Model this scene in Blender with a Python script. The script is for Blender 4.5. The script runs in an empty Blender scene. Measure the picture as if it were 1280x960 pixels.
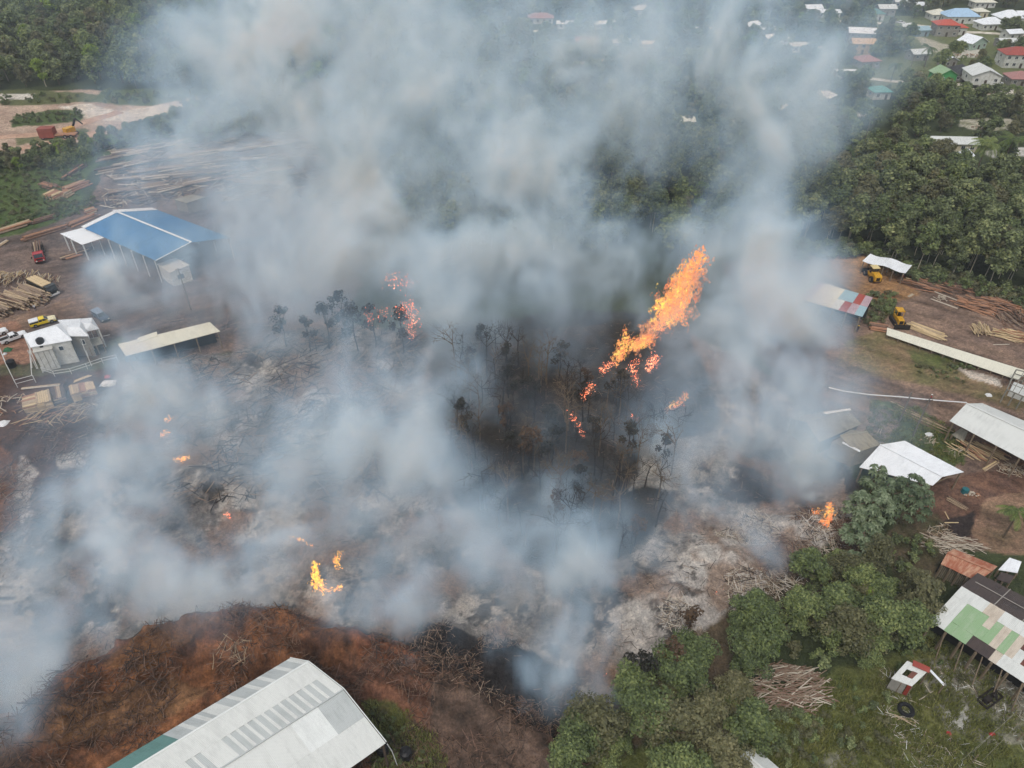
import bpy, bmesh, math, random
import numpy as np
from mathutils import Vector, Matrix

# ------------------------------------------------------------------ camera
SC = bpy.context.scene
COL = SC.collection
FPX, PITCH, CAMH = 914.0, math.radians(38.0), 90.0
cam_data = bpy.data.cameras.new("camera")
cam = bpy.data.objects.new("camera", cam_data)
COL.objects.link(cam)
cam.location = (0, 0, CAMH)
cam.rotation_euler = (math.radians(90) - PITCH, 0, 0)
cam_data.sensor_width = 36.0
cam_data.lens = 36.0 * FPX / 1280.0
cam_data.clip_start = 0.5
cam_data.clip_end = 9000
SC.camera = cam

# ------------------------------------------------------------------ world, sun, exposure
SUN_EL, SUN_AZ = math.radians(58), math.radians(205)   # azimuth clockwise from +Y
world = bpy.data.worlds.new("World")
SC.world = world
world.use_nodes = True
wn = world.node_tree
bg = wn.nodes["Background"]
sky = wn.nodes.new("ShaderNodeTexSky")
sky.sky_type = 'NISHITA'
sky.sun_disc = False
sky.sun_elevation = SUN_EL
sky.sun_rotation = SUN_AZ
sky.air_density = 1.0
sky.dust_density = 4.0
sky.ozone_density = 1.0
# an overcast veil: the clear sky is pulled towards an even grey-white cloud layer
mixw = wn.nodes.new("ShaderNodeMixRGB")
mixw.inputs[0].default_value = 0.75
mixw.inputs[2].default_value = (8.6, 9.0, 9.6, 1)
wn.links.new(sky.outputs[0], mixw.inputs[1])
wn.links.new(mixw.outputs[0], bg.inputs[0])
bg.inputs[1].default_value = 0.095
sl = bpy.data.lights.new("sun", 'SUN')
sl.energy = 1.5
sl.angle = math.radians(14)
sl.color = (1.0, 0.95, 0.88)
sun = bpy.data.objects.new("sun", sl)
COL.objects.link(sun)
sd = Vector((math.sin(SUN_AZ) * math.cos(SUN_EL), math.cos(SUN_AZ) * math.cos(SUN_EL), math.sin(SUN_EL)))
sun.rotation_euler = sd.to_track_quat('Z', 'Y').to_euler()
sun.location = sd * 300
SC.view_settings.view_transform = 'Standard'
SC.view_settings.look = 'None'
SC.view_settings.exposure = 0.0
SC.view_settings.gamma = 1.0
SC.cycles.volume_bounces = 5
SC.cycles.max_bounces = 10
SC.cycles.diffuse_bounces = 2
SC.cycles.glossy_bounces = 1
SC.cycles.transparent_max_bounces = 12
SC.cycles.use_denoising = True
SC.cycles.volume_step_rate = 2.0
SC.cycles.volume_max_steps = 256
SC.cycles.use_adaptive_sampling = True
SC.cycles.adaptive_threshold = 0.03
SC.cycles.sample_clamp_indirect = 6

# ------------------------------------------------------------------ geometry of the view: a photo pixel to a point at height h
cP, sP = math.cos(PITCH), math.sin(PITCH)
def G(px, py, h=0.0):
    u = (px - 640) / FPX; v = -(py - 480) / FPX
    d = (u, cP + v * sP, -sP + v * cP)
    t = (CAMH - h) / (-d[2])
    return Vector((d[0] * t, d[1] * t, h))
def proj(x, y, z):
    """numpy: world -> photo pixels"""
    dz = z - CAMH
    zc = y * cP - dz * sP
    yc = y * sP + dz * cP
    zc = np.maximum(zc, 1e-3)
    return 640 + FPX * x / zc, 480 - FPX * yc / zc

# ------------------------------------------------------------------ helpers
RND = random.Random(7)
NR = np.random.default_rng(11)
def lin(c):
    return tuple(((v / 255) / 12.92 if v / 255 <= 0.04045 else (((v / 255) + 0.055) / 1.055) ** 2.4) for v in c[:3]) + (1,)
def node_mat(name):
    m = bpy.data.materials.new(name); m.use_nodes = True
    nt = m.node_tree
    return m, nt, nt.nodes["Principled BSDF"]
def noise(nt, vec, scale, detail=4, rough=.6, dist=0.0):
    n = nt.nodes.new("ShaderNodeTexNoise")
    n.inputs['Scale'].default_value = scale; n.inputs['Detail'].default_value = detail
    n.inputs['Roughness'].default_value = rough; n.inputs['Distortion'].default_value = dist
    if vec is not None: nt.links.new(vec, n.inputs['Vector'])
    return n.outputs['Fac']
def ramp(nt, fac, stops):
    r = nt.nodes.new("ShaderNodeValToRGB")
    el = r.color_ramp.elements
    while len(el) < len(stops): el.new(0.5)
    for e, (p, c) in zip(el, stops): e.position = p; e.color = c
    nt.links.new(fac, r.inputs[0])
    return r.outputs[0]
def mixc(nt, fac, a, b, mode='MIX'):
    n = nt.nodes.new("ShaderNodeMixRGB"); n.blend_type = mode
    for k, v in zip((0, 1, 2), (fac, a, b)):
        if isinstance(v, (int, float)): n.inputs[k].default_value = v
        elif isinstance(v, tuple): n.inputs[k].default_value = v
        else: nt.links.new(v, n.inputs[k])
    return n.outputs[0]
def bump(nt, b, h, strength, dist=0.1):
    n = nt.nodes.new("ShaderNodeBump"); n.inputs['Strength'].default_value = strength; n.inputs['Distance'].default_value = dist
    nt.links.new(h, n.inputs['Height']); nt.links.new(n.outputs[0], b.inputs['Normal'])
MATS = {}
def plain(key, c, rough=.7, var=.25, scale=1.5, metal=0.0, c2=None, spec=.3):
    """a weathered even material; c and c2 are srgb 0-255"""
    if key in MATS: return MATS[key]
    m, nt, b = node_mat(key)
    tc = nt.nodes.new("ShaderNodeTexCoord").outputs['Object']
    f = noise(nt, tc, scale, 6, .65)
    a = lin(c); d = lin(c2) if c2 else tuple(v * (1 - var) for v in a[:3]) + (1,)
    nt.links.new(ramp(nt, f, [(.35, d), (.62, a)]), b.inputs['Base Color'])
    b.inputs['Roughness'].default_value = rough; b.inputs['Metallic'].default_value = metal
    b.inputs['Specular IOR Level'].default_value = spec
    bump(nt, b, noise(nt, tc, scale * 6, 3), .25, .03)
    MATS[key] = m
    return m
def sheet(key, c, c2=None, dirt=.35, rough=.5, pitch=.25):
    """corrugated roofing; uv runs in metres, u along the eave"""
    if key in MATS: return MATS[key]
    m, nt, b = node_mat(key)
    uv = nt.nodes.new("ShaderNodeUVMap").outputs[0]
    tc = nt.nodes.new("ShaderNodeTexCoord").outputs['Object']
    mp = nt.nodes.new("ShaderNodeMapping"); mp.inputs['Scale'].default_value = (1.6, .28, 1); nt.links.new(uv, mp.inputs[0])
    streak = noise(nt, mp.outputs[0], 1.3, 6, .7)
    blot = noise(nt, tc, .35, 5, .6)
    a = lin(c); d = lin(c2) if c2 else tuple(v * (1 - dirt) for v in a[:3]) + (1,)
    fac = nt.nodes.new("ShaderNodeMath"); fac.operation = 'MULTIPLY_ADD'
    nt.links.new(streak, fac.inputs[0]); fac.inputs[1].default_value = .6
    sc = nt.nodes.new("ShaderNodeMath"); sc.operation = 'MULTIPLY'; nt.links.new(blot, sc.inputs[0]); sc.inputs[1].default_value = .4
    nt.links.new(sc.outputs[0], fac.inputs[2])
    nt.links.new(ramp(nt, fac.outputs[0], [(.36, d), (.52, a), (.75, tuple(min(1, v * 1.06) for v in a[:3]) + (1,))]), b.inputs['Base Color'])
    b.inputs['Roughness'].default_value = rough; b.inputs['Specular IOR Level'].default_value = .35
    w = nt.nodes.new("ShaderNodeTexWave"); w.wave_type = 'BANDS'; w.bands_direction = 'X'; w.inputs['Scale'].default_value = 1 / pitch * .5
    nt.links.new(uv, w.inputs['Vector'])
    bump(nt, b, w.outputs['Fac'], .5, .04)
    MATS[key] = m
    return m

class MB:
    def __init__(s): s.v = []; s.f = []; s.m = []; s.uv = {}
    def poly(s, pts, mi=0, uv=None):
        n = len(s.v); s.v += [tuple(p) for p in pts]
        if uv: s.uv[len(s.f)] = uv
        s.f.append(tuple(range(n, n + len(pts)))); s.m.append(mi)
    def hexa(s, q, mi=0, uv=None):
        """8 corners: bottom ring 0-3, top ring 4-7"""
        n = len(s.v); s.v += [tuple(p) for p in q]
        for k, f in enumerate(((3, 2, 1, 0), (4, 5, 6, 7), (0, 1, 5, 4), (1, 2, 6, 5), (2, 3, 7, 6), (3, 0, 4, 7))):
            if uv: s.uv[len(s.f)] = [uv[i % 4] for i in f]
            s.f.append(tuple(n + i for i in f)); s.m.append(mi)
        return s
    def box(s, c, sz, rz=0.0, mi=0, M=None):
        hx, hy, hz = sz[0] / 2, sz[1] / 2, sz[2] / 2
        pts = [Vector((x, y, z)) for z in (-hz, hz) for x, y in ((-hx, -hy), (hx, -hy), (hx, hy), (-hx, hy))]
        R = M if M is not None else Matrix.Rotation(rz, 3, 'Z')
        return s.hexa([R @ p + Vector(c) for p in pts], mi)
    def beam(s, a, b, w, h, mi=0):
        a, b = Vector(a), Vector(b); d = (b - a)
        if d.length < 1e-5: return s
        d.normalize(); sd_ = d.cross(Vector((0, 0, 1)))
        if sd_.length < .01: sd_ = Vector((1, 0, 0))
        sd_.normalize(); up = sd_.cross(d)
        x, y = sd_ * w / 2, up * h / 2
        return s.hexa([a - x - y, a + x - y, b + x - y, b - x - y, a - x + y, a + x + y, b + x + y, b - x + y], mi)
    def tube(s, a, b, r0, r1=None, n=6, mi=0, cap=True):
        r1 = r0 if r1 is None else r1
        a, b = Vector(a), Vector(b); d = b - a
        if d.length < 1e-5: return s
        d.normalize(); x = d.orthogonal().normalized(); y = d.cross(x); k = len(s.v)
        for p, r in ((a, r0), (b, r1)):
            for i in range(n):
                t = 2 * math.pi * i / n
                s.v.append(tuple(p + x * math.cos(t) * r + y * math.sin(t) * r))
        for i in range(n):
            j = (i + 1) % n
            s.f.append((k + i, k + j, k + n + j, k + n + i)); s.m.append(mi)
        if cap:
            s.f.append(tuple(k + i for i in reversed(range(n)))); s.m.append(mi)
            s.f.append(tuple(k + n + i for i in range(n))); s.m.append(mi)
        return s
    def prism(s, prof, y0, y1, mi=0):
        """profile in x,z extruded along y"""
        n = len(prof); k = len(s.v)
        s.v += [(x, y0, z) for x, z in prof] + [(x, y1, z) for x, z in prof]
        s.f.append(tuple(k + i for i in range(n))); s.m.append(mi)
        s.f.append(tuple(k + n + i for i in reversed(range(n)))); s.m.append(mi)
        for i in range(n):
            j = (i + 1) % n
            s.f.append((k + i, k + n + i, k + n + j, k + j)); s.m.append(mi)
        return s
    def mesh(s, name, mats, off=None, smooth=False):
        me = bpy.data.meshes.new(name)
        v = s.v if off is None else [(a - off[0], b - off[1], c - off[2]) for a, b, c in s.v]
        me.from_pydata(v, [], s.f)
        for m in (mats if isinstance(mats, (list, tuple)) else [mats]): me.materials.append(m)
        me.polygons.foreach_set("material_index", s.m)
        if s.uv:
            ul = me.uv_layers.new(name="UVMap")
            for fi, uvs in s.uv.items():
                for li, t in zip(me.polygons[fi].loop_indices, uvs): ul.data[li].uv = t
        if smooth: me.polygons.foreach_set("use_smooth", [True] * len(s.f))
        return me
    def build(s, name, mats, parent=None, smooth=False, local=False):
        off = None
        if parent is not None and not local: off = parent['_o']
        o = bpy.data.objects.new(name, s.mesh(name, mats, off, smooth))
        COL.objects.link(o); o.parent = parent
        if parent is not None: o['_o'] = parent['_o'] if not local else (0.0, 0.0, 0.0)
        return o
def tag(o, label, cat, group=None):
    o['label'] = label; o['category'] = cat
    if group: o['group'] = group
    return o
def thing(name, label, cat, loc, group=None, rz=0.0):
    o = bpy.data.objects.new(name, None); COL.objects.link(o)
    o.location = loc; o.rotation_euler = (0, 0, rz); o['_o'] = tuple(float(v) for v in loc)
    o.empty_display_size = .5
    return tag(o, label, cat, group)
def struct(name, mb, mats):
    o = mb.build(name, mats); o['kind'] = 'structure'; return o
KIDS = {}
def kids(o):
    if o.name not in KIDS: KIDS[o.name] = list(o.children)
    return KIDS[o.name]
def dup(root, loc, rz=0.0, scale=1.0, label=None, group=None, cat=None):
    r = root.copy(); COL.objects.link(r); r.location = loc; r.rotation_euler = (0, 0, rz)
    r.scale = (scale,) * 3 if isinstance(scale, (int, float)) else scale
    if label: r['label'] = label
    if group: r['group'] = group
    if cat: r['category'] = cat
    for ch in kids(root):
        c = ch.copy(); COL.objects.link(c); c.parent = r
        for g in kids(ch):
            d = g.copy(); COL.objects.link(d); d.parent = c
    return r
def part(name, me, parent, loc=(0, 0, 0), rot=(0, 0, 0), scale=(1, 1, 1)):
    """a part from shared mesh data, placed in its thing's own coordinates"""
    o = bpy.data.objects.new(name, me); COL.objects.link(o); o.parent = parent
    o.location = loc; o.rotation_euler = rot; o.scale = scale
    return o

# ------------------------------------------------------------------ terrain: berm, mounds, ruts
def poly_world(pts, h=0.0): return np.array([G(x, y, h)[:2] for x, y in pts], np.float64)
def seg_dist(x, y, pl):
    """distance to a polyline and side (+ = towards the camera side of it)"""
    best = np.full(x.shape, 1e9); side = np.zeros(x.shape)
    for (ax, ay), (bx, by) in zip(pl[:-1], pl[1:]):
        dx, dy = bx - ax, by - ay; L = dx * dx + dy * dy
        t = np.clip(((x - ax) * dx + (y - ay) * dy) / L, 0, 1)
        qx, qy = x - (ax + t * dx), y - (ay + t * dy); d = np.hypot(qx, qy)
        sgn = np.sign(qx * dy - qy * dx)
        m = d < best; best = np.where(m, d, best); side = np.where(m, sgn, side)
    return best, side
BERM = poly_world([(-60, 985), (0, 925), (60, 878), (130, 830), (200, 795), (265, 774), (330, 778), (390, 788), (450, 802), (540, 845), (600, 860), (650, 900), (680, 925)], 4.0)
MOUNDS = [  # px, py, radius m x, radius m y, height
    (265, 610, 9, 7, 3.2), (20, 775, 5, 4, 2.2), (560, 800, 4, 3, 2.2), (630, 835, 6, 4, 3.0), (700, 890, 4, 3, 1.6), (540, 830, 3, 2.2, 1.7),
    (60, 640, 4, 4, 1.5), (120, 600, 4, 3, 1.4), (900, 700, 9, 5, 2.4), (1000, 665, 7, 4, 2.6), (840, 750, 7, 4, 2.0), (440, 745, 7, 4, 2.0),
    (60, 545, 9, 4, 1.2), (880, 575, 10, 5, 2.0), (170, 520, 6, 5, 1.5), (420, 700, 6, 4, 1.6), (350, 640, 7, 5, 1.5), (40, 860, 4, 3, 1.2),
    (200, 690, 8, 4, 1.8), (800, 620, 8, 5, 1.4), (1080, 325, 6, 3, 1.5), (160, 460, 6, 3, 0.8)]
MOUNDS = [tuple(G(a, b, 0)[:2]) + (c, d, e) for a, b, c, d, e in MOUNDS]
_RT = {}
def vnoise(x, y, s, seed):
    """smooth value noise on numpy arrays"""
    if seed not in _RT: _RT[seed] = np.random.default_rng(seed).random((256, 256))
    r = _RT[seed]
    x = np.asarray(x, float) / s + 1000.3; y = np.asarray(y, float) / s + 1000.7
    i = np.floor(x).astype(int); j = np.floor(y).astype(int); fx = x - i; fy = y - j
    fx = fx * fx * (3 - 2 * fx); fy = fy * fy * (3 - 2 * fy)
    a = r[i % 256, j % 256]; b = r[(i + 1) % 256, j % 256]; c = r[i % 256, (j + 1) % 256]; d = r[(i + 1) % 256, (j + 1) % 256]
    return (a * (1 - fx) + b * fx) * (1 - fy) + (c * (1 - fx) + d * fx) * fy
def fnoise(x, y, s, seed, oct=4, g=.55):
    t = 0; a = 1; w = 0
    for k in range(oct):
        t = t + a * (vnoise(x, y, s / 2 ** k, seed + k) - .5); w += a; a *= g
    return t / w * 2
def inpoly(px, py, P):
    c = np.zeros(px.shape, bool); n = len(P); j = n - 1
    for i in range(n):
        xi, yi = P[i]; xj, yj = P[j]
        if yi != yj:
            c ^= ((yi > py) != (yj > py)) & (px < (xj - xi) * (py - yi) / (yj - yi) + xi)
        j = i
    return c
BURN = [(-60, 700), (60, 640), (110, 560), (150, 455), (300, 440), (400, 400), (560, 420), (830, 400), (960, 470), (1050, 560), (1060, 640), (960, 730), (800, 830), (720, 930), (640, 850), (540, 815), (390, 775), (265, 765), (130, 830), (0, 925), (-60, 960)]
BERMZ = [(-80, 1000), (0, 915), (60, 872), (130, 826), (200, 790), (265, 766), (330, 770), (390, 782), (470, 800), (545, 830), (600, 860), (660, 880), (710, 940), (740, 1060), (-80, 1060)]
YARD = [(1030, 300), (1140, 345), (1210, 362), (1400, 400), (1400, 690), (1180, 680), (1150, 620), (1060, 560), (1030, 500)]
BURNW, BERMW, YARDW = poly_world(BURN), poly_world(BERMZ), poly_world(YARD)
def hgt(x, y):
    x = np.asarray(x, float); y = np.asarray(y, float)
    h = 0.25 * fnoise(x, y, 18, 3, 2)
    d, sd_ = seg_dist(x + 2.2 * fnoise(x, y, 6, 23, 4, .65), y + 2.2 * fnoise(x, y, 6, 29, 4, .65), BERM)
    prof = np.where(sd_ > 0, np.exp(-(d / 4.8) ** 2), np.exp(-(d / 2.8) ** 2))
    h = h + 4.6 * prof * (1 + .7 * fnoise(x, y, 5, 21, 4))
    h = h + inpoly(x, y, BERMW) * .5 * fnoise((x * .9 + y * .4) / 5, d, 1.5, 57, 3, .6)
    for mx, my, rx, ry, mh in MOUNDS:
        q = ((x - mx) / rx) ** 2 + ((y - my) / ry) ** 2
        h = h + mh * np.exp(-q * 1.6) * (1 + .4 * fnoise(x, y, 4, 33, 3))
    cx, cy = G(620, 850)[:2]; h = h + .9 * np.exp(-((x - cx) ** 2 + (y - cy) ** 2) / 160) * fnoise(x, y, 2.2, 91, 4, .7)
    rough = inpoly(x, y, BURNW) * 1.0 + inpoly(x, y, BERMW) * .8
    return h + rough * (.55 * fnoise(x, y, 3.2, 50, 4, .65))
def H(p, dz=0.0):
    """a ground point lifted onto the terrain"""
    z = float(hgt(np.array([p[0]]), np.array([p[1]]))[0])
    return Vector((p[0], p[1], z + dz))
def GP(px, py, dz=0.0): return H(G(px, py, 0), dz)
def yaw(a, b, h=0.0):
    d = G(*b, h) - G(*a, h); return math.atan2(d.y, d.x)

# ------------------------------------------------------------------ the ground
CHAR = [(535, 410), (700, 385), (850, 395), (905, 520), (870, 600), (800, 690), (660, 705), (570, 640), (535, 520)]
PAINT = [  # polygon in photo pixels, colour a, colour b (srgb), edge wobble in metres, noise size
    ([(-400, 380), (-400, 150), (60, 178), (120, 168), (150, 175), (110, 225), (100, 262), (60, 282), (0, 300)], (92, 106, 62), (66, 84, 46), 2, 9),
    ([(-400, 150), (-400, 112), (0, 116), (110, 112), (250, 122), (240, 140), (180, 155), (120, 176), (60, 186), (0, 200)], (196, 172, 150), (160, 135, 118), 3, 8),
    ([(130, 112), (255, 112), (240, 126), (200, 130), (150, 134), (100, 128)], (100, 108, 66), (78, 90, 52), 3, 8),
    ([(0, 112), (60, 112), (120, 118), (110, 128), (60, 130), (0, 133)], (105, 108, 70), (85, 90, 56), 3, 8),
    ([(15, 146), (60, 138), (105, 136), (106, 150), (60, 156), (14, 160)], (92, 106, 60), (70, 84, 46), 1.5, 5),
    ([(20, 172), (60, 164), (108, 160), (120, 168), (60, 176), (20, 182)], (128, 122, 92), (90, 98, 64), 1.5, 4),
    ([(72, 133), (110, 130), (150, 140), (205, 130), (240, 124), (225, 140), (170, 152), (110, 150), (100, 140)], (226, 215, 200), (196, 180, 162), 1.5, 4),
    ([(-10, 117), (40, 117), (40, 124), (-10, 126)], (222, 216, 205), (190, 180, 165), 1, 4),
    ([(-400, 330), (0, 298), (60, 281), (110, 255), (130, 215), (230, 168), (380, 165), (470, 280), (430, 410), (300, 440), (150, 460), (150, 430), (0, 452), (-400, 560)], (128, 110, 100), (92, 82, 78), 2, 7),
    ([(130, 300), (280, 270), (300, 330), (260, 400), (130, 400)], (122, 104, 96), (96, 84, 80), 2, 6),
    ([(-40, 410), (0, 396), (60, 384), (110, 360), (115, 395), (60, 402), (-40, 440)], (140, 116, 98), (112, 92, 80), 1.5, 5),
    ([(-200, 430), (20, 400), (42, 436), (46, 458), (0, 462), (-200, 500)], (158, 120, 98), (140, 106, 88), .6, 3),
    ([(-200, 500), (0, 458), (46, 452), (150, 420), (178, 430), (150, 470), (0, 480), (-200, 540)], (98, 100, 74), (92, 80, 68), 1, 3),
    ([(-400, 560), (0, 472), (150, 462), (160, 520), (150, 575), (100, 640), (60, 680), (0, 740), (-400, 900)], (98, 74, 62), (62, 46, 40), 2, 4),
    ([(-200, 600), (0, 560), (26, 580), (36, 640), (20, 720), (-200, 760)], (128, 86, 54), (96, 64, 44), 1.5, 4),
    (BURN, (146, 140, 134), (92, 90, 88), 3, 5),
    (CHAR, (62, 58, 52), (44, 42, 40), 3, 5),
    ([(750, 770), (840, 700), (930, 640), (1040, 630), (1060, 660), (1000, 712), (900, 790), (800, 820)], (190, 182, 174), (146, 140, 134), 2, 3),
    ([(800, 560), (920, 540), (930, 580), (850, 620), (780, 620)], (160, 156, 148), (120, 116, 110), 2, 3),
    ([(940, 560), (1040, 560), (1070, 610), (1010, 640), (900, 620)], (70, 60, 56), (50, 44, 42), 2, 3),
    ([(-20, 790), (30, 765), (60, 790), (20, 850), (-20, 880)], (186, 172, 150), (150, 138, 124), 1, 2),
    ([(20, 570), (45, 590), (40, 640), (75, 690), (50, 700), (20, 640)], (190, 184, 178), (120, 105, 98), 1.2, 2),
    ([(70, 570), (110, 562), (108, 582), (75, 585)], (205, 200, 192), (150, 140, 132), .8, 2),
    (BERMZ, (146, 98, 66), (76, 54, 43), 2, 3),
    ([(40, 910), (140, 880), (220, 850), (270, 860), (200, 900), (80, 945), (20, 950)], (138, 102, 72), (110, 82, 60), 1.2, 3),
    ([(130, 835), (200, 800), (260, 778), (290, 800), (220, 830), (190, 855), (150, 850)], (134, 96, 64), (102, 72, 52), 1.2, 3),
    ([(440, 810), (490, 806), (530, 832), (500, 850), (450, 840)], (142, 90, 62), (112, 74, 54), 1, 2),
    ([(380, 850), (470, 845), (560, 870), (640, 960), (480, 960)], (118, 82, 64), (92, 66, 54), 1.5, 3),
    ([(540, 870), (640, 880), (720, 960), (720, 1060), (560, 1060), (530, 930)], (108, 88, 76), (78, 66, 58), 1.5, 3),
    ([(455, 880), (520, 900), (560, 950), (540, 1000), (470, 1000)], (92, 98, 52), (82, 76, 48), .8, 2),
    ([(500, 776), (570, 790), (620, 812), (680, 824), (715, 850), (745, 895), (720, 945), (660, 925), (600, 880), (545, 868), (520, 830), (480, 800)], (54, 50, 49), (36, 34, 34), 1.5, 3),
    ([(900, 330), (1040, 305), (1060, 520), (1070, 570), (960, 480)], (122, 102, 88), (90, 76, 68), 3, 5),
    (YARD, (144, 120, 103), (110, 92, 82), 2, 5),
    ([(1030, 310), (1080, 320), (1140, 348), (1150, 372), (1080, 380), (1050, 355)], (166, 128, 88), (138, 106, 78), 1.5, 4),
    ([(1060, 425), (1110, 412), (1200, 462), (1280, 490), (1280, 520), (1200, 490), (1100, 470), (1050, 460)], (134, 112, 88), (104, 100, 68), 1.5, 3),
    ([(1130, 438), (1200, 445), (1215, 462), (1150, 462)], (92, 102, 56), (100, 96, 66), 1, 3),
    ([(1190, 458), (1250, 474), (1252, 484), (1215, 474)], (205, 195, 182), (180, 165, 150), .6, 2),
    ([(1030, 470), (1100, 480), (1130, 500), (1100, 540), (1060, 510), (1030, 500)], (126, 104, 76), (128, 100, 80), 1, 3),
    ([(1090, 500), (1150, 510), (1200, 545), (1205, 580), (1150, 580), (1100, 560)], (88, 98, 58), (74, 86, 48), 1, 3),
    ([(1060, 520), (1100, 505), (1125, 530), (1100, 560), (1080, 550)], (140, 122, 108), (110, 98, 86), 1, 2),
    ([(1150, 600), (1220, 590), (1400, 560), (1400, 700), (1200, 680), (1140, 640)], (128, 96, 78), (98, 76, 66), 1, 3),
    ([(1150, 660), (1220, 640), (1215, 672), (1160, 690)], (66, 56, 54), (52, 46, 44), 1, 2),
    ([(1235, 620), (1400, 600), (1400, 720), (1240, 690), (1215, 670)], (148, 118, 98), (118, 102, 80), 1, 3),
    ([(730, 930), (790, 850), (900, 785), (1000, 712), (1060, 665), (1095, 700), (1000, 780), (900, 860), (820, 920), (760, 960)], (98, 84, 68), (66, 62, 46), 2.5, 2.5),
    ([(1120, 640), (1180, 650), (1200, 700), (1170, 745), (1110, 720)], (104, 88, 70), (70, 70, 48), 1.5, 2),
    ([(700, 1080), (720, 960), (900, 900), (960, 850), (1180, 800), (1400, 880), (1400, 1080)], (112, 112, 68), (86, 94, 52), 2, 3),
    ([(1150, 830), (1200, 820), (1250, 850), (1280, 900), (1280, 960), (1180, 900), (1160, 870)], (150, 146, 134), (98, 100, 72), 1.5, 1.5),
    ([(1030, 945), (1070, 940), (1080, 980), (1030, 980)], (168, 164, 154), (110, 110, 80), 1, 1.5),
    ([(1180, 890), (1220, 880), (1215, 920), (1180, 910)], (190, 188, 182), (130, 128, 110), 1, 1.5),
    ([(960, 40), (1000, 20), (1400, 20), (1400, 130), (1180, 112), (1060, 110)], (112, 116, 78), (88, 98, 60), 4, 14),
    ([(1140, 42), (1190, 58), (1200, 72), (1190, 76), (1160, 62)], (186, 176, 160), (150, 148, 122), 2, 5),
    ([(1180, 60), (1225, 62), (1222, 72), (1180, 72)], (206, 200, 188), (170, 166, 150), 2, 5),
    ([(1195, 104), (1240, 106), (1290, 118), (1290, 124), (1235, 114), (1198, 111)], (214, 206, 192), (170, 164, 150), 1.5, 4),
    ([(1070, 140), (1096, 138), (1096, 146), (1070, 146)], (200, 192, 178), (170, 164, 150), 1.5, 4),
    ([(1200, 150), (1265, 148), (1262, 162), (1230, 166), (1200, 158)], (202, 194, 178), (106, 108, 72), 2, 3),
    ([(1080, 178), (1200, 170), (1160, 196), (1080, 190)], (98, 106, 66), (112, 112, 76), 2, 6),
    ([(1225, 188), (1300, 184), (1300, 194), (1240, 198)], (206, 202, 194), (150, 148, 130), 1.5, 4),
]
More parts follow.
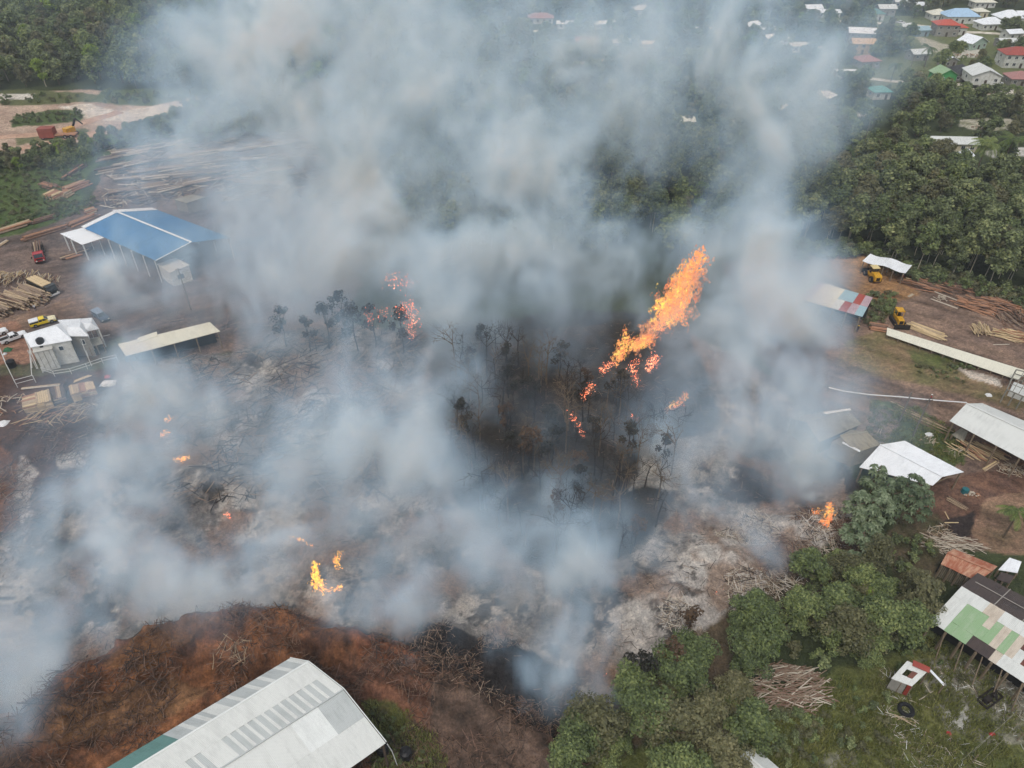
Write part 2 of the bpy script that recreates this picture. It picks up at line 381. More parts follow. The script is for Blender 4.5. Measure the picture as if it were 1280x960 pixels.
def build_ground():
    pc_ = poly_world(CHAR)
    rows = [-600, -200, -40, 5, 22]
    y = 30.0
    while y < 620: rows.append(y); y += 0.30 + max(0, y - 60) * 0.0038
    rows += [680, 800, 1050, 1500, 2300, 3400]
    nc = 540
    u = np.concatenate([[-30, -10, -4, -2, -1.4], np.linspace(-1.12, 1.12, nc), [1.4, 2, 4, 10, 30]])
    R = np.array(rows)
    half = np.where(R > 0, 38 + np.maximum(R - 20, 0) * .60, 38)
    X = np.clip(u[None, :] * half[:, None], -3500, 3500) + u[None, :] * 1e-3; Y = np.repeat(R[:, None], len(u), 1)
    Z = hgt(X, Y)
    n = X.size
    base_a, base_b = np.array(lin((74, 82, 52))[:3]), np.array(lin((50, 58, 38))[:3])
    nz = np.clip(.5 + .8 * fnoise(X, Y, 12, 70, 4), 0, 1)[..., None]
    C = base_a * nz + base_b * (1 - nz)
    for k, (P, a, b, wob, ns) in enumerate(PAINT):
        PW = poly_world(P)
        x0, y0 = PW.min(0) - 6; x1, y1 = PW.max(0) + 6
        m = (X > x0) & (X < x1) & (Y > y0) & (Y < y1)
        if not m.any(): continue
        xs, ys = X[m], Y[m]
        w = 0
        for q in range(4):
            jx = wob * 1.2 * fnoise(xs, ys, wob * 4 + .5, 100 + k * 7 + 2, 4, .7) + wob * .22 * (.5 - (q & 1))
            jy = wob * 1.2 * fnoise(xs, ys, wob * 4 + .5, 400 + k * 7 + 3, 4, .7) + wob * .22 * (.5 - (q >> 1))
            w = w + inpoly(xs + jx, ys + jy, PW) * .25
        t = np.clip(.5 + 1.1 * fnoise(xs, ys, ns, 800 + k * 5, 5, .7), 0, 1)[:, None]
        col = np.array(lin(a)[:3]) * t + np.array(lin(b)[:3]) * (1 - t)
        C[m] = C[m] * (1 - w[:, None]) + col * w[:, None]
    # ash and char in the burnt ground, in blots of their own shape
    pb = inpoly(X, Y, BURNW) * (1 - .85 * inpoly(X + 3 * fnoise(X, Y, 9, 61, 3), Y + 3 * fnoise(X, Y, 9, 62, 3), pc_))
    a1 = fnoise(X, Y, 5.5, 901, 5, .7); a2 = fnoise(X, Y, 3.2, 950, 5, .75)
    w = (np.clip((a1 - .10) * 6, 0, 1) * pb * .6)[..., None]; C = C * (1 - w) + np.array(lin((192, 187, 180))[:3]) * w
    w = (np.clip((a2 - .12) * 6, 0, 1) * pb * .8)[..., None]; C = C * (1 - w) + np.array(lin((44, 41, 40))[:3]) * w
    w = (np.clip((fnoise(X, Y, 7, 981, 4) - .12) * 5, 0, 1) * pb * .7)[..., None]; C = C * (1 - w) + np.array(lin((132, 106, 86))[:3]) * w
    # the lumber yard and berm: dark ruts running along the tracks
    for Z0, ang, amt in ((YARDW, -.62, .5), (poly_world([(-400, 330), (60, 281), (130, 215), (380, 165), (430, 410), (150, 430), (-400, 560)]), .5, .4), (BERMW, None, .6)):
        m = inpoly(X, Y, Z0)
        if ang is None: ac, al = seg_dist(X, Y, BERM)[0], X * .9 + Y * .4
        else: c_, s_ = math.cos(ang), math.sin(ang); al, ac = X * c_ + Y * s_, -X * s_ + Y * c_
        st = fnoise(al / 9, ac + 1.2 * fnoise(X, Y, 14, 40, 2), 1.1, 88, 3, .6)
        C *= 1 - (m * np.clip(st * 1.5, -.5, .7) * amt)[..., None]
    me = bpy.data.meshes.new("ground")
    me.vertices.add(n)
    me.vertices.foreach_set("co", np.stack([X, Y, Z], -1).astype(np.float32).ravel())
    nr, ncol = X.shape
    i = np.arange(nr - 1)[:, None] * ncol + np.arange(ncol - 1)[None, :]
    q = np.stack([i, i + 1, i + ncol + 1, i + ncol], -1).reshape(-1, 4)
    me.loops.add(q.size); me.polygons.add(len(q))
    me.loops.foreach_set("vertex_index", q.astype(np.int32).ravel())
    me.polygons.foreach_set("loop_start", np.arange(0, q.size, 4, dtype=np.int32))
    me.polygons.foreach_set("use_smooth", np.ones(len(q), bool))
    me.update(calc_edges=True)
    ca = me.color_attributes.new("soil", 'FLOAT_COLOR', 'POINT')
    ca.data.foreach_set("color", np.concatenate([np.clip(C, 0, 1), np.ones(C.shape[:2] + (1,))], -1).astype(np.float32).ravel())
    m, nt, b = node_mat("soil_and_turf")
    at = nt.nodes.new("ShaderNodeVertexColor"); at.layer_name = "soil"
    tc = nt.nodes.new("ShaderNodeTexCoord").outputs['Object']
    f1 = noise(nt, tc, .9, 8, .72); f2 = noise(nt, tc, 3.1, 6, .7)
    k1 = ramp(nt, f1, [(.30, (.55, .55, .56, 1)), (.5, (1, 1, 1, 1)), (.72, (1.5, 1.46, 1.42, 1))])
    k2 = ramp(nt, f2, [(.32, (.62, .62, .63, 1)), (.52, (1, 1, 1, 1)), (.7, (1.42, 1.38, 1.34, 1))])
    c = mixc(nt, 1.0, mixc(nt, 1.0, at.outputs[0], k1, 'MULTIPLY'), k2, 'MULTIPLY')
    nt.links.new(c, b.inputs['Base Color'])
    b.inputs['Roughness'].default_value = .95; b.inputs['Specular IOR Level'].default_value = .15
    bump(nt, b, f2, .9, .35)
    me.materials.append(m)
    o = bpy.data.objects.new("ground", me); COL.objects.link(o); o['kind'] = 'structure'
    return o
build_ground()

def strip(name, pts, width, mat, h=.06, jag=.25):
    """a track: a sheet following photo pixels along the ground"""
    W = [Vector(G(x, y, 0)) for x, y in pts]
    fine = []
    for a, b in zip(W[:-1], W[1:]):
        n = max(2, int((b - a).length / 3))
        fine += [a.lerp(b, i / n) for i in range(n)]
    fine.append(W[-1])
    mb = MB(); L = []
    for i, p in enumerate(fine):
        d = (fine[min(i + 1, len(fine) - 1)] - fine[max(i - 1, 0)]).normalized(); s_ = Vector((-d.y, d.x, 0))
        w1 = width / 2 * (1 + jag * RND.uniform(-1, 1)); w2 = width / 2 * (1 + jag * RND.uniform(-1, 1))
        L.append((H(p + s_ * w1, h), H(p, h + .03), H(p - s_ * w2, h)))
    for a, b in zip(L[:-1], L[1:]):
        mb.poly((a[1], b[1], b[0], a[0])); mb.poly((a[2], b[2], b[1], a[1]))
    return struct(name, mb, mat)
sandm = plain('pale_sand', (214, 206, 190), .95, .25, .4, c2=(170, 160, 140))
strip('road', [(1048, 96), (1080, 97), (1110, 101), (1140, 104), (1168, 105), (1200, 109), (1240, 116), (1300, 122)], 4.2, sandm, .14, .12)
strip('road', [(1050, 27), (1090, 29), (1130, 31), (1165, 34), (1185, 40), (1225, 41), (1262, 44), (1300, 45)], 5, sandm, .14, .12)
strip('road', [(722, 82), (760, 74), (790, 64), (830, 58)], 5, sandm, .14, .12)
strip('road', [(990, 60), (1020, 59), (1052, 60)], 4, sandm, .14, .12)
pinkm = plain('trodden_track', (190, 156, 132), .95, .2, .3, c2=(158, 124, 104))
strip('path', [(-60, 178), (0, 172), (50, 168), (80, 162), (118, 150), (150, 140)], 5, pinkm, .07, .25)
strip('path', [(-60, 196), (0, 190), (40, 184), (80, 176), (122, 166)], 5, pinkm, .07, .25)

# ------------------------------------------------------------------ roofs and sheds
S_WHITE = sheet('white_roofing', (232, 234, 236), dirt=.18)
S_PALE = sheet('pale_grey_roofing', (208, 209, 204), dirt=.16)
S_OFF = sheet('off_white_roofing', (218, 220, 216), dirt=.14)
S_CREAM = sheet('cream_roofing', (216, 212, 194), dirt=.15)
S_TRANS = sheet('translucent_roofing', (178, 182, 180), dirt=.2)
S_BLUE = sheet('blue_roofing', (52, 118, 172), dirt=.25)
S_GREY = sheet('weathered_roofing', (150, 146, 132), (104, 98, 86))
S_OLIVE = sheet('dull_roofing', (150, 142, 122), (118, 110, 94))
S_RUST = sheet('rusty_roofing', (156, 92, 66), (196, 160, 132))
S_RUSTD = sheet('dark_rusty_roofing', (110, 66, 54), (70, 48, 42))
S_GREEN = sheet('green_roofing', (138, 166, 126), (156, 174, 144))
S_TEAL = sheet('teal_roofing', (96, 134, 128), dirt=.2)
S_BROWN = sheet('dark_brown_roofing', (72, 60, 56), (52, 44, 42))
S_PINKW = sheet('stained_pale_roofing', (196, 184, 168), (170, 156, 140))
S_LBLUE = sheet('faded_blue_roofing', (150, 176, 184), dirt=.2)
S_RED = sheet('red_roofing', (158, 72, 60), dirt=.3)
S_LILAC = sheet('faded_pink_roofing', (176, 150, 156), dirt=.2)
TIMBER = plain('weathered_timber', (134, 118, 98), .85, .35, 2)
DTIMBER = plain('dark_timber', (84, 70, 58), .9, .35, 2)
STEELW = plain('white_painted_steel', (214, 214, 210), .5, .15, 2)
WALLW = plain('white_render', (214, 214, 208), .85, .2, .8, c2=(180, 178, 168))
WALLG = plain('grey_block_wall', (150, 146, 138), .9, .25, .8)
SHADEW = plain('painted_interior_shade', (40, 36, 34), .9, .3, 1)  # near-black walls: the shade inside the sheds is put into the colour
BLACKP = plain('black_plastic', (26, 26, 28), .45, .2, 3)
GLASS = plain('window_glass', (44, 50, 56), .15, .2, 1, spec=.6)
CONC = plain('concrete', (158, 152, 144), .9, .2, .8)

def slab(mb, A, B, C, D, th, uo=(0, 0), mi=0):
    """roof slab: eave A->B, ridge D->C, thickness straight down; uv in metres"""
    A, B, C, D = map(Vector, (A, B, C, D))
    L = (B - A).length; S = (D - A).length
    uv = [(uo[0], uo[1]), (uo[0] + L, uo[1]), (uo[0] + L, uo[1] + S), (uo[0], uo[1] + S)]
    dn = Vector((0, 0, -th))
    mb.hexa([A + dn, B + dn, C + dn, D + dn, A, B, C, D], mi, uv)
def bil(A, B, C, D, u, v):
    A, B, C, D = map(Vector, (A, B, C, D)); return A.lerp(B, u).lerp(D.lerp(C, u), v)
def sheets(parent, A, B, C, D, cols, rows, pick, th=.05, lift=.02, name='roof_sheet'):
    """a slope laid in separate sheets; pick(col, row) gives the material (None leaves a hole)"""
    for r in range(rows):
        for c in range(cols):
            m = pick(c, r)
            if m is None: continue
            z = Vector((0, 0, lift * ((c + r) % 2) + .035 * (r % 2) + RND.uniform(0, .012)))
            e = .0
            u0, u1, v0, v1 = (c - e) / cols, (c + 1 + e) / cols, r / rows - (.012 if r else 0), (r + 1) / rows
            mb = MB(); slab(mb, bil(A, B, C, D, u0, v0) + z, bil(A, B, C, D, u1, v0) + z, bil(A, B, C, D, u1, v1) + z, bil(A, B, C, D, u0, v1) + z, th, (c * 1.0, r * 2.0))
            mb.build(name, m, parent)
def posts(parent, pts, tops, r=.11, mat=None, name='post'):
    for p, t in zip(pts, tops):
        g = H(p); mb = MB(); mb.beam((p[0], p[1], g.z - .2), (p[0], p[1], t), r * 2, r * 2)
        mb.build(name, mat or TIMBER, parent)
def along(A, B, n, inset=.04):
    A, B = Vector(A), Vector(B); return [A.lerp(B, inset + (1 - 2 * inset) * i / (n - 1)) for i in range(n)]
def wall(parent, A, B, z0, z1, mat, th=.15, name='wall', zb=None):
    A, B = Vector(A), Vector(B)
    d = (B - A); d.z = 0; d.normalize(); s_ = Vector((-d.y, d.x, 0)) * th / 2
    zb = z1 if zb is None else zb
    q = [Vector((p.x, p.y, z)) for p, z in ()]
    mb = MB()
    mb.hexa([(*(A - s_)[:2], z0), (*(B - s_)[:2], z0), (*(B + s_)[:2], z0), (*(A + s_)[:2], z0), (*(A - s_)[:2], z1), (*(B - s_)[:2], zb), (*(B + s_)[:2], zb), (*(A + s_)[:2], z1)])
    return mb.build(name, mat, parent)

# --- the big pale shed at the bottom left of the view
def big_shed():
    R1, R2 = G(385.3, 827.5, 9), G(168, 960, 9)
    K1, K2 = G(429, 861.6, 7.8), G(277.5, 960, 7.8)
    E1, E2 = G(482, 928, 6), G(438, 960, 6)
    L1, L2 = G(362, 823, 7.8), G(146, 960, 7.8)
    ax = (R2 - R1).normalized()
    LEN = 34.0
    def far(p): return p + ax * LEN
    t = thing('warehouse', 'large shed with pale corrugated roof and grey skylight strips beside the brown earth bank', 'shed', H((R1 + ax * LEN / 2)))
    nc = 34
    # left slope: grey and pale sheets in turn, teal past the 18th
    def pl(c, r):
        if c > 27: return S_TEAL
        return S_PALE if c % 7 in (0, 3) or c in (18, 19) else S_TRANS
    sheets(t, L1, far(L1), far(R1), R1, 62, 1, pl, lift=.012)
    # upper front slope: white along the ridge, translucent strips along its lower half
    Fk, Fr = far(K1), far(R1)
    M1, M2 = K1.lerp(R1, .53), Fk.lerp(Fr, .53)
    def pu(c, r):
        if c in (0, 13, 14, 17, 18): return S_PALE
        return S_TRANS if 1 <= c <= 20 or c > 27 else S_PALE
    for c in range(nc):
        A, B, C, D = (bil(K1, Fk, Fr, R1, c / nc, 0), bil(K1, Fk, Fr, R1, (c + 1) / nc, 0), bil(K1, Fk, Fr, R1, (c + 1) / nc, .53), bil(K1, Fk, Fr, R1, c / nc, .53))
        w = pu(c, 0)
        mb = MB()
        if w is S_TRANS:
            slab(mb, A, A.lerp(B, .66), D.lerp(C, .66), D, .05, (c, 0)); mb.build('roof_sheet', S_TRANS, t)
            mb = MB(); z = Vector((0, 0, .03)); slab(mb, A.lerp(B, .66) + z, B + z, C + z, D.lerp(C, .66) + z, .05, (c, 0)); mb.build('roof_sheet', S_PALE, t)
        else:
            z = Vector((0, 0, .03)); slab(mb, A + z, B + z, C + z, D + z, .05, (c, 0)); mb.build('roof_sheet', S_PALE, t)
    u = Vector((0, 0, .05))
    sheets(t, M1 + u, M2 + u, Fr + u, R1 + u, 12, 1, lambda c, r: S_PALE, lift=.012)
    # lower front slope
    Fe = far(E1); dn = Vector((0, 0, -.16))
    def pf(c, r):
        if c == 0 and r == 1: return S_TRANS
        return (S_PALE, S_WHITE, S_WHITE, S_PALE, S_TRANS, S_PALE)[(c + 2 * r) % 6] if c > 0 else S_PALE
    sheets(t, E1 + dn, Fe + dn, Fk + dn, K1 + dn, 10, 2, lambda c, r: (S_PALE if (c * 3 + r * 5) % 4 else S_OFF) if c else (S_PALE, S_TRANS)[r], lift=.015)
    # ridge cap, gable frame, wall posts
    mb = MB(); mb.beam(R1 + Vector((0, 0, .08)), Fr + Vector((0, 0, .08)), .22, .05); mb.build('ridge_cap', S_OFF, t)
    mb = MB(); mb.beam(K1 + Vector((0, 0, .0)), Fk, .16, .1); mb.build('seam_flashing', S_TRANS, t)
    for A, B in ((L1, R1), (R1, K1), (K1, E1)):
        mb = MB(); mb.beam(A + Vector((0, 0, .0)) - ax * .1, B - ax * .1, .08, .2); mb.build('barge_board', S_OFF, t)
    for A, B in ((L1, far(L1)), (E1, Fe)):
        P = along(A, B, 8, .01); posts(t, P, [p.z - .2 for p in P], .13, DTIMBER)
    # lean-to trusses under the open front eave
    for i in range(6):
        p = bil(E1, Fe, Fk, K1, .02 + i * .13, .0); q = bil(E1, Fe, Fk, K1, .02 + i * .13, .7)
        mb = MB(); mb.beam(p - Vector((0, 0, .5)), Vector((q.x, q.y, p.z - .5)), .12, .2); mb.beam(Vector((q.x, q.y, p.z - .5)), q - Vector((0, 0, .3)), .12, .12); mb.build('truss', TIMBER, t)
    a, b = L1 - ax * -.3, K1 - ax * -.3
    wall(t, L1 + ax * .5 + (R1 - L1) * .02, K1 + ax * .5, 0, 7.5, SHADEW, .1, 'gable_wall')
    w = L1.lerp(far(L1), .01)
    wall(t, w + (R1 - L1) * .15, far(L1) + (R1 - L1) * .15, 0, 7.4, SHADEW, .1, 'side_wall')
big_shed()

def black_tank(px, py, label, r=.75, hh=1.7, z=None, loc=None):
    p = loc if loc is not None else GP(px, py)
    t = thing('water_tank', label, 'water tank', p, 'black water tanks')
    x, y, z0 = p
    mb = MB(); k = 0
    prof = [(r * .98, 0), (r, .1), (r * .96, .14), (r, .5), (r * .96, .55), (r, .9), (r * .96, .95), (r, 1.35 * hh / 1.7), (r * .9, 1.5 * hh / 1.7), (r * .45, 1.64 * hh / 1.7), (0.02, 1.66 * hh / 1.7)]
    n = 18
    for (ra, za), (rb, zb) in zip(prof[:-1], prof[1:]):
        for i in range(n):
            t0, t1 = 2 * math.pi * i / n, 2 * math.pi * (i + 1) / n
            mb.poly([(x + ra * math.cos(t0), y + ra * math.sin(t0), z0 + za), (x + ra * math.cos(t1), y + ra * math.sin(t1), z0 + za), (x + rb * math.cos(t1), y + rb * math.sin(t1), z0 + zb), (x + rb * math.cos(t0), y + rb * math.sin(t0), z0 + zb)])
    mb.build('barrel', BLACKP, t)
    mb = MB(); mb.tube((x, y, z0 + 1.6 * hh / 1.7), (x, y, z0 + 1.75 * hh / 1.7), r * .3, r * .3, 12); mb.build('lid', BLACKP, t)
    return t
black_tank(508, 946, 'black ribbed water tank standing clear in the grass beside the big pale shed')
black_tank(479, 941, 'black water tank half under the corner of the big pale shed roof')
# guttering pipe and the small frame at that corner
t = thing('gutter_pipe', 'thin white pipe bent off the corner of the big pale shed', 'pipe', GP(487, 935))
mb = MB(); a, b, c = G(484, 930, 5.2), G(490, 939, 3.2), GP(497, 958, .1)
mb.tube(a, b, .06); mb.tube(b, c, .05); mb.build('pipe', STEELW, t)

# --- blue-roofed shed
def blue_shed():
    R1, R2 = G(147, 265.5, 8), G(239, 303, 8)
    A1, A2 = G(106, 285.5, 6), G(195, 326, 6)
    B1, B2 = G(197, 262.5, 6), G(288, 297, 6)
    t = thing('sawmill_shed', 'blue-roofed open sawmill shed with white roof edges standing in thin smoke', 'shed', H(R1.lerp(R2, .5)))
    sheets(t, A1, A2, R2, R1, 9, 1, lambda c, r: S_BLUE)
    def back(c, r): return S_BLUE
    sheets(t, B2, B1, R1, R2, 9, 1, back)
    z = Vector((0, 0, .12))
    ov = (R1 - R2).normalized() * 1.6
    mb = MB(); slab(mb, A1 + z + ov, A1 + z, R1 + z, R1 + z + ov, .08); mb.build('rake_trim', S_WHITE, t)
    mb = MB(); slab(mb, B1 + z, B1 + z + ov * 1.5, R1 + z + ov * 1.5, R1 + z, .08); mb.build('rake_trim', S_WHITE, t)
    mb = MB(); mb.beam(R1 + z * 1.3, R2 + z * 1.3, .55, .08); mb.build('ridge_cap', S_WHITE, t)
    mb = MB(); mb.beam(A2 + z, R2 + z, .25, .1); mb.build('rake_trim', S_WHITE, t)
    C1, C2, C3, C4 = G(75, 292, 4.6), G(102.5, 306, 4.6), G(130, 297, 5.7), G(106, 284, 5.7)
    sheets(t, C1, C2, C3, C4, 4, 1, lambda c, r: S_WHITE)
    posts(t, [C1.lerp(C3, .08), C2.lerp(C4, .1), C1.lerp(C2, .5)], [4.4] * 3, .14, STEELW)
    for A, B, n, tp in ((A1, A2, 7, 5.8), (B1, B2, 5, 5.8)):
        P = along(A, B, n, .02); posts(t, P, [tp] * n, .09, STEELW)
    P = along(A1, A2, 7, .02)
    for p in P[:-1]:
        q = p + (R1 - A1) * .85; mb = MB(); mb.beam((p.x, p.y, 5.5), (q.x, q.y, 7.3), .15, .15); mb.build('truss', STEELW, t)
    mb = MB(); d = (A2 - A1).normalized()
    c = A1.lerp(B2, .5)
    tw = thing('saw_bench', 'long sawmill bench under the blue roof', 'saw bench', H(c))
    mb.box((c.x, c.y, 1.0), (16, 1.2, .3), -.6); mb.build('bench_top', DTIMBER, tw)
    for k in (-6, -2, 2, 6):
        mb = MB(); mb.box((c.x + k * math.cos(-.6), c.y + k * math.sin(-.6), .45), (.3, 1.0, .9), -.6); mb.build('leg', DTIMBER, tw)
blue_shed()

def flat_building(name, label, cat, quad, h, roofm, wallm, over=.35, ribs=0, slope=None, group=None):
    """quad: four photo pixels of the roof outline at height h (or per-corner heights)"""
    hs = h if isinstance(h, (list, tuple)) else [h] * 4
    Q = [G(x, y, z) for (x, y), z in zip(quad, hs)]
    c = sum(Q, Vector()) / 4
    t = thing(name, label, cat, H(c), group)
    mb = MB(); slab(mb, Q[0], Q[1], Q[2], Q[3], .12); mb.build('roof', roofm, t)
    if wallm:
        I = [q.lerp(c, over / max(.1, (q - c).length)) for q in Q]
        for i in range(4):
            j = (i + 1) % 4
            wall(t, I[i], I[j], -.2, I[i].z - .14, wallm, .14, 'wall', I[j].z - .14)
    else:
        I = [q.lerp(c, .05) for q in Q]
        posts(t, I, [q.z - .12 for q in I], .1)
        n = max(2, int((Q[1] - Q[0]).length / 4))
        for A, B in ((I[0], I[1]), (I[3], I[2])):
            P = along(A, B, n + 1, 0)[1:-1]
            if P: posts(t, P, [p.z - .12 for p in P], .1)
    return t, Q
def window_on(parent, A, B, z0, z1, out=.1, n=1, name='window', frame=None):
    """a framed window standing 3 cm off the wall line A-B"""
    A, B = Vector(A), Vector(B); d = (B - A); d.z = 0; d.normalize(); s_ = Vector((d.y, -d.x, 0)) * out
    mb = MB(); a, b = A + s_, B + s_
    w = .05
    mb.beam((a.x, a.y, (z0 + z1) / 2), (b.x, b.y, (z0 + z1) / 2), w, z1 - z0)
    o = mb.build(name, GLASS, parent)
    mb = MB(); s2 = s_ * 1.35; a, b = A + s2, B + s2
    for z in (z0, z1): mb.beam((a.x, a.y, z), (b.x, b.y, z), .06, .09)
    for q in (a, b): mb.beam((q.x, q.y, z0), (q.x, q.y, z1), .06, .09)
    mb.build('frame', frame or STEELW, o)
    return o

t, Q = flat_building('annex', 'small white flat-roofed annex at the smoky end of the blue shed', 'annex', [(212, 341), (196, 330), (219, 322), (237, 331)], [3.9, 3.9, 4.3, 4.3], S_PALE, WALLW)
window_on(t, Q[0].lerp(Q[3], .3), Q[0].lerp(Q[3], .6), 1.4, 2.6, -.2)
flat_building('lean_to', 'small grey roof half lost in smoke behind the blue shed', 'lean-to', [(233, 254), (217, 249), (240, 243), (257, 246)], [3.2, 3.2, 3.8, 3.8], S_GREY, WALLG)

# --- long cream roof
t, Q = flat_building('open_shed', 'long low shed with a plain cream roof next to the white house', 'shed', [(157, 445), (275, 414), (262, 402.5), (147.5, 430)], [4.2, 4.2, 4.8, 4.8], S_CREAM, None)
n = Vector((0, 0, -.06))
mb = MB(); a, b = G(172, 423, 5.0), G(196, 415, 5.0); mb.hexa([a + n, b + n, b + Vector((.5, -1.1, -.4)), a + Vector((.5, -1.1, -.4)), a - n * 2, b - n * 2, b + Vector((.5, -1.1, -.2)), a + Vector((.5, -1.1, -.2))]); mb.build('roof_vent', S_CREAM, t)
wall(t, Q[3].lerp(Q[0], .2), Q[2].lerp(Q[1], .2), 0, 4.3, SHADEW, .1, 'back_wall')

# --- white house with hipped roofs
def hip(parent, E, R, mat, th=.12):
    """E: four eave corners in order, R: ridge ends nearest E0-E3 side and E1-E2 side"""
    d = Vector((0, 0, -th))
    for P in ((E[0], E[1], R[1], R[0]), (E[2], E[3], R[0], R[1]), (E[1], E[2], R[1]), (E[3], E[0], R[0])):
        mb = MB(); P = [Vector(p) for p in P]
        L = (P[1] - P[0]).length; c = (P[2] - P[0]).length
        uv = [(0, 0), (L, 0), (L * .8, c), (L * .2, c)] if len(P) == 4 else [(0, 0), (L, 0), (L * .5, c)]
        mb.poly(P, 0, uv); mb.poly([p + d for p in reversed(P)], 0, uv[::-1])
        for i in range(len(P)):
            j = (i + 1) % len(P); mb.poly([P[i] + d, P[j] + d, P[j], P[i]], 0, [(0, 0), (1, 0), (1, .1), (0, .1)])
        mb.build('roof_slope', mat, parent)
def white_house():
    E = [G(29, 418, 5.6), G(38, 434, 5.6), G(90, 425, 5.6), G(78, 403, 5.6)]
    R = [G(48, 413, 7.2), G(70, 407, 7.2)]
    t = thing('white_house', 'two-storey white house with hipped white metal roofs and scaffolding beside it', 'house', H(sum(E, Vector()) / 4))
    # eave order: 1->2 is the front
    hip(t, [E[1], E[2], E[3], E[0]], [R[0], R[1]], S_WHITE)
    F = [G(86, 420, 5.4), G(111, 420, 5.4), G(101, 398, 5.4), G(72, 400, 5.4)]
    hip(t, F, [G(84, 408.5, 6.9), G(100, 409, 6.9)], S_WHITE)
    J = [G(107, 414.5, 5.0), G(124, 410.5, 5.0), G(115, 397, 5.0), G(94, 399, 5.0)]
    hip(t, J, [G(105, 404, 6.4), G(114, 404, 6.4)], S_WHITE)
    I = [p.lerp(sum(E, Vector()) / 4, .1) for p in E]
    for i in range(4): wall(t, I[i], I[(i + 1) % 4], -.2, 5.45, WALLW, .18)
    I2 = [p.lerp(sum(F, Vector()) / 4, .12) for p in F]
    for i in range(4): wall(t, I2[i], I2[(i + 1) % 4], -.2, 5.25, WALLG if i == 0 else WALLW, .18)
    K = [p.lerp(sum(J, Vector()) / 4, .1) for p in J]; posts(t, K, [4.9] * 4, .12, STEELW)
    a, b = I[1], I[2]
    window_on(t, a.lerp(b, .64), a.lerp(b, .76), 3.5, 4.5, .12)
    window_on(t, a.lerp(b, .40), a.lerp(b, .5), 3.5, 4.5, .12)
    window_on(t, I2[0].lerp(I2[1], .5), I2[0].lerp(I2[1], .75), 3.2, 4.3, .12)
    # flat-topped white block in front
    B0, B1 = H(G(54, 465, 0)), H(G(76, 460, 0))
    d = (B1 - B0).normalized(); n_ = Vector((-d.y, d.x, 0))
    bl = thing('stair_block', 'flat-topped white concrete block against the front of the white house', 'concrete block', B0.lerp(B1, .5))
    mb = MB(); c = B0.lerp(B1, .5) + n_ * 1.6; mb.box((c.x, c.y, 2.35), ((B1 - B0).length, 3.2, 4.9), math.atan2(d.y, d.x)); mb.build('wall', WALLW, bl)
    mb = MB(); mb.box((c.x, c.y, 4.87), ((B1 - B0).length + .3, 3.5, .16), math.atan2(d.y, d.x)); mb.build('roof_slab', plain('pale_slab', (196, 194, 186), .9, .2, .8), bl)
    for k in range(3):
        mb = MB(); p = B0.lerp(B1, .2 + .3 * k) - n_ * .03; mb.beam((p.x, p.y, .2), (p.x, p.y, 4.7), .04, .08); mb.build('wall_joint', WALLG, bl)
    p = c + d * -.1 + n_ * .2
    black_tank(0, 0, 'black water tank on top of the flat white block at the white house', .75, 1.9, loc=Vector((p.x, p.y, 4.95)))
    return I
white_house()
black_tank(15.5, 458, 'black water tank on the ground between the white fence posts and the red-brown pad', .85, 1.7)
# scaffold and pipe frames right of the house
t = thing('scaffold', 'white pipe scaffold frame standing right of the white house', 'scaffold', GP(112, 448))
for a, b in (((106, 430), 4.6), ((115, 458), 4.6), ((118, 424), 3.5), ((90, 440), 3.5)):
    p = GP(*a); mb = MB(); mb.tube(p, p + Vector((0, 0, b)), .08); mb.build('upright', STEELW, t)
for (a, ha), (b, hb) in ((((106, 430), 4.4), ((115, 458), 4.4)), (((90, 440), 2.2), ((142, 430), 2.2)), (((115, 458), 1.4), ((106, 430), 1.4)), (((118, 424), 3.4), ((106, 430), 4.4)), (((90, 440), .8), ((130, 434), .8))):
    mb = MB(); mb.tube(GP(*a, ha), GP(*b, hb), .05); mb.build('rail', STEELW, t)
t, Q = flat_building('lean_to', 'little grey lean-to roof under the right end of the white house', 'lean-to', [(111, 434), (129, 429), (124, 421), (109, 425)], [2.4, 2.4, 2.8, 2.8], S_GREY, None)
# fence of pipes in front of the house
def rail_fence(label, pts, h, rails, name='pipe_fence'):
    t = thing(name, label, 'fence', GP(*pts[len(pts) // 2]))
    for p in pts:
        g = GP(*p); mb = MB(); mb.tube(g - Vector((0, 0, .2)), g + Vector((0, 0, h)), .07); mb.build('post', STEELW, t)
    for a, b in zip(pts[:-1], pts[1:]):
        for r in rails:
            mb = MB(); mb.tube(GP(*a, r * h), GP(*b, r * h), .05); mb.build('rail', STEELW, t)
rail_fence('white pipe fence running past the front of the white house towards the cream shed', [(54, 466), (69, 471), (90, 468), (110, 462), (130, 456), (148, 452)], 1.4, (1.0, .55))
rail_fence('white pipe fence at the left edge beside the black tank', [(2, 440), (12, 464), (22, 484), (45, 478)], 1.8, (1.0, .5))
t = thing('tank_stand', 'white braced pipe stand at the left corner of the white house', 'pipe stand', GP(44, 462))
for a, b, ha, hb in (((40, 440), (40, 440), 0, 4.6), ((46, 461), (46, 461), 0, 4.6), ((40, 460), (46, 440), 0, 4.2), ((40, 440), (48, 462), 3.9, .2), ((44, 452), (40, 470), 3, .1)):
    mb = MB(); mb.tube(GP(*a, ha), GP(*b, hb), .07); mb.build('strut', STEELW, t)

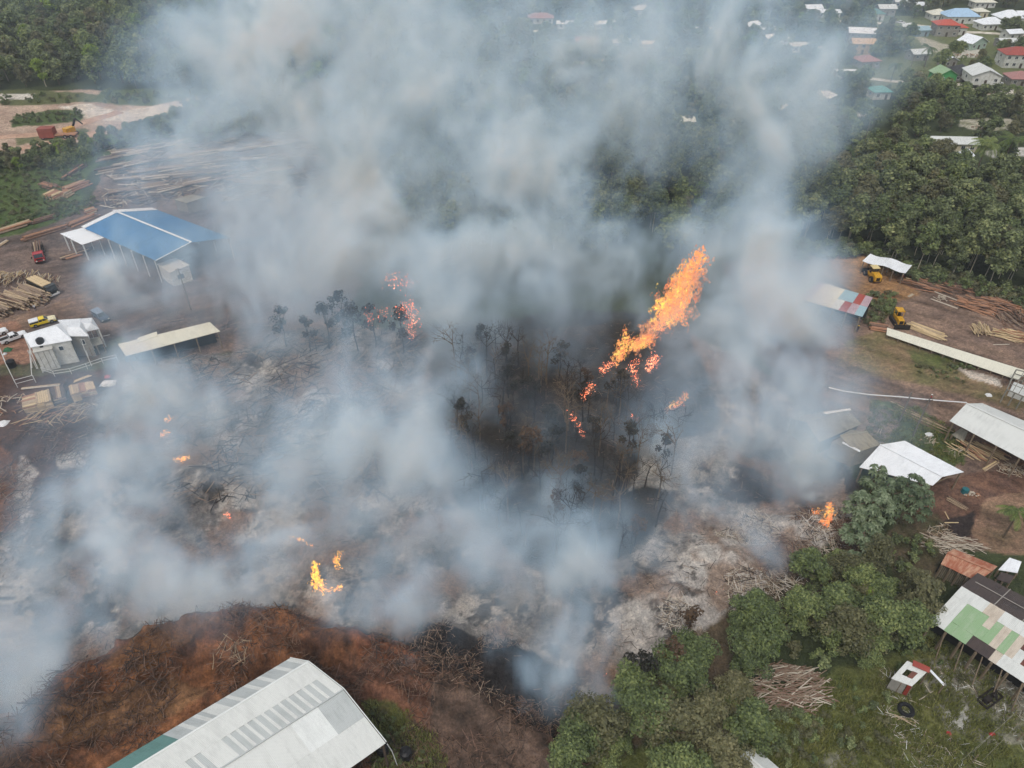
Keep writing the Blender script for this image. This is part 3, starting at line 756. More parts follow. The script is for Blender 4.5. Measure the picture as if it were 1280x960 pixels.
# --- far white roof and the patched roof by the wood
def wavy_roof():
    A, B, C, D = G(1078, 326, 3.4), G(1132, 341, 3.2), G(1140.5, 331, 3.8), G(1088, 317, 4)
    t = thing('canopy', 'long narrow white canopy with a sagging roof along the edge of the wood', 'canopy', H(A.lerp(C, .5)))
    def pick(c, r): return S_WHITE
    for c in range(8):
        s0, s1 = -.25 * math.sin(c / 8 * 9), -.25 * math.sin((c + 1) / 8 * 9)
        mb = MB(); slab(mb, bil(A, B, C, D, c / 8, 0) + Vector((0, 0, s0)), bil(A, B, C, D, (c + 1) / 8, 0) + Vector((0, 0, s1)), bil(A, B, C, D, (c + 1) / 8, 1) + Vector((0, 0, s1)), bil(A, B, C, D, c / 8, 1) + Vector((0, 0, s0)), .06, (c, 0))
        mb.build('roof_sheet', S_WHITE, t)
    for E_, F_ in ((A, B), (D, C)):
        P = along(E_, F_, 5, .04); posts(t, P, [p.z - .3 for p in P], .1)
wavy_roof()
def multi_roof():
    A, B, C, D = G(990, 371, 4.2), G(1078, 396, 4.2), G(1091, 372, 5.6), G(1015, 350, 5.6)
    t = thing('patched_shed', 'open shed roofed in white, blue and red patches beside the green bushes', 'shed', H(A.lerp(C, .5)))
    cols = [S_LBLUE, S_LILAC, S_WHITE, S_WHITE, S_WHITE, S_PALE, S_LBLUE, None, S_LILAC]
    def pick(c, r):
        if c < 2: return (S_LBLUE, S_LILAC)[c]
        if c < 5: return S_CREAM
        if c == 5: return S_LBLUE if r else S_PALE
        if c == 6: return S_RED if r < 1 else S_LBLUE
        if c == 7: return (S_LILAC, S_RED)[r]
        return (S_LBLUE, S_LILAC)[r]
    sheets(t, A, B, C, D, 9, 2, pick)
    P = along(A, B, 6, .03); posts(t, P, [4.0] * 6)
    P = along(D, C, 6, .03); posts(t, P, [5.4] * 6)
    wall(t, A.lerp(D, .9), B.lerp(C, .9), 0, 5, SHADEW, .1, 'back_wall')
multi_roof()
# --- long low pale roof strip
A, B, C, D = G(1108, 418.5, .9), G(1272, 475, .9), G(1285, 464, 1.5), G(1109, 409.5, 1.5)
t = thing('drying_shelter', 'very long low pale strip roof running diagonally across the timber yard', 'shelter', H(A.lerp(C, .5)))
sheets(t, A, B, C, D, 14, 1, lambda c, r: S_CREAM, lift=.006)
for X_, Y_, hh in ((A, B, .8), (D, C, 1.4)):
    P = along(X_, Y_, 12, .01); posts(t, P, [hh] * 12, .08)

def gable(name, label, cat, A1, A2, R1, R2, front, back, B1=None, B2=None, cols=6, walls=None, rows=1, backcols=None, group=None, post_n=5, pick=None, bpick=None, gable_walls=True):
    """A eave seen, R ridge, B far eave (mirrored when not given)"""
    A1, A2, R1, R2 = (G(*p) for p in (A1, A2, R1, R2))
    if B1 is None:
        B1 = Vector((2 * R1.x - A1.x, 2 * R1.y - A1.y, A1.z)); B2 = Vector((2 * R2.x - A2.x, 2 * R2.y - A2.y, A2.z))
    else: B1, B2 = G(*B1), G(*B2)
    t = thing(name, label, cat, H((A1 + B2) / 2), group)
    sheets(t, A1, A2, R2, R1, cols, rows, pick or (lambda c, r: front))
    sheets(t, B2, B1, R1, R2, backcols or cols, 1, bpick or (lambda c, r: back))
    mb = MB(); z = Vector((0, 0, .1)); mb.beam(R1 + z, R2 + z, .3, .06); mb.build('ridge_cap', front, t)
    c = (A1 + A2 + B1 + B2) / 4
    if walls:
        I = [p.lerp(c, .09) for p in (A1, A2, B2, B1)]
        for i in range(4):
            wall(t, I[i], I[(i + 1) % 4], -.2, I[i].z - .12, walls, .14)
        if gable_walls:
            for P, Q_, R in ((I[0], I[3], R1.lerp(c, .09)), (I[1], I[2], R2.lerp(c, .09))):
                mb = MB(); r = Vector((R.x, R.y, R.z - .12)); p = Vector((P.x, P.y, P.z - .14)); q = Vector((Q_.x, Q_.y, Q_.z - .14))
                o = (Q_ - P).cross(Vector((0, 0, 1))).normalized() * .07
                mb.poly([p + o, q + o, r + o]); mb.poly([r - o, q - o, p - o]); mb.poly([p + o, r + o, r - o, p - o]); mb.poly([r + o, q + o, q - o, r - o]); mb.build('gable_end', walls, t)
        t['_I'] = [tuple(p) for p in I]
    else:
        for P0, P1 in ((A1, A2), (B1, B2)):
            P = along(P0, P1, post_n, .04); posts(t, P, [p.z - .12 for p in P], .1)
        for k in range(3):
            p, q = A1.lerp(A2, .04 + .46 * k), B1.lerp(B2, .04 + .46 * k)
            mb = MB(); mb.beam(p - z * 2, q - z * 2, .12, .18); mb.build('tie_beam', TIMBER, t)
    return t, (A1, A2, R1, R2, B1, B2)
# grey shed with lumber under it, right edge
t, K = gable('lumber_shed', 'long grey-roofed lumber shed at the right edge above the stacked boards', 'shed', (1187, 526, 4.5), (1310, 591, 4.5), (1208, 504.5, 6), (1340, 566, 6), S_PALE, S_PALE, cols=9, B1=(1228, 504, 4.6), B2=(1360, 560, 4.6))
wall(t, K[0].lerp(K[4], .75), K[1].lerp(K[5], .75), 0, 4.2, plain('brown_boarding', (112, 84, 62), .9, .35, 1.5), .12, 'boarded_wall')
t2, Q = flat_building('sheet_panel', 'loose bent zinc sheet leaning at the corner of the grey lumber shed', 'metal sheet', [(1190, 543), (1204, 552), (1210, 540), (1202, 535)], [1.2, .8, 2.4, 2.6], S_GREY, None)
# weathered roofs by the smoke
t, K = gable('plank_house', 'weathered grey shed with a streaked zinc roof nearest the drifting smoke', 'shed', (1024, 553, 3.2), (1077, 530, 3.2), (1008, 528, 5), (1058, 512, 5), S_GREY, S_GREY, walls=plain('grey_boarding', (120, 114, 104), .9, .35, 1.2), cols=8)
mb = MB(); mb.beam(G(1030, 516.5, 5.2), G(1063, 511.5, 5.2), .5, .08); mb.build('ridge_flashing', S_WHITE, t)
t, K = gable('plank_house', 'small dun-roofed shed between the streaked zinc shed and the white roof', 'shed', (1070, 566, 3.4), (1101, 556, 3.4), (1050, 545, 4.9), (1084, 540, 4.9), S_OLIVE, S_OLIVE, walls=plain('pale_boarding', (158, 150, 134), .9, .3, 1.2), cols=5, B1=(1038, 551, 3.4), B2=(1064, 537, 3.4))
mb = MB(); mb.beam(G(1053, 553, 4.2), G(1075, 564, 3.6), .5, .06); mb.build('barge_board', S_WHITE, t)
# bright white open roof
t, K = gable('white_roof_shed', 'open shed with bright white twin-slope roof behind the big-leaved tree', 'shed', (1074, 584, 3.2), (1166, 607, 3.2), (1100, 556, 4.4), (1178, 596, 4.4), S_WHITE, S_WHITE, cols=8, B1=(1131, 551, 4.9), B2=(1205, 590, 4.4), post_n=5)
# patched roof at the right edge
def patchwork():
    A1, A2 = G(1162, 776, 4.2), G(1305, 870, 4.2)
    R1, R2 = G(1202, 733, 5.6), G(1345, 816, 5.6)
    t = thing('workshop', 'workshop roofed in pale, green and rust-red patches at the right edge', 'workshop', H((A1 + R2) / 2))
    def pick(c, r):
        # r: 0 lowest .. 3 ridge
        tab = ["WWGGGBBBPWWWWPRW", "WWGGGGGPGPWRWPWW", "WWGGGPGPGPRWWWWW", "WWWWPPWWWWWWWWWW"]
        row = tab[r]; ch = row[c] if c < len(row) else 'W'
        return {'W': S_PALE, 'G': S_GREEN, 'P': S_PINKW, 'R': S_RUSTD, 'B': S_BROWN, ' ': S_BROWN}[ch]
    sheets(t, A1, A2, R2, R1, 15, 4, pick, lift=.03)
    # dark back roof, laid in broad brown sheets
    B1, B2 = G(1222, 716, 4.2), G(1365, 790, 4.2)
    sheets(t, B2, B1, R1, R2, 9, 2, lambda c, r: S_BROWN, lift=.05)
    for u in (.3, .55, .8):
        mb = MB(); p, q = bil(B2, B1, R1, R2, 1 - u, 0), bil(B2, B1, R1, R2, 1 - u, 1); mb.beam(p + Vector((0, 0, .12)), q + Vector((0, 0, .12)), .12, .05); mb.build('batten', CONC, t)
    mb = MB(); p, q = bil(B2, B1, R1, R2, .1, .5), bil(B2, B1, R1, R2, .95, .5); mb.beam(p + Vector((0, 0, .14)), q + Vector((0, 0, .14)), .12, .05); mb.build('batten', CONC, t)
    P = along(A1, A2, 8, .02); posts(t, P, [4.0] * 8, .12)
    P = along(B1, B2, 6, .03); posts(t, P, [4.0] * 6, .12, DTIMBER)
    for k in range(5):
        p = A1.lerp(A2, .15 + .17 * k); q = p.lerp(R1, .0) + Vector((-.6, -1.6, 0)); g = H(q)
        mb = MB(); mb.beam(g, (p.x, p.y, 4.0), .12, .12); mb.build('brace', TIMBER, t)
    mb = MB(); q = A1.lerp(R1, .35); d = (A2 - A1).normalized(); q = q + d * .5; r = q + d * 12
    wall(t, q, r, 0, 4, SHADEW, .1, 'back_wall')
patchwork()
# rusty boarded shed
t, K = gable('rusty_shed', 'narrow boarded shed with a rust-red roof by the pile of pale poles', 'shed', (1176, 705, 3.0), (1222, 727, 3.0), (1184, 691, 3.9), (1240, 714, 3.9), S_RUST, S_RUST, cols=5, B1=(1192, 686, 3.4), B2=(1247, 708, 3.4))
I = [K[0].lerp(K[4], .12), K[1].lerp(K[5], .12)]
nb = 22
for k in range(nb):
    a = I[0].lerp(I[1], k / nb); b = I[0].lerp(I[1], (k + .78) / nb)
    mb = MB(); mb.beam((*a.lerp(b, .5)[:2], -.1), (*a.lerp(b, .5)[:2], 2.8 + RND.uniform(-.1, .1)), (b - a).length, .05)
    mb.build('board', plain('bleached_board', (152, 144, 124), .9, .3, 2), t)
wall(t, I[0] + Vector((.3, .6, 0)), I[1] + Vector((.3, .6, 0)), 0, 2.8, SHADEW, .08, 'inner_wall')
flat_building('tarpaulin_shelter', 'small shelter under a crumpled white sheet between the rusty shed and the palm', 'shelter', [(1248, 712), (1272, 716), (1277, 702), (1262, 697)], [1.7, 1.5, 2.0, 2.2], S_WHITE, None)
flat_building('black_shelter', 'low black-roofed shelter just below the crumpled white sheet', 'shelter', [(1245, 724), (1262, 729), (1268, 720), (1252, 715)], [1.5, 1.5, 1.6, 1.6], S_BROWN, None)
# hut with red ridge
def hut():
    A1, A2 = G(1114, 848, 2.2), G(1140, 858, 2.2)
    R1, R2 = G(1134, 826, 3.4), G(1161, 838, 3.4)
    B1, B2 = G(1153, 833, 2.2), G(1180, 856, 2.2)
    t = thing('hut', 'broken little hut with a pale roof, red ridge and open end', 'hut', H((A1 + B2) / 2))
    def pick(c, r):
        if (c, r) in ((1, 1), (2, 1)): return S_RUSTD
        return S_PALE
    sheets(t, A1, A2, R2, R1, 4, 3, lambda c, r: (None if (c, r) == (1, 1) else S_RUSTD if (c, r) == (2, 1) else S_PALE))
    mb = MB(); a, b = R1.lerp(R2, .25), R1.lerp(R2, 1.03); z = Vector((0, 0, .1)); mb.beam(a + z, b + z, .9, .06); mb.build('ridge_cap', S_RED, t)
    mb = MB(); mb.beam(R2 + Vector((.2, 0, 0)), B2, .35, .08); mb.build('barge_board', S_WHITE, t)
    for k in range(3):
        p = R1.lerp(R2, k / 2); q = B1.lerp(B2, k / 2); mb = MB(); mb.beam(p, q, .1, .1); mb.build('rafter', TIMBER, t)
    P = [A1.lerp(B2, .06), A2, B1, B2, R2, A1.lerp(A2, .5)]; posts(t, P, [p.z - .05 for p in P], .07)
    wall(t, A1.lerp(A2, .03), A1.lerp(A2, .75), 0, 2.1, WALLG, .1); wall(t, A1.lerp(A2, .8), A2, 0, 2.1, plain('red_paint', (150, 60, 48), .7, .3, 2), .1)
hut()
# corner roofs at the bottom edge
t, K = gable('small_house', 'small pale pitched roof just entering at the bottom edge of the picture', 'house', (912, 958, 2.6), (948, 990, 2.6), (930, 941, 3.6), (966, 972, 3.6), S_PALE, S_PALE, cols=3, walls=WALLG)
t, K = gable('small_house', 'leftmost small roof corner at the bottom edge under the pale tree', 'house', (884, 966, 2.4), (905, 985, 2.4), (894, 950, 3.2), (912, 966, 3.2), S_PINKW, S_PALE, cols=2, walls=WALLG)
# bare frame building, right edge
def frame_building():
    O = [G(1250, 503, 0), G(1300, 525, 0), G(1330, 495, 0), G(1262, 478, 0)]
    t = thing('building_frame', 'bare grey roof frame of an unfinished building at the right edge', 'building frame', H(O[0].lerp(O[2], .5)))
    FR = plain('grey_frame', (140, 138, 128), .8, .3, 2)
    top = [Vector((p.x, p.y, 3.2)) for p in O]
    for A_, B_ in ((0, 1), (1, 2), (2, 3), (3, 0)):
        mb = MB(); mb.beam(top[A_], top[B_], .18, .18); mb.build('beam', FR, t)
    R1 = top[0].lerp(top[3], .5) + Vector((0, 0, 1.4)); R2 = top[1].lerp(top[2], .5) + Vector((0, 0, 1.4))
    mb = MB(); mb.beam(R1, R2, .15, .18); mb.build('beam', FR, t)
    for k in range(8):
        u = k / 7
        for s_ in (0, 1):
            e = top[0].lerp(top[1], u) if s_ == 0 else top[3].lerp(top[2], u)
            mb = MB(); mb.beam(e, R1.lerp(R2, u), .12, .14); mb.build('rafter', FR, t)
    for k in range(6):
        for A_, B_ in ((0, 1), (3, 2)):
            p = top[A_].lerp(top[B_], k / 5); g = H(p); mb = MB(); mb.beam(g, p, .18, .18); mb.build('post', FR, t)
    for v in (.35, .7):
        mb = MB(); mb.beam(top[0].lerp(R1, v) + Vector((0, 0, .1)), top[1].lerp(R2, v) + Vector((0, 0, .1)), .1, .08); mb.build('purlin', FR, t)
    mb = MB(); c = O[0].lerp(O[2], .5); mb.box((c.x, c.y, .5), (8, 4, 1.2), -.7); mb.build('sheeting', S_PALE, t)
frame_building()

# ------------------------------------------------------------------ vehicles
TYRE = plain('tyre_rubber', (30, 30, 32), .9, .2, 3)
RIM = plain('wheel_rim', (150, 150, 150), .4, .2, 3, .6)
def paint(key, c, rough=.3): return plain(key, c, rough, .12, 1, spec=.5)
P_WHITE = paint('white_car_paint', (225, 225, 225)); P_YEL = paint('yellow_car_paint', (236, 204, 30)); P_RED = paint('red_truck_paint', (170, 40, 44))
P_BLK = paint('black_truck_paint', (38, 42, 40)); P_DOZ = plain('machine_yellow', (214, 160, 40), .5, .35, 2); P_LAMP = plain('headlight_lens', (235, 235, 225), .2, .1, 2)
P_DBLUE = paint('dark_blue_car_paint', (58, 70, 90)); IRON = plain('dark_iron', (52, 46, 42), .7, .3, 2, .4)
def wheel_mesh(r, w):
    a = MB().tube((0, -w / 2, 0), (0, w / 2, 0), r, r, 14).mesh('tyre', TYRE)
    b = MB().tube((0, -w / 2 - .01, 0), (0, w / 2 + .01, 0), r * .55, r * .55, 10).mesh('rim', RIM)
    return a, b
def add_wheels(t, pts, r, w):
    a, b = wheel_mesh(r, w)
    for x, y in pts:
        o = part('wheel', a, t, (x, y, r)); part('rim', b, o)
def pickup(label, px, py, yw, body, canopy, cabcol=None, hood=None, group='pickup trucks parked in the yard'):
    t = thing('pickup_truck', label, 'pickup truck', GP(px, py, .02), group, yw)
    cab = cabcol or body
    mb = MB(); mb.prism([(-2.6, .45), (-2.6, .95), (-.6, .98), (1.0, 1.0), (2.35, .92), (2.6, .75), (2.6, .4)], -.9, .9); mb.build('body', body, t, local=True)
    if hood is not None:
        mb = MB(); mb.prism([(1.02, .6), (1.02, 1.03), (2.34, .95), (2.62, .78), (2.62, .6)], -.915, .915); mb.build('hood', hood, t, local=True)
    mb = MB(); mb.prism([(-.75, .99), (-.6, 1.5), (.55, 1.52), (1.15, 1.0)], -.8, .8); mb.build('windows', GLASS, t, local=True)
    mb = MB(); mb.hexa([(-.62, -.76, 1.5), (.5, -.76, 1.5), (.5, .76, 1.5), (-.62, .76, 1.5), (-.56, -.7, 1.6), (.42, -.7, 1.6), (.42, .7, 1.6), (-.56, .7, 1.6)]); mb.build('cab_roof', cab, t, local=True)
    for x0, x1, y in ((-.74, -.62, .8), (.56, 1.12, .8), (.0, .02, .8)):
        for s in (-1, 1):
            mb = MB(); mb.beam((x0 - .03 if x0 < 0 else x1, s * y, 1.0), (x1 if x0 < 0 else x0, s * y * .97, 1.5), .08, .05); mb.build('pillar', cab, t, local=True)
    if canopy:
        mb = MB(); mb.prism([(-2.55, .96), (-2.5, 1.35), (-.8, 1.38), (-.8, .96)], -.84, .84); mb.build('canopy_windows', GLASS, t, local=True)
        mb = MB(); mb.box((-1.65, 0, 1.45), (1.85, 1.7, .16)); mb.build('canopy_roof', canopy, t, local=True)
    else:
        mb = MB(); mb.box((-1.65, 0, .965), (1.7, 1.5, .03)); mb.build('load_bed', IRON, t, local=True)
        for s in (-1, 1): mb = MB(); mb.box((-1.65, s * .84, 1.05), (1.85, .1, .2)); mb.build('bed_side', body, t, local=True)
    for s in (-1, 1):
        mb = MB(); mb.box((2.6, s * .68, .72), (.08, .35, .16)); mb.build('headlight', P_LAMP, t, local=True)
        mb = MB(); mb.box((-2.61, s * .8, .8), (.06, .16, .3)); mb.build('tail_light', P_RED, t, local=True)
    mb = MB(); mb.box((2.66, 0, .48), (.1, 1.7, .2)); mb.build('bumper', IRON, t, local=True)
    add_wheels(t, [(1.65, .8), (1.65, -.8), (-1.6, .8), (-1.6, -.8)], .4, .28)
    return t
pickup('yellow pickup truck with a white canopy and pale bonnet behind the white house', 55, 405, yaw((40, 406), (72, 397)), P_YEL, P_WHITE, P_YEL, plain('cream_bonnet', (226, 214, 176), .4, .1, 1))
pickup('silver-white pickup truck with dark open bed parked left of the white house', 18, 425, yaw((5, 429), (29, 420)), P_WHITE, None)
pickup('white pickup with dark canopy windows cut by the left edge of the picture', -6, 421, yaw((5, 429), (29, 420)), P_WHITE, P_WHITE)
pickup('dark blue car with pale roof half hidden in smoke behind the white house', 127, 398, yaw((120, 392), (135, 404)), P_DBLUE, plain('grey_blue_canopy', (128, 142, 160), .5, .1, 1), paint('grey_blue_paint', (128, 142, 160)))

LOGM = [plain('pale_debarked_log', (184, 162, 134), .85, .3, 1.5), plain('grey_log', (150, 130, 112), .9, .3, 1.5), plain('red_brown_log', (134, 106, 90), .9, .35, 1.5), plain('dark_log', (96, 76, 64), .9, .35, 1.5), plain('fresh_yellow_timber', (208, 184, 144), .8, .2, 1.2), plain('orange_sawn_timber', (172, 128, 100), .85, .25, 1.2), plain('bleached_pole', (198, 186, 168), .85, .25, 1.5), plain('burnt_pole', (60, 54, 52), .9, .3, 1.5)]
def log_mesh(L, r, mat, n=7, taper=.8, bend=0.0):
    mb = MB()
    if bend:
        m = Vector((0, bend, bend * .5)); mb.tube((-L / 2, 0, 0), m, r, r * (1 + taper) / 2, n); mb.tube(m, (L / 2, 0, 0), r * (1 + taper) / 2, r * taper, n)
    else: mb.tube((-L / 2, 0, 0), (L / 2, 0, 0), r, r * taper, n)
    return mb.mesh('log', mat)
def board_mesh(L, w, h, mat): return MB().box((0, 0, 0), (L, w, h)).mesh('board', mat)
MESHC = {}
def lm(L, r, k, bend=0.0):
    key = ('l', L, r, k, bend)
    if key not in MESHC: MESHC[key] = log_mesh(L, r, LOGM[k], bend=bend)
    return MESHC[key]
def bm_(L, w, h, k):
    key = ('b', L, w, h, k)
    if key not in MESHC: MESHC[key] = board_mesh(L, w, h, LOGM[k])
    return MESHC[key]
def log_pile(name, label, px, py, ang, L, r, nx, nz, ks, jit=.06, spread=1.0, piece='log', cat='log pile', group=None, bend=0):
    """stacked in layers across the direction ang"""
    base = GP(px, py); t = thing(name, label, cat, base, group, ang)
    for z in range(nz):
        n = nx - z
        for i in range(n):
            y = (i - (n - 1) / 2) * r * 2.05 * spread; l = L * RND.choice((.8, .9, 1.0))
            part(piece, lm(round(l, 1), r, RND.choice(ks), RND.choice((0, bend))), t, (RND.uniform(-1, 1) * L * jit, y + RND.uniform(-.1, .1) * r, r + z * r * 1.75), (RND.uniform(-3, 3), RND.uniform(-.02, .02), RND.uniform(-1, 1) * jit))
    return t
def tangle(name, label, px, py, rx, ry, hh, n, lens, r, ks, ang=0, swing=1.2, cat='brush pile', piece='pole', group=None, up=.15):
    """poles thrown on a heap"""
    base = GP(px, py); t = thing(name, label, cat, base, group)
    for i in range(n):
        a = RND.uniform(0, 6.283); q = math.sqrt(RND.random()); x, y = rx * q * math.cos(a), ry * q * math.sin(a)
        z = hh * (1 - q * q) * RND.uniform(.5, 1) + r
        p = H((base.x + x, base.y + y), 0) - base
        l = RND.choice(lens)
        part(piece, lm(l, r, RND.choice(ks), RND.choice((0, .15))), t, (x, y, p.z + z), (0, RND.uniform(-up, up), ang + RND.uniform(-swing, swing)))
    return t
# big stack of long logs beside the black truck: two tiers of ranks
an = yaw((0, 352), (58, 372))
log_pile('log_pile', 'big stack of long peeled logs beside the black truck', 34, 374, an, 9, .22, 17, 5, (0, 1, 0, 2, 1), .16)
log_pile('log_pile', 'lower left stack of long peeled logs cut by the left edge of the picture', -2, 386, an, 9, .22, 16, 4, (0, 1, 1, 3), .14)
tangle('log_pile', 'heap of short cream poles thrown between the log stack and the black truck', 30, 350, 8.5, 2.6, 2.0, 130, (2.0, 2.6, 3.2), .09, (0, 4, 6, 2), yaw((20, 360), (30, 340)), .5, 'pole heap')
tangle('log_pile', 'cream poles heaped at the left edge behind the long logs', -14, 348, 5, 2.6, 1.8, 60, (2.0, 2.6), .09, (0, 4, 6), 1.3, .5, 'pole heap')
log_pile('log_pile', 'small stack of short logs at the rear wheels of the black truck', 52, 378, an, 4, .2, 5, 2, (0, 1, 3), .12)
a2 = yaw((36, 296), (90, 280))
log_pile('timber_stack', 'long stack of square orange timber lying uphill of the red truck', 57, 292, a2, 11, .28, 4, 2, (5, 2, 5), .06)
log_pile('timber_stack', 'long stack of pale timber left of the small grass island near the red truck', 18, 286, yaw((0, 292), (38, 280)), 9, .3, 4, 2, (0, 5, 1), .06)
log_pile('timber_stack', 'brown timber stack touching the green grass above the red truck', 56, 275, yaw((40, 281), (70, 272)), 7, .25, 4, 2, (2, 5, 3), .06)
log_pile('timber_stack', 'rust-brown timber stack just above the white end of the blue shed', 103, 277, yaw((88, 283), (120, 270)), 9, .28, 5, 2, (5, 2), .06)
log_pile('timber_stack', 'short timber stack on end near the white ridge of the blue shed', 114, 266, .9, 3, .25, 5, 3, (5, 0), .06)
log_pile('timber_stack', 'orange timber stack with pale ends at the edge of the smoky log field', 96, 236, yaw((84, 240), (108, 230)), 8, .3, 6, 3, (5, 5, 0), .07)
log_pile('timber_stack', 'reddish timber stack left of the orange stack at the smoky log field', 62, 234, yaw((50, 232), (72, 238)), 7, .3, 5, 2, (5, 2), .07)
log_pile('timber_stack', 'cream cut log bundle below the orange and reddish stacks', 68, 246, 1.2, 4, .28, 9, 3, (0, 4, 5), .07)
log_pile('timber_stack', 'block of sawn timber right of the cream log bundle', 84, 245, 1.35, 3.2, .3, 5, 3, (5, 0), .03)
log_pile('log_pile', 'pale logs where the grass meets the smoky log field, topmost of the left side', 94, 216, yaw((82, 224), (112, 202)), 11, .3, 4, 2, (0, 5, 3), .1)
log_pile('log_pile', 'dark logs under the white end roof of the blue shed', 96, 318, yaw((74, 318), (112, 306)), 9, .3, 3, 1, (0, 3), .05)
log_pile('log_pile', 'few orange logs lying in front of the white end posts of the blue shed', 92, 321, yaw((84, 322), (100, 318)), 4, .3, 3, 1, (5, 2), .05)
log_pile('log_pile', 'two pale logs at the left edge below the timber stacks', 2, 306, yaw((0, 310), (10, 304)), 5, .22, 3, 1, (0, 6), .05)
# the smoky log field behind the blue shed: rows of long logs
rowsF = [((130, 200), (240, 176), 3), ((150, 208), (330, 182), 3), ((180, 216), (350, 196), 3), ((160, 226), (300, 214), 3), ((240, 232), (360, 212), 2), ((300, 188), (380, 176), 2), ((150, 192), (260, 172), 2), ((280, 226), (350, 232), 2), ((130, 214), (180, 204), 2), ((200, 240), (260, 226), 2), ((150, 240), (200, 232), 2)]
rowlab = ['row of long grey logs nearest the grass at the back of the smoky log field', 'longest row of grey logs across the smoky log field', 'second long row of grey logs across the smoky log field', 'row of grey logs in thick smoke behind the blue shed roof', 'short row of logs right of the small grey lean-to in smoke', 'row of logs at the far right end of the smoky log field', 'rearmost row of grey logs below the dark bushes', 'row of logs lying across the others in the smoky field', 'short log row at the left end of the smoky log field', 'short log row just above the grey lean-to in smoke', 'short log row between orange timber and the blue shed']
for (a, b, nz), lb in zip(rowsF, rowlab):
    A_, B_ = G(*a), G(*b); L_ = (B_ - A_).length; an_ = math.atan2((B_ - A_).y, (B_ - A_).x)
    t = thing('log_row', lb, 'log row', H(A_.lerp(B_, .5)), None, an_)
    nn = int(L_ / 8) + 1
    for i in range(nn):
        for j in range(7):
            part('log', lm(8.0, .28, RND.choice((1, 3, 6, 1)), 0), t, ((i - (nn - 1) / 2) * 8.3 + RND.uniform(-1, 1), RND.uniform(-1.8, 1.8), .3 + RND.random() * .5), (0, RND.uniform(-.02, .02), RND.uniform(-.12, .12)))

def truck(label, px, py, yw, col, load, stake=False):
    t = thing('lumber_truck', label, 'truck', GP(px, py, .02), None, yw)
    mb = MB(); mb.box((-1.0, 0, .85), (8.0, .9, .25)); mb.build('chassis', IRON, t, local=True)
    mb = MB(); mb.prism([(2.1, .6), (2.1, 2.6), (2.3, 2.75), (3.4, 2.72), (3.75, 1.75), (3.85, .6)], -1.15, 1.15); mb.build('cab', col, t, local=True)
    mb = MB(); mb.hexa([(3.78, -1.0, 1.75), (3.79, -1.0, 1.75), (3.79, 1.0, 1.75), (3.78, 1.0, 1.75), (3.44, -1.0, 2.62), (3.47, -1.0, 2.62), (3.47, 1.0, 2.62), (3.44, 1.0, 2.62)]); mb.build('windscreen', GLASS, t, local=True)
    for s in (-1, 1):
        mb = MB(); mb.box((2.95, s * 1.16, 2.05), (1.0, .03, .65)); mb.build('side_window', GLASS, t, local=True)
        mb = MB(); mb.box((3.87, s * .8, .95), (.06, .32, .22)); mb.build('headlight', P_LAMP, t, local=True)
        mb = MB(); mb.beam((3.5, s * 1.2, 2.2), (3.6, s * 1.5, 2.2), .06, .06); mb.box((3.6, s * 1.5, 2.05), (.08, .2, .5)); mb.build('mirror', IRON, t, local=True)
    mb = MB(); mb.box((3.95, 0, .6), (.2, 2.3, .35)); mb.build('bumper', P_WHITE if load == 'boards' else IRON, t, local=True)
    mb = MB(); mb.box((3.84, 0, 1.3), (.05, 1.4, .35)); mb.build('grille', IRON, t, local=True)
    mb = MB(); mb.box((-1.7, 0, 1.08), (6.8, 2.3, .2)); mb.build('load_bed', IRON, t, local=True)
    if load == 'boards':
        for s in (-1, 1): mb = MB(); mb.box((-1.7, s * 1.15, 1.75), (6.9, .08, 1.15)); mb.build('side_board', col, t, local=True)
        mb = MB(); mb.box((-5.12, 0, 1.75), (.08, 2.3, 1.15)); mb.build('tail_board', col, t, local=True)
        for i in range(3):
            for z in range(6):
                part('board', bm_(6.9, .66, .2, 4), t, (-1.8 + RND.uniform(-.15, .15), (i - 1) * .72, 1.35 + z * .215))
    else:
        for x in (-4.6, -2.2, .6):
            for s in (-1, 1): mb = MB(); mb.beam((x, s * 1.12, 1.1), (x, s * 1.12, 2.5), .1, .1); mb.build('stake', IRON, t, local=True)
        mb = MB(); mb.box((1.85, 0, 1.9), (.15, 2.3, 1.6)); mb.build('headboard', col, t, local=True)
        for i in range(16):
            part('log', lm(7.0, .13, RND.choice((0, 1, 2)), 0), t, (-2.6 + RND.uniform(-.9, .6), RND.uniform(-.8, .8), 1.35 + (i // 4) * .27), (0, RND.uniform(-.06, .06), RND.uniform(-.05, .05)))
    add_wheels(t, [(2.9, 1.0), (2.9, -1.0), (-2.6, 1.0), (-2.6, -1.0), (-3.9, 1.0), (-3.9, -1.0)], .52, .34)
    return t
truck('black truck loaded high with fresh yellow boards beside the log stack', 58, 364, yaw((44, 352), (72, 366)), P_BLK, 'boards')
truck('red truck carrying thin logs, facing the camera in the open yard', 51, 322, yaw((50, 308), (52.5, 328)), P_RED, 'logs')

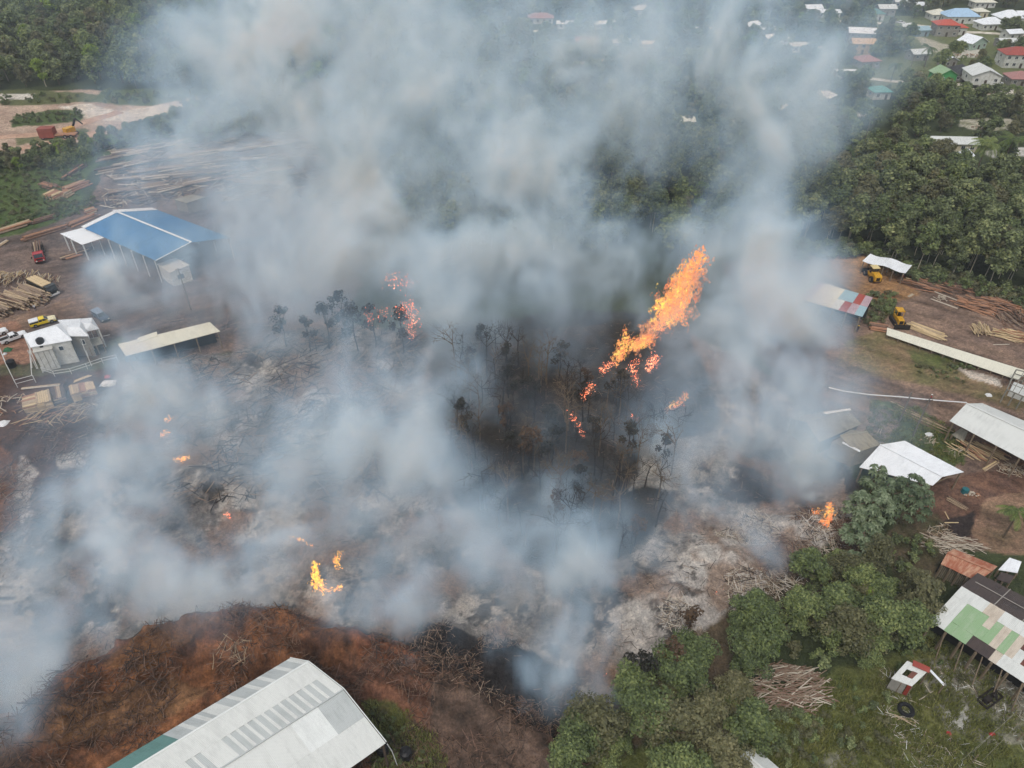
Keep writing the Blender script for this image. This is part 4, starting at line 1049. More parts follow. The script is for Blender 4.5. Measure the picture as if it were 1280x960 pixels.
def loader():
    t = thing('wheel_loader', 'yellow wheel loader seen from behind beside the long white canopy', 'wheel loader', GP(1089, 348), None, yaw((1089, 352), (1079, 340)))
    mb = MB(); mb.prism([(-3.0, .8), (-3.0, 1.9), (-2.4, 2.2), (-.6, 2.2), (-.4, 1.4), (1.0, 1.3), (1.0, .8)], -.85, .85); mb.build('body', P_DOZ, t, local=True)
    mb = MB(); mb.box((-.1, 0, 2.35), (1.4, 1.4, 1.5)); mb.build('cab', GLASS, t, local=True)
    mb = MB(); mb.box((-.1, 0, 3.18), (1.8, 1.8, .14)); mb.build('cab_roof', plain('cream_cab_roof', (226, 206, 150), .5, .2, 2), t, local=True)
    for s in (-1, 1):
        mb = MB(); mb.beam((.8, s * .6, 1.4), (2.8, s * .6, .7), .2, .35); mb.build('lift_arm', P_DOZ, t, local=True)
    mb = MB(); mb.prism([(2.7, .2), (2.7, 1.2), (2.95, 1.3), (3.0, .5), (3.7, .15)], -1.35, 1.35); mb.build('bucket', IRON, t, local=True)
    mb = MB(); mb.box((-3.03, 0, 1.35), (.06, .9, .8)); mb.build('rear_grille', IRON, t, local=True)
    add_wheels(t, [(1.5, 1.05), (1.5, -1.05), (-1.8, 1.05), (-1.8, -1.05)], .75, .5)
loader()
def dozer():
    t = thing('bulldozer', 'yellow tracked bulldozer with its dark blade lowered by the long pale strip roof', 'bulldozer', GP(1121, 404), None, yaw((1118, 396), (1127, 410)))
    for s in (-1, 1):
        mb = MB(); mb.prism([(-1.9, .35), (-1.6, .95), (1.3, .95), (1.7, .4), (1.3, .0), (-1.5, .0)], s * 1.0 - .25, s * 1.0 + .25); mb.build('track', IRON, t, local=True)
        mb = MB(); mb.beam((1.0, s * 1.1, .5), (2.6, s * 1.1, .5), .16, .22); mb.build('push_arm', P_DOZ, t, local=True)
    mb = MB(); mb.prism([(-1.6, .7), (-1.6, 1.5), (.0, 1.5), (.1, 1.75), (1.7, 1.65), (1.8, .6)], -.6, .6); mb.build('body', P_DOZ, t, local=True)
    mb = MB(); mb.box((1.82, 0, 1.15), (.06, .8, .8)); mb.build('radiator', IRON, t, local=True)
    for x in (-1.4, .1):
        for s in (-1, 1): mb = MB(); mb.beam((x, s * .7, 1.5), (x, s * .7, 3.0), .1, .1); mb.build('canopy_post', P_DOZ, t, local=True)
    mb = MB(); mb.box((-.65, 0, 3.05), (1.9, 1.6, .12)); mb.build('canopy_roof', P_DOZ, t, local=True)
    mb = MB(); mb.box((-.7, 0, 1.9), (.7, .8, .7)); mb.build('seat', IRON, t, local=True)
    mb = MB(); mb.prism([(2.6, .05), (2.72, .55), (2.6, 1.15), (2.75, 1.15), (2.88, .55), (2.8, .0)], -1.7, 1.7); mb.build('blade', IRON, t, local=True)
dozer()
t = thing('trailer', 'faded red box trailer on the pink track at the far left clearing', 'trailer', GP(62, 173), None, .1)
mb = MB(); mb.box((0, 0, 2.2), (5, 3.2, 3.2)); mb.build('box_body', plain('faded_red_paint', (150, 82, 70), .7, .3, .5), t, local=True)
mb = MB(); mb.box((6, 0, 1.3), (7, 2.6, .4)); mb.build('load_bed', LOGM[5], t, local=True)
add_wheels(t, [(-1.5, 1.3), (-1.5, -1.3), (6, 1.3), (6, -1.3), (8, 1.3), (8, -1.3)], .7, .4)
t = thing('excavator', 'small dark excavator at the end of the red box trailer', 'excavator', GP(90, 169), None, 1.0)
mb = MB(); mb.box((0, 0, .6), (4, 2.6, 1.0)); mb.build('track', IRON, t, local=True)
mb = MB(); mb.box((-.3, 0, 2.0), (3.4, 2.2, 1.6)); mb.build('body', P_DOZ, t, local=True)
mb = MB(); mb.beam((1, 0, 2), (3, 0, 5), .5, .6); mb.beam((3, 0, 5), (5, 0, 2.5), .4, .4); mb.build('boom', IRON, t, local=True)

# ------------------------------------------------------------------ board stacks by the white house
def board_stack(label, quad, top, ks, nb, run=0):
    """quad: photo pixels of the top at height top; boards run along edge 0-1 (run 0) or 1-2"""
    Q = [G(x, y, top) for x, y in quad]; c = sum(Q, Vector()) / 4
    t = thing('board_stack', label, 'board stack', H(c))
    if run: Q = Q[1:] + Q[:1]
    layers = max(2, int(top / .28))
    for l in range(layers):
        z = top - .02 - l * .28
        for i in range(nb if l == 0 else 2):
            n_ = nb if l == 0 else 2
            u0, u1 = i / n_ + .01, (i + 1) / n_ - .012
            j = RND.uniform(-.03, .03)
            A_, B_, C_, D_ = bil(*Q, 0 + j, u0), bil(*Q, 1 + j, u0), bil(*Q, 1 + j, u1), bil(*Q, 0 + j, u1)
            mb = MB(); zt = Vector((0, 0, z - top + RND.uniform(-.03, .03) * (l == 0)))
            slab(mb, A_ + zt, B_ + zt, C_ + zt, D_ + zt, .2); mb.build('board', LOGM[RND.choice(ks)], t)
        if l: 
            for u in (.1, .9):
                a_, b_ = bil(*Q, u, 0), bil(*Q, u, 1); mb = MB(); mb.beam((a_.x, a_.y, z + .04), (b_.x, b_.y, z + .04), .1, .05); mb.build('spacer', LOGM[3], t)
board_stack('brown board stack, leftmost of the row below the white pipe fence', [(28, 509), (45, 505), (44, 491), (27, 496)], 1.9, (5, 4, 0), 6)
board_stack('pale tan board stack second from the left in the row', [(45, 505), (64, 500), (61, 486), (43, 491)], 2.1, (4, 0, 4), 7, 1)
board_stack('gappy dark board stack in the middle of the row', [(66, 499), (81, 495), (78, 481), (63, 484)], 1.8, (2, 0, 3), 7, 1)
board_stack('bright tan board stack fourth in the row', [(88, 493), (99, 490), (97, 479), (85, 482)], 2.1, (4, 4, 0), 5, 1)
board_stack('orange-tan board stack at the right end of the row beside the rags', [(99, 490), (119, 485), (116, 476), (97, 479)], 1.8, (5, 4), 7, 1)
log_pile('board_pile', 'single long pale beams lying behind the row of board stacks', 52, 484, yaw((34, 485), (68, 481)), 7, .16, 2, 1, (0, 6), .02)
log_pile('board_pile', 'loose pale boards behind the right end of the board stacks', 103, 474, yaw((96, 476), (112, 470)), 3.5, .12, 3, 1, (0, 4), .02)
tangle('plank_heap', 'heap of broken planks and offcuts left of the board stacks', 10, 506, 5, 3, 1.0, 60, (1.2, 2.0, 2.8), .09, (5, 0, 2, 6), 0, 1.5, 'plank heap', 'plank')
tangle('plank_heap', 'scattered long laths on the dark soil below the board stacks', 66, 522, 6, 3.2, .7, 34, (2.8, 3.6, 4.4), .07, (0, 5, 4), .4, 1.2, 'plank heap', 'plank')
tangle('plank_heap', 'pale broken wood fringe along the smoke below the orange-tan boards', 105, 512, 4, 2, .6, 40, (1.2, 2.0), .07, (0, 6, 1), .4, 1.2, 'plank heap', 'plank')
def rags(px, py, label, mat, sx, sy, sz, name='cloth_heap', cat='cloth heap'):
    b = GP(px, py); mb = MB(); n = 7; g = [[None] * n for _ in range(n)]
    for i in range(n):
        for j in range(n):
            u, v = i / (n - 1) * 2 - 1, j / (n - 1) * 2 - 1
            e = max(0, 1 - u * u) * max(0, 1 - v * v)
            x, y = b.x + u * sx, b.y + v * sy
            g[i][j] = (x + RND.uniform(-.1, .1) * sx, y + RND.uniform(-.1, .1) * sy, H((x, y)).z - .05 + sz * (e ** .5) * RND.uniform(.6, 1.1))
    for i in range(n - 1):
        for j in range(n - 1): mb.poly([g[i][j], g[i + 1][j], g[i + 1][j + 1], g[i][j + 1]])
    o = mb.build(name, mat); return tag(o, label, cat)
rags(136, 480, 'white sheet crumpled at the right end of the board stacks', P_WHITE, 1.6, 1.0, .7)
rags(135, 472, 'red cloth lying beside the crumpled white sheet near the cream roof', P_RED, .6, .5, .5)
rags(4, 530, 'white sheet of scrap at the left edge below the plank heap', P_WHITE, 1.0, 1.0, .5, 'scrap_sheet', 'scrap sheet')
rags(10, 438, 'green tarpaulin bundle on the red-brown pad at the left edge', plain('green_tarp', (50, 110, 74), .6, .3, 2), .9, .7, .7, 'tarpaulin', 'tarpaulin')
rags(6, 443, 'white bag beside the green tarpaulin bundle', P_WHITE, .4, .4, .4, 'bag', 'bag')

# ------------------------------------------------------------------ right-hand yard timber
log_pile('timber_stack', 'yellow stack of sawn timber behind the long pale strip roof', 1158, 415, yaw((1136, 408), (1176, 424)), 8, .16, 9, 2, (4, 4, 0), .08)
log_pile('timber_stack', 'dull reddish board pile between the dark blade and the patched shed', 1098, 411, yaw((1088, 410), (1108, 413)), 4, .2, 7, 2, (2, 5, 3), .05)
tangle('pole_bundle', 'upright-lying bundle of bright yellow poles in the bare yard', 1226, 413, 2.0, .5, 1.2, 46, (3.4, 3.9), .09, (4, 4, 0), 1.35, .3, 'pole bundle')
tangle('timber_heap', 'long yellow planks splayed at the right edge of the yard', 1268, 421, 4.5, 1.3, 1.1, 46, (5.5, 6.5), .1, (4, 4, 5), yaw((1240, 414), (1280, 424)), .13, 'timber heap', 'plank')
log_pile('pole_row', 'white pole lying on the ground below the splayed yellow planks', 1252, 430, 0.05, 4.5, .1, 1, 1, (6,), .02)
tangle('timber_heap', 'orange heap of stripped slabs near the wood edge', 1238, 384, 7.5, 2.8, 1.6, 110, (4, 5, 6), .14, (5, 5, 2), yaw((1200, 372), (1260, 388)), .35, 'timber heap', 'slab')
tangle('timber_heap', 'rust-brown slab rows between the white canopy and the orange heap', 1186, 360, 10, 2.0, .9, 80, (5, 7, 8), .12, (2, 3, 5), yaw((1150, 350), (1215, 368)), .15, 'timber heap', 'slab')
tangle('timber_heap', 'yellowish slab rows right of the long white canopy', 1166, 353, 6, 1.4, .6, 26, (5, 7), .12, (4, 5), yaw((1150, 350), (1200, 362)), .08, 'timber heap', 'slab')
tangle('timber_heap', 'dark brown slabs at the right edge behind the yellow planks', 1272, 398, 5.5, 2.6, .8, 46, (4, 6), .12, (3, 2, 1), yaw((1255, 378), (1280, 402)), .5, 'timber heap', 'slab')
log_pile('pole_row', 'longest white pole lying across the bare yard', 1204, 379, yaw((1165, 366), (1232, 392)), 13.5, .13, 1, 1, (6,), .0)
log_pile('pole_row', 'pale pole with scrap lying left of the longest white pole', 1180, 380, yaw((1160, 373), (1202, 388)), 7.5, .1, 2, 1, (6,), .02)
log_pile('pole_row', 'short pale board block above the white poles', 1156, 358, yaw((1144, 354), (1168, 363)), 4.6, .22, 2, 1, (6, 0), .01)
log_pile('pole_row', 'short pale offcut lying alone below the yellow loader', 1138, 370, yaw((1132, 374), (1144, 367)), 2.4, .12, 3, 1, (6, 0), .04)
tangle('scrap_tangle', 'white tangle of bent scrap frames beside the longest pole', 1176, 374, .9, .9, .9, 14, (1.2, 2.0), .07, (6,), 0, 1.6, 'scrap frame', 'bar', up=.9)
tangle('timber_heap', 'light board stack spilling out under the grey lumber shed', 1224, 565, 4.2, 1.0, 1.0, 44, (4.0, 4.8), .08, (4, 4, 5), yaw((1198, 552), (1246, 578)), .12, 'timber heap', 'plank')
log_pile('beam', 'thick squared pale beams laid crosswise below the light boards', 1238, 583, yaw((1224, 592), (1256, 572)), 4.6, .18, 2, 1, (0, 4), .01)
tangle('branch_pile', 'pile of pale twisted branches beside the grey lumber shed', 1266, 588, 2.4, 1.4, .6, 50, (1.2, 2.0), .05, (6, 0), 0, 1.6)
tangle('branch_pile', 'thin pale sticks on dark earth near the light boards', 1200, 566, 2.6, .9, .3, 16, (1.2, 2.0), .05, (6, 0), .5, .7)
tangle('pole_heap', 'jumble of long bleached poles beside the rusty shed', 1190, 682, 4.2, 1.5, .9, 70, (2.8, 3.6, 4.4), .06, (6, 6, 1), yaw((1150, 672), (1225, 690)), .5, 'pole heap')
log_pile('pole_row', 'brown poles lying in the yard left of the green barrel', 1196, 630, yaw((1188, 622), (1212, 636)), 3.4, .07, 4, 1, (0, 1), .06, 2.2)
log_pile('plank_pair', 'upright yellow plank standing by the dark soil patch', 1183, 645, 1.5, 1.6, .09, 1, 1, (4,), 0)
log_pile('plank_pair', 'short yellow plank lying level by the dark soil patch', 1189, 654, 0.0, 2.4, .1, 1, 1, (4,), 0)
log_pile('pole_row', 'long thin boards lying beside the lawn toward the grey lumber shed', 1152, 524, yaw((1130, 512), (1200, 545)), 12, .1, 7, 1, (0, 1, 2), .06, 2.0)
tangle('branch_pile', 'small brush heap in the grass between the poles and the white roof', 1160, 551, 1.6, .8, .4, 16, (1.2, 2.0), .05, (6, 0), .4, .7)
tangle('brick_scatter', 'small scatter of reddish rubble beside the green barrel', 1214, 619, 1.4, .8, .15, 24, (.3, .4), .12, (5, 6), 0, 1.6, 'rubble', 'lump')
log_pile('stump', 'weathered stump post in the bare patch by the grey sheds', 1092, 533, .4, 1.3, .16, 1, 1, (1,), 0)
log_pile('pole_row', 'two pale sticks on the bare patch between sheds', 1100, 538, 1.0, 2.6, .06, 2, 1, (6,), .1, 3)
# hose across the yard: white line on low stakes
t = thing('water_pipe', 'long white pipe crossing the yard towards the grey lumber shed', 'pipe', GP(1110, 500))
pts = [(1034, 490), (1052, 494.5), (1085, 499), (1126, 501), (1160, 504), (1206, 507.5)]
for a, b in zip(pts[:-1], pts[1:]): mb = MB(); mb.tube(GP(*a, 1.0), GP(*b, 1.0), .12); mb.build('pipe_length', P_WHITE, t)
for a in pts: mb = MB(); mb.tube(GP(*a, -.1), GP(*a, 1.0), .06); mb.build('stake', DTIMBER, t)
def barrel(px, py, label, m, r=.5, h=.9, grp=None):
    p = GP(px, py); t = thing('barrel', label, 'barrel', p, grp)
    mb = MB()
    for z0, z1, r0, r1 in ((0, h * .33, r, r), (h * .33, h * .36, r * 1.05, r * 1.05), (h * .36, h * .66, r, r), (h * .66, h * .69, r * 1.05, r * 1.05), (h * .69, h, r, r)): mb.tube(p + Vector((0, 0, z0)), p + Vector((0, 0, z1)), r0, r1, 14)
    mb.build('drum', m, t); mb = MB(); mb.tube(p + Vector((0, 0, h)), p + Vector((0, 0, h + .04)), r * .9, r * .9, 14); mb.build('lid', m, t)
barrel(1205, 616, 'blue-green barrel on the bare soil by the end of the bright white roof', plain('blue_green_plastic', (40, 104, 110), .5, .2, 2), .55, .9)
rags(1162, 543, 'white bags in the grass above the bright white roof', P_WHITE, .8, .5, .5, 'bag', 'bag')
rags(1236, 494, 'white sack on the orange soil beside the bare frame', P_WHITE, .6, .5, .5, 'bag', 'bag')
rags(1186, 917, 'red cloth on the sandy ground below the patched workshop', P_RED, .35, .35, .35, 'cloth', 'cloth')
rags(1240, 918, 'red lid of scrap lying under the workshop edge', P_RED, .4, .3, .3, 'scrap_metal', 'scrap')
# tyre, crossed planks, engine scrap at the bottom right
def tyre(px, py, label):
    p = GP(px, py, .02); R_, r = .78, .27; mb = MB(); n = 22; m = 8
    for i in range(n):
        for j in range(m):
            q = []
            for (ii, jj) in ((i, j), (i + 1, j), (i + 1, j + 1), (i, j + 1)):
                a, b = 2 * math.pi * ii / n, 2 * math.pi * jj / m; rr = R_ + r * math.cos(b)
                q.append((p.x + rr * math.cos(a), p.y + rr * math.sin(a), p.z + r + r * math.sin(b)))
            mb.poly(q)
    tag(mb.build('tyre', TYRE, smooth=True), label, 'tyre')
tyre(1132, 888, 'large black tyre lying flat in the grass below the broken hut')
log_pile('loose_plank', 'long plank crossing towards the open end of the hut', 1160, 868, yaw((1148, 878), (1176, 860)), 3.8, .07, 1, 1, (6,), 0)
log_pile('loose_plank', 'short plank crossing the long one in front of the hut', 1163, 866, yaw((1157, 858), (1168, 875)), 2.3, .06, 1, 1, (6,), 0)
log_pile('loose_plank', 'pale plank lying level between the hut and the tyre', 1150, 880, yaw((1138, 875), (1162, 884)), 2.6, .08, 1, 1, (6,), 0)
tangle('branch_pile', 'few pale branches in the grass below the black tyre', 1126, 900, 1.6, .7, .2, 12, (1.2, 2.0), .05, (6, 0), -.4, .5)
t = thing('engine_scrap', 'rusty machine frame lying below the workshop eave', 'machine frame', GP(1236, 875), None, .5)
for a, b in (((-1.6, -.7, .3), (1.6, -.7, .3)), ((-1.6, .7, .3), (1.6, .7, .3)), ((-1.6, -.7, .3), (-1.6, .7, .3)), ((0, -.7, .3), (0, .7, .3)), ((1.6, -.7, .3), (1.6, .7, .3)), ((.4, -.6, .5), (1.5, .5, .8))):
    mb = MB(); mb.beam(a, b, .18, .25); mb.build('bar', IRON, t, local=True)
mb = MB(); mb.box((-.7, 0, .6), (.9, .7, .7)); mb.tube((.2, 0, .7), (.9, 0, .7), .28, .28, 10); mb.build('engine_block', IRON, t, local=True)
tangle('stick_pile', 'big pile of grey weathered slab offcuts in the clearing among the trees', 985, 862, 5.2, 3.4, 1.9, 230, (1.6, 2.4, 3.2, 4.0), .075, (1, 6, 1, 2), yaw((950, 870), (1040, 860)), .55, 'stick pile', 'stick')
log_pile('white_board', 'three white boards on top of the grey offcut pile', 1002, 848, yaw((997, 838), (1012, 850)), 1.8, .1, 3, 1, (6,), .1, 1.6)
# wires on posts at the bottom right corner
t = thing('wire_fence', 'sagging wires on leaning stakes across the bottom right corner', 'wire fence', GP(1268, 950))
for a, b in (((1210, 948), (1290, 872)), ((1222, 958), (1295, 884)), ((1196, 958), (1262, 900))):
    mb = MB(); mb.tube(GP(*a, 1.4), GP(*b, 1.6),   .012, .012, 4); mb.build('wire', CONC, t)
for a in ((1265, 890), (1271, 926), (1216, 952)): mb = MB(); mb.tube(GP(*a), GP(*a, 1.7), .06); mb.build('stake', TIMBER, t)
log_pile('pole_row', 'two white pipes joined at an angle at the bottom edge of the picture', 1225, 955, -.4, 1.8, .05, 2, 1, (6,), .1, 3)

# ------------------------------------------------------------------ poles
def power_pole(px, py, h, label, arm=True):
    p = GP(px, py); t = thing('utility_pole', label, 'utility pole', p, 'timber utility poles')
    mb = MB(); mb.tube(p, p + Vector((0, 0, h)), .16, .11, 7); mb.build('shaft', plain('grey_pole_wood', (120, 112, 102), .9, .25, 1), t)
    if arm:
        mb = MB(); mb.beam(p + Vector((-.7, 0, h - .5)), p + Vector((.7, 0, h - .5)), .1, .1); mb.build('crossarm', DTIMBER, t)
        for x in (-.6, .6): mb = MB(); mb.tube(p + Vector((x, 0, h - .45)), p + Vector((x, 0, h - .2)), .06, .05); mb.build('insulator', CONC, t)
power_pole(1124, 527, 7, 'slim pole standing on the lawn left of the taller pole', False)
power_pole(1141, 545, 9, 'taller pole standing on the lawn above the bright white roof')
power_pole(239, 388, 11, 'pole rising through the smoke in front of the annex')
power_pole(1135, 95, 9, 'pole beside the sandy road left of the green house')
power_pole(1075, 195, 13, 'pale bare pole above the wood near the smoke', False)

# ------------------------------------------------------------------ people
SKIN = plain('brown_skin', (104, 70, 52), .6, .1, 4); HAIR = plain('black_hair', (22, 20, 20), .8, .1, 4)
def person(px, py, rz, label, shirt, trousers, hat=None, pose=0.0, group='workers standing in the yards'):
    J = {'pel': (0, 0, .93), 'wst': (0, 0, 1.08), 'chs': (0, .01, 1.34), 'nk': (0, 0, 1.5), 'hd': (0, .02, 1.6), 'hd2': (0, .02, 1.72)}
    V = [J['pel'], J['wst'], J['chs'], J['nk'], J['hd'], J['hd2']]; Rr = [.15, .135, .155, .06, .095, .085]; E = [(0, 1), (1, 2), (2, 3), (3, 4), (4, 5)]
    for s in (-1, 1):
        k = len(V); V += [(s * .1, 0, .86), (s * .12, .05 + s * .08 * pose, .48), (s * .13, s * .12 * pose, .07), (s * .13, .16 + s * .12 * pose, .04)]; Rr += [.095, .062, .045, .04]; E += [(0, k), (k, k + 1), (k + 1, k + 2), (k + 2, k + 3)]
        k = len(V); fx = .35 * pose
        V += [(s * .19, 0, 1.42), (s * .25, -.02, 1.13), (s * .24, .1 + fx, .92 + fx * .6), (s * .24, .14 + fx, .84 + fx * .6)]; Rr += [.06, .042, .03, .034]; E += [(2, k), (k, k + 1), (k + 1, k + 2), (k + 2, k + 3)]
        h = V[k + 3]
        for f, (dx, l) in enumerate(((-.03, .075), (-.01, .09), (.01, .085), (.03, .065))):
            q = len(V); V += [(h[0] + dx * .8, h[1] + .02, h[2] - l * .55), (h[0] + dx * .8, h[1] + .035, h[2] - l)]; Rr += [.009, .008]; E += [(k + 3, q), (q, q + 1)]
        q = len(V); V += [(h[0] - s * .04, h[1] + .03, h[2] - .03)]; Rr += [.01]; E += [(k + 3, q)]
    me = bpy.data.meshes.new('person'); me.from_pydata(V, E, [])
    o = bpy.data.objects.new('body', me); COL.objects.link(o)
    md = o.modifiers.new('skin', 'SKIN'); sv = me.skin_vertices[0].data
    for i, r in enumerate(Rr): sv[i].radius = (r, r)
    sv[0].use_root = True
    o.modifiers.new('sub', 'SUBSURF').levels = 1
    dg = bpy.context.evaluated_depsgraph_get(); ev = o.evaluated_get(dg); bm_me = bpy.data.meshes.new_from_object(ev)
    o.modifiers.clear(); o.data = bm_me
    bm_me.materials.clear()
    for m in (SKIN, shirt, trousers, TYRE): bm_me.materials.append(m)
    for p in bm_me.polygons:
        x, y, z = p.center
        p.material_index = 3 if z < .1 else 2 if z < .98 and abs(x) < .2 else 1 if z < 1.47 and (abs(x) < .2 or z > 1.15) else 0
        p.use_smooth = True
    t = thing('person', label, 'person', GP(px, py), group, rz); o.parent = t
    mb = MB(); mb.tube((0, .0, 1.66), (0, .0, 1.8), .105, .07, 10); mb.build('hair' if hat is None else 'hat', HAIR if hat is None else hat, t, local=True)
    if hat is not None: mb = MB(); mb.tube((0, .03, 1.69), (0, .03, 1.71), .17, .17, 12); mb.build('hat_brim', hat, t, local=True)
    return t
BLUEJ = plain('blue_denim', (50, 60, 84), .9, .2, 4)
person(1071, 415, 2.0, 'person in dark clothes with a pale hat by the patched shed', plain('dark_shirt', (44, 46, 52), .9, .2, 4), BLUEJ, P_YEL, .3)
person(1162, 501, 1.0, 'person in a red shirt and white hat behind the long white pipe', P_RED, BLUEJ, P_WHITE, .5)
person(1126.5, 351, 2.5, 'person in reddish clothes with a white hat beneath the long white canopy', plain('brick_shirt', (150, 74, 62), .9, .2, 4), BLUEJ, P_WHITE, .2)
person(45, 388, 4.0, 'person in a pale shirt beside the big stack of peeled logs', P_WHITE, BLUEJ, None, .4)

# ------------------------------------------------------------------ village houses
WLS = {'white': WALLW, 'grey': WALLG, 'cream': plain('cream_render', (214, 204, 176), .85, .2, .8), 'green': plain('green_painted_wall', (70, 150, 84), .8, .2, .8), 'bluegrey': plain('blue_grey_wall', (140, 158, 164), .8, .2, .8), 'pale': plain('pale_green_wall', (168, 186, 170), .8, .2, .8), 'wood': plain('raw_board_wall', (190, 160, 122), .85, .25, .8)}
S_ORANGE = sheet('clay_red_roofing', (186, 84, 66), dirt=.25); S_TEALR = sheet('sea_green_roofing', (96, 158, 150), dirt=.2); S_SKY = sheet('sky_blue_roofing', (164, 192, 216), dirt=.15); S_PINK = sheet('dusty_pink_roofing', (166, 118, 112), dirt=.2); S_RAW = sheet('raw_board_roofing', (204, 170, 128), dirt=.2); S_DGREY = sheet('charcoal_roofing', (58, 58, 60), dirt=.2)
WIN_ME = {}
def win_meshes():
    if not WIN_ME:
        WIN_ME['w'] = MB().box((0, 0, 0), (1.2, .06, 1.1)).mesh('window', GLASS)
        m = MB()
        for z in (-.6, .6): m.box((0, -.03, z), (1.4, .1, .1))
        for x in (-.65, .65): m.box((x, -.03, 0), (.1, .1, 1.1))
        m.box((0, -.02, 0), (.06, .08, 1.1)); WIN_ME['f'] = m.mesh('frame', STEELW)
        WIN_ME['d'] = MB().box((0, 0, 0), (1.0, .07, 2.0)).mesh('door', DTIMBER)
    return WIN_ME
def house(label, px, py, w, d, hw, hr, yw, wl, roof, style='hip', stilts=0.0, cat='house', name='house', over=.6, storeys=1, porch=False):
    """px, py: where the middle of the front wall meets the ground; yw turns it; front faces -Y locally"""
    W = win_meshes(); g = GP(px, py); t = thing(name, label, cat, g, None, yw)
    cy = d / 2; z0 = stilts; z1 = stilts + hw; m = WLS[wl]
    for (ax, ay, bx, by) in ((-w / 2, 0, w / 2, 0), (w / 2, 0, w / 2, d), (w / 2, d, -w / 2, d), (-w / 2, d, -w / 2, 0)):
        mb = MB(); mb.beam((ax, ay, (z0 + z1) / 2 - (0 if z0 else .25)), (bx, by, (z0 + z1) / 2 - (0 if z0 else .25)), .18, z1 - z0 + (0 if z0 else .5)); mb.build('wall', m, t, local=True)
    if stilts:
        mb = MB(); mb.box((0, cy, z0), (w + .1, d + .1, .2)); mb.build('floor', CONC, t, local=True)
        for x in (-w / 2 + .2, 0, w / 2 - .2):
            for y in (.2, d - .2): mb = MB(); mb.box((x, y, z0 / 2 - .2), (.3, .3, z0 + .2)); mb.build('post', CONC, t, local=True)
    o = over; X0, X1, Y0, Y1 = -w / 2 - o, w / 2 + o, -o, d + o; th = .14
    V = lambda x, y, z: Vector((x, y, z))
    def face(P, uv):
        mb = MB(); n = len(P); mb.poly(P, 0, uv); mb.poly([p - Vector((0, 0, th)) for p in reversed(P)], 0, uv[::-1])
        for i in range(n): j = (i + 1) % n; mb.poly([P[i] - Vector((0, 0, th)), P[j] - Vector((0, 0, th)), P[j], P[i]], 0, [(0, 0), (1, 0), (1, .1), (0, .1)])
        mb.build('roof_slope', roof, t, local=True)
    zr = z1 + hr; ze = z1 + .02
    if style == 'hip':
        if w >= d: a = d * .5; RA, RB = V(-w / 2 + a, cy, zr), V(w / 2 - a, cy, zr)
        else: RA, RB = V(0, cy, zr), V(0, cy, zr)
        if w >= d:
            face([V(X0, Y0, ze), V(X1, Y0, ze), RB, RA], [(0, 0), (w, 0), (w * .7, 3), (w * .3, 3)]); face([V(X1, Y1, ze), V(X0, Y1, ze), RA, RB], [(0, 0), (w, 0), (w * .7, 3), (w * .3, 3)])
            face([V(X1, Y0, ze), V(X1, Y1, ze), RB], [(0, 0), (d, 0), (d / 2, 3)]); face([V(X0, Y1, ze), V(X0, Y0, ze), RA], [(0, 0), (d, 0), (d / 2, 3)])
        else:
            for P in ((V(X0, Y0, ze), V(X1, Y0, ze), RA), (V(X1, Y0, ze), V(X1, Y1, ze), RA), (V(X1, Y1, ze), V(X0, Y1, ze), RA), (V(X0, Y1, ze), V(X0, Y0, ze), RA)): face(list(P), [(0, 0), (w, 0), (w / 2, 3)])
    elif style == 'gable_side':      # ridge along x, slope faces the front
        face([V(X0, Y0, ze), V(X1, Y0, ze), V(X1, cy, zr), V(X0, cy, zr)], [(0, 0), (w, 0), (w, 3), (0, 3)]); face([V(X1, Y1, ze), V(X0, Y1, ze), V(X0, cy, zr), V(X1, cy, zr)], [(0, 0), (w, 0), (w, 3), (0, 3)])
        for x in (-w / 2 - .06, w / 2 - .06): mb = MB(); mb.hexa([(x, 0, z1), (x + .12, 0, z1), (x + .12, d, z1), (x, d, z1), (x, cy - .05, zr - .2), (x + .12, cy - .05, zr - .2), (x + .12, cy + .05, zr - .2), (x, cy + .05, zr - .2)]); mb.build('gable_end', m, t, local=True)
    else:                            # ridge runs back from the camera, gable faces the front
        face([V(X1, Y0, ze), V(X1, Y1, ze), V(0, Y1, zr), V(0, Y0, zr)], [(0, 0), (d, 0), (d, 3), (0, 3)]); face([V(X0, Y1, ze), V(X0, Y0, ze), V(0, Y0, zr), V(0, Y1, zr)], [(0, 0), (d, 0), (d, 3), (0, 3)])
        for y in (-.06, d - .06): mb = MB(); mb.hexa([(-w / 2, y, z1), (w / 2, y, z1), (w / 2, y + .12, z1), (-w / 2, y + .12, z1), (-.05, y, zr - .2), (.05, y, zr - .2), (.05, y + .12, zr - .2), (-.05, y + .12, zr - .2)]); mb.build('gable_end', m, t, local=True)
    for s in range(storeys):
        zc = z0 + hw / storeys * (s + .55); n = max(2, int(w / 3))
        for i in range(n):
            x = (i + .5) / n * w - w / 2
            if s == 0 and i == n // 2:
                part('door', W['d'], t, (x, -.13, z0 + 1.0)); continue
            o_ = part('window', W['w'], t, (x, -.12, zc)); part('frame', W['f'], o_)
        for sx in (-1, 1):
            o_ = part('window', W['w'], t, (sx * (w / 2 + .12), d / 2, zc), (0, 0, sx * math.pi / 2)); part('frame', W['f'], o_)
    if porch:
        mb = MB(); mb.box((0, -1.0, z0 + .05), (w * .5, 1.7, .15)); mb.build('balcony', CONC, t, local=True)
        for x in (-w * .24, 0, w * .24): mb = MB(); mb.box((x, -1.75, z0 + 1.2), (.12, .12, 2.4)); mb.build('porch_post', STEELW, t, local=True)
        mb = MB(); mb.box((0, -1.78, z0 + .9), (w * .5, .06, .08)); mb.build('balustrade', STEELW, t, local=True)
    return t
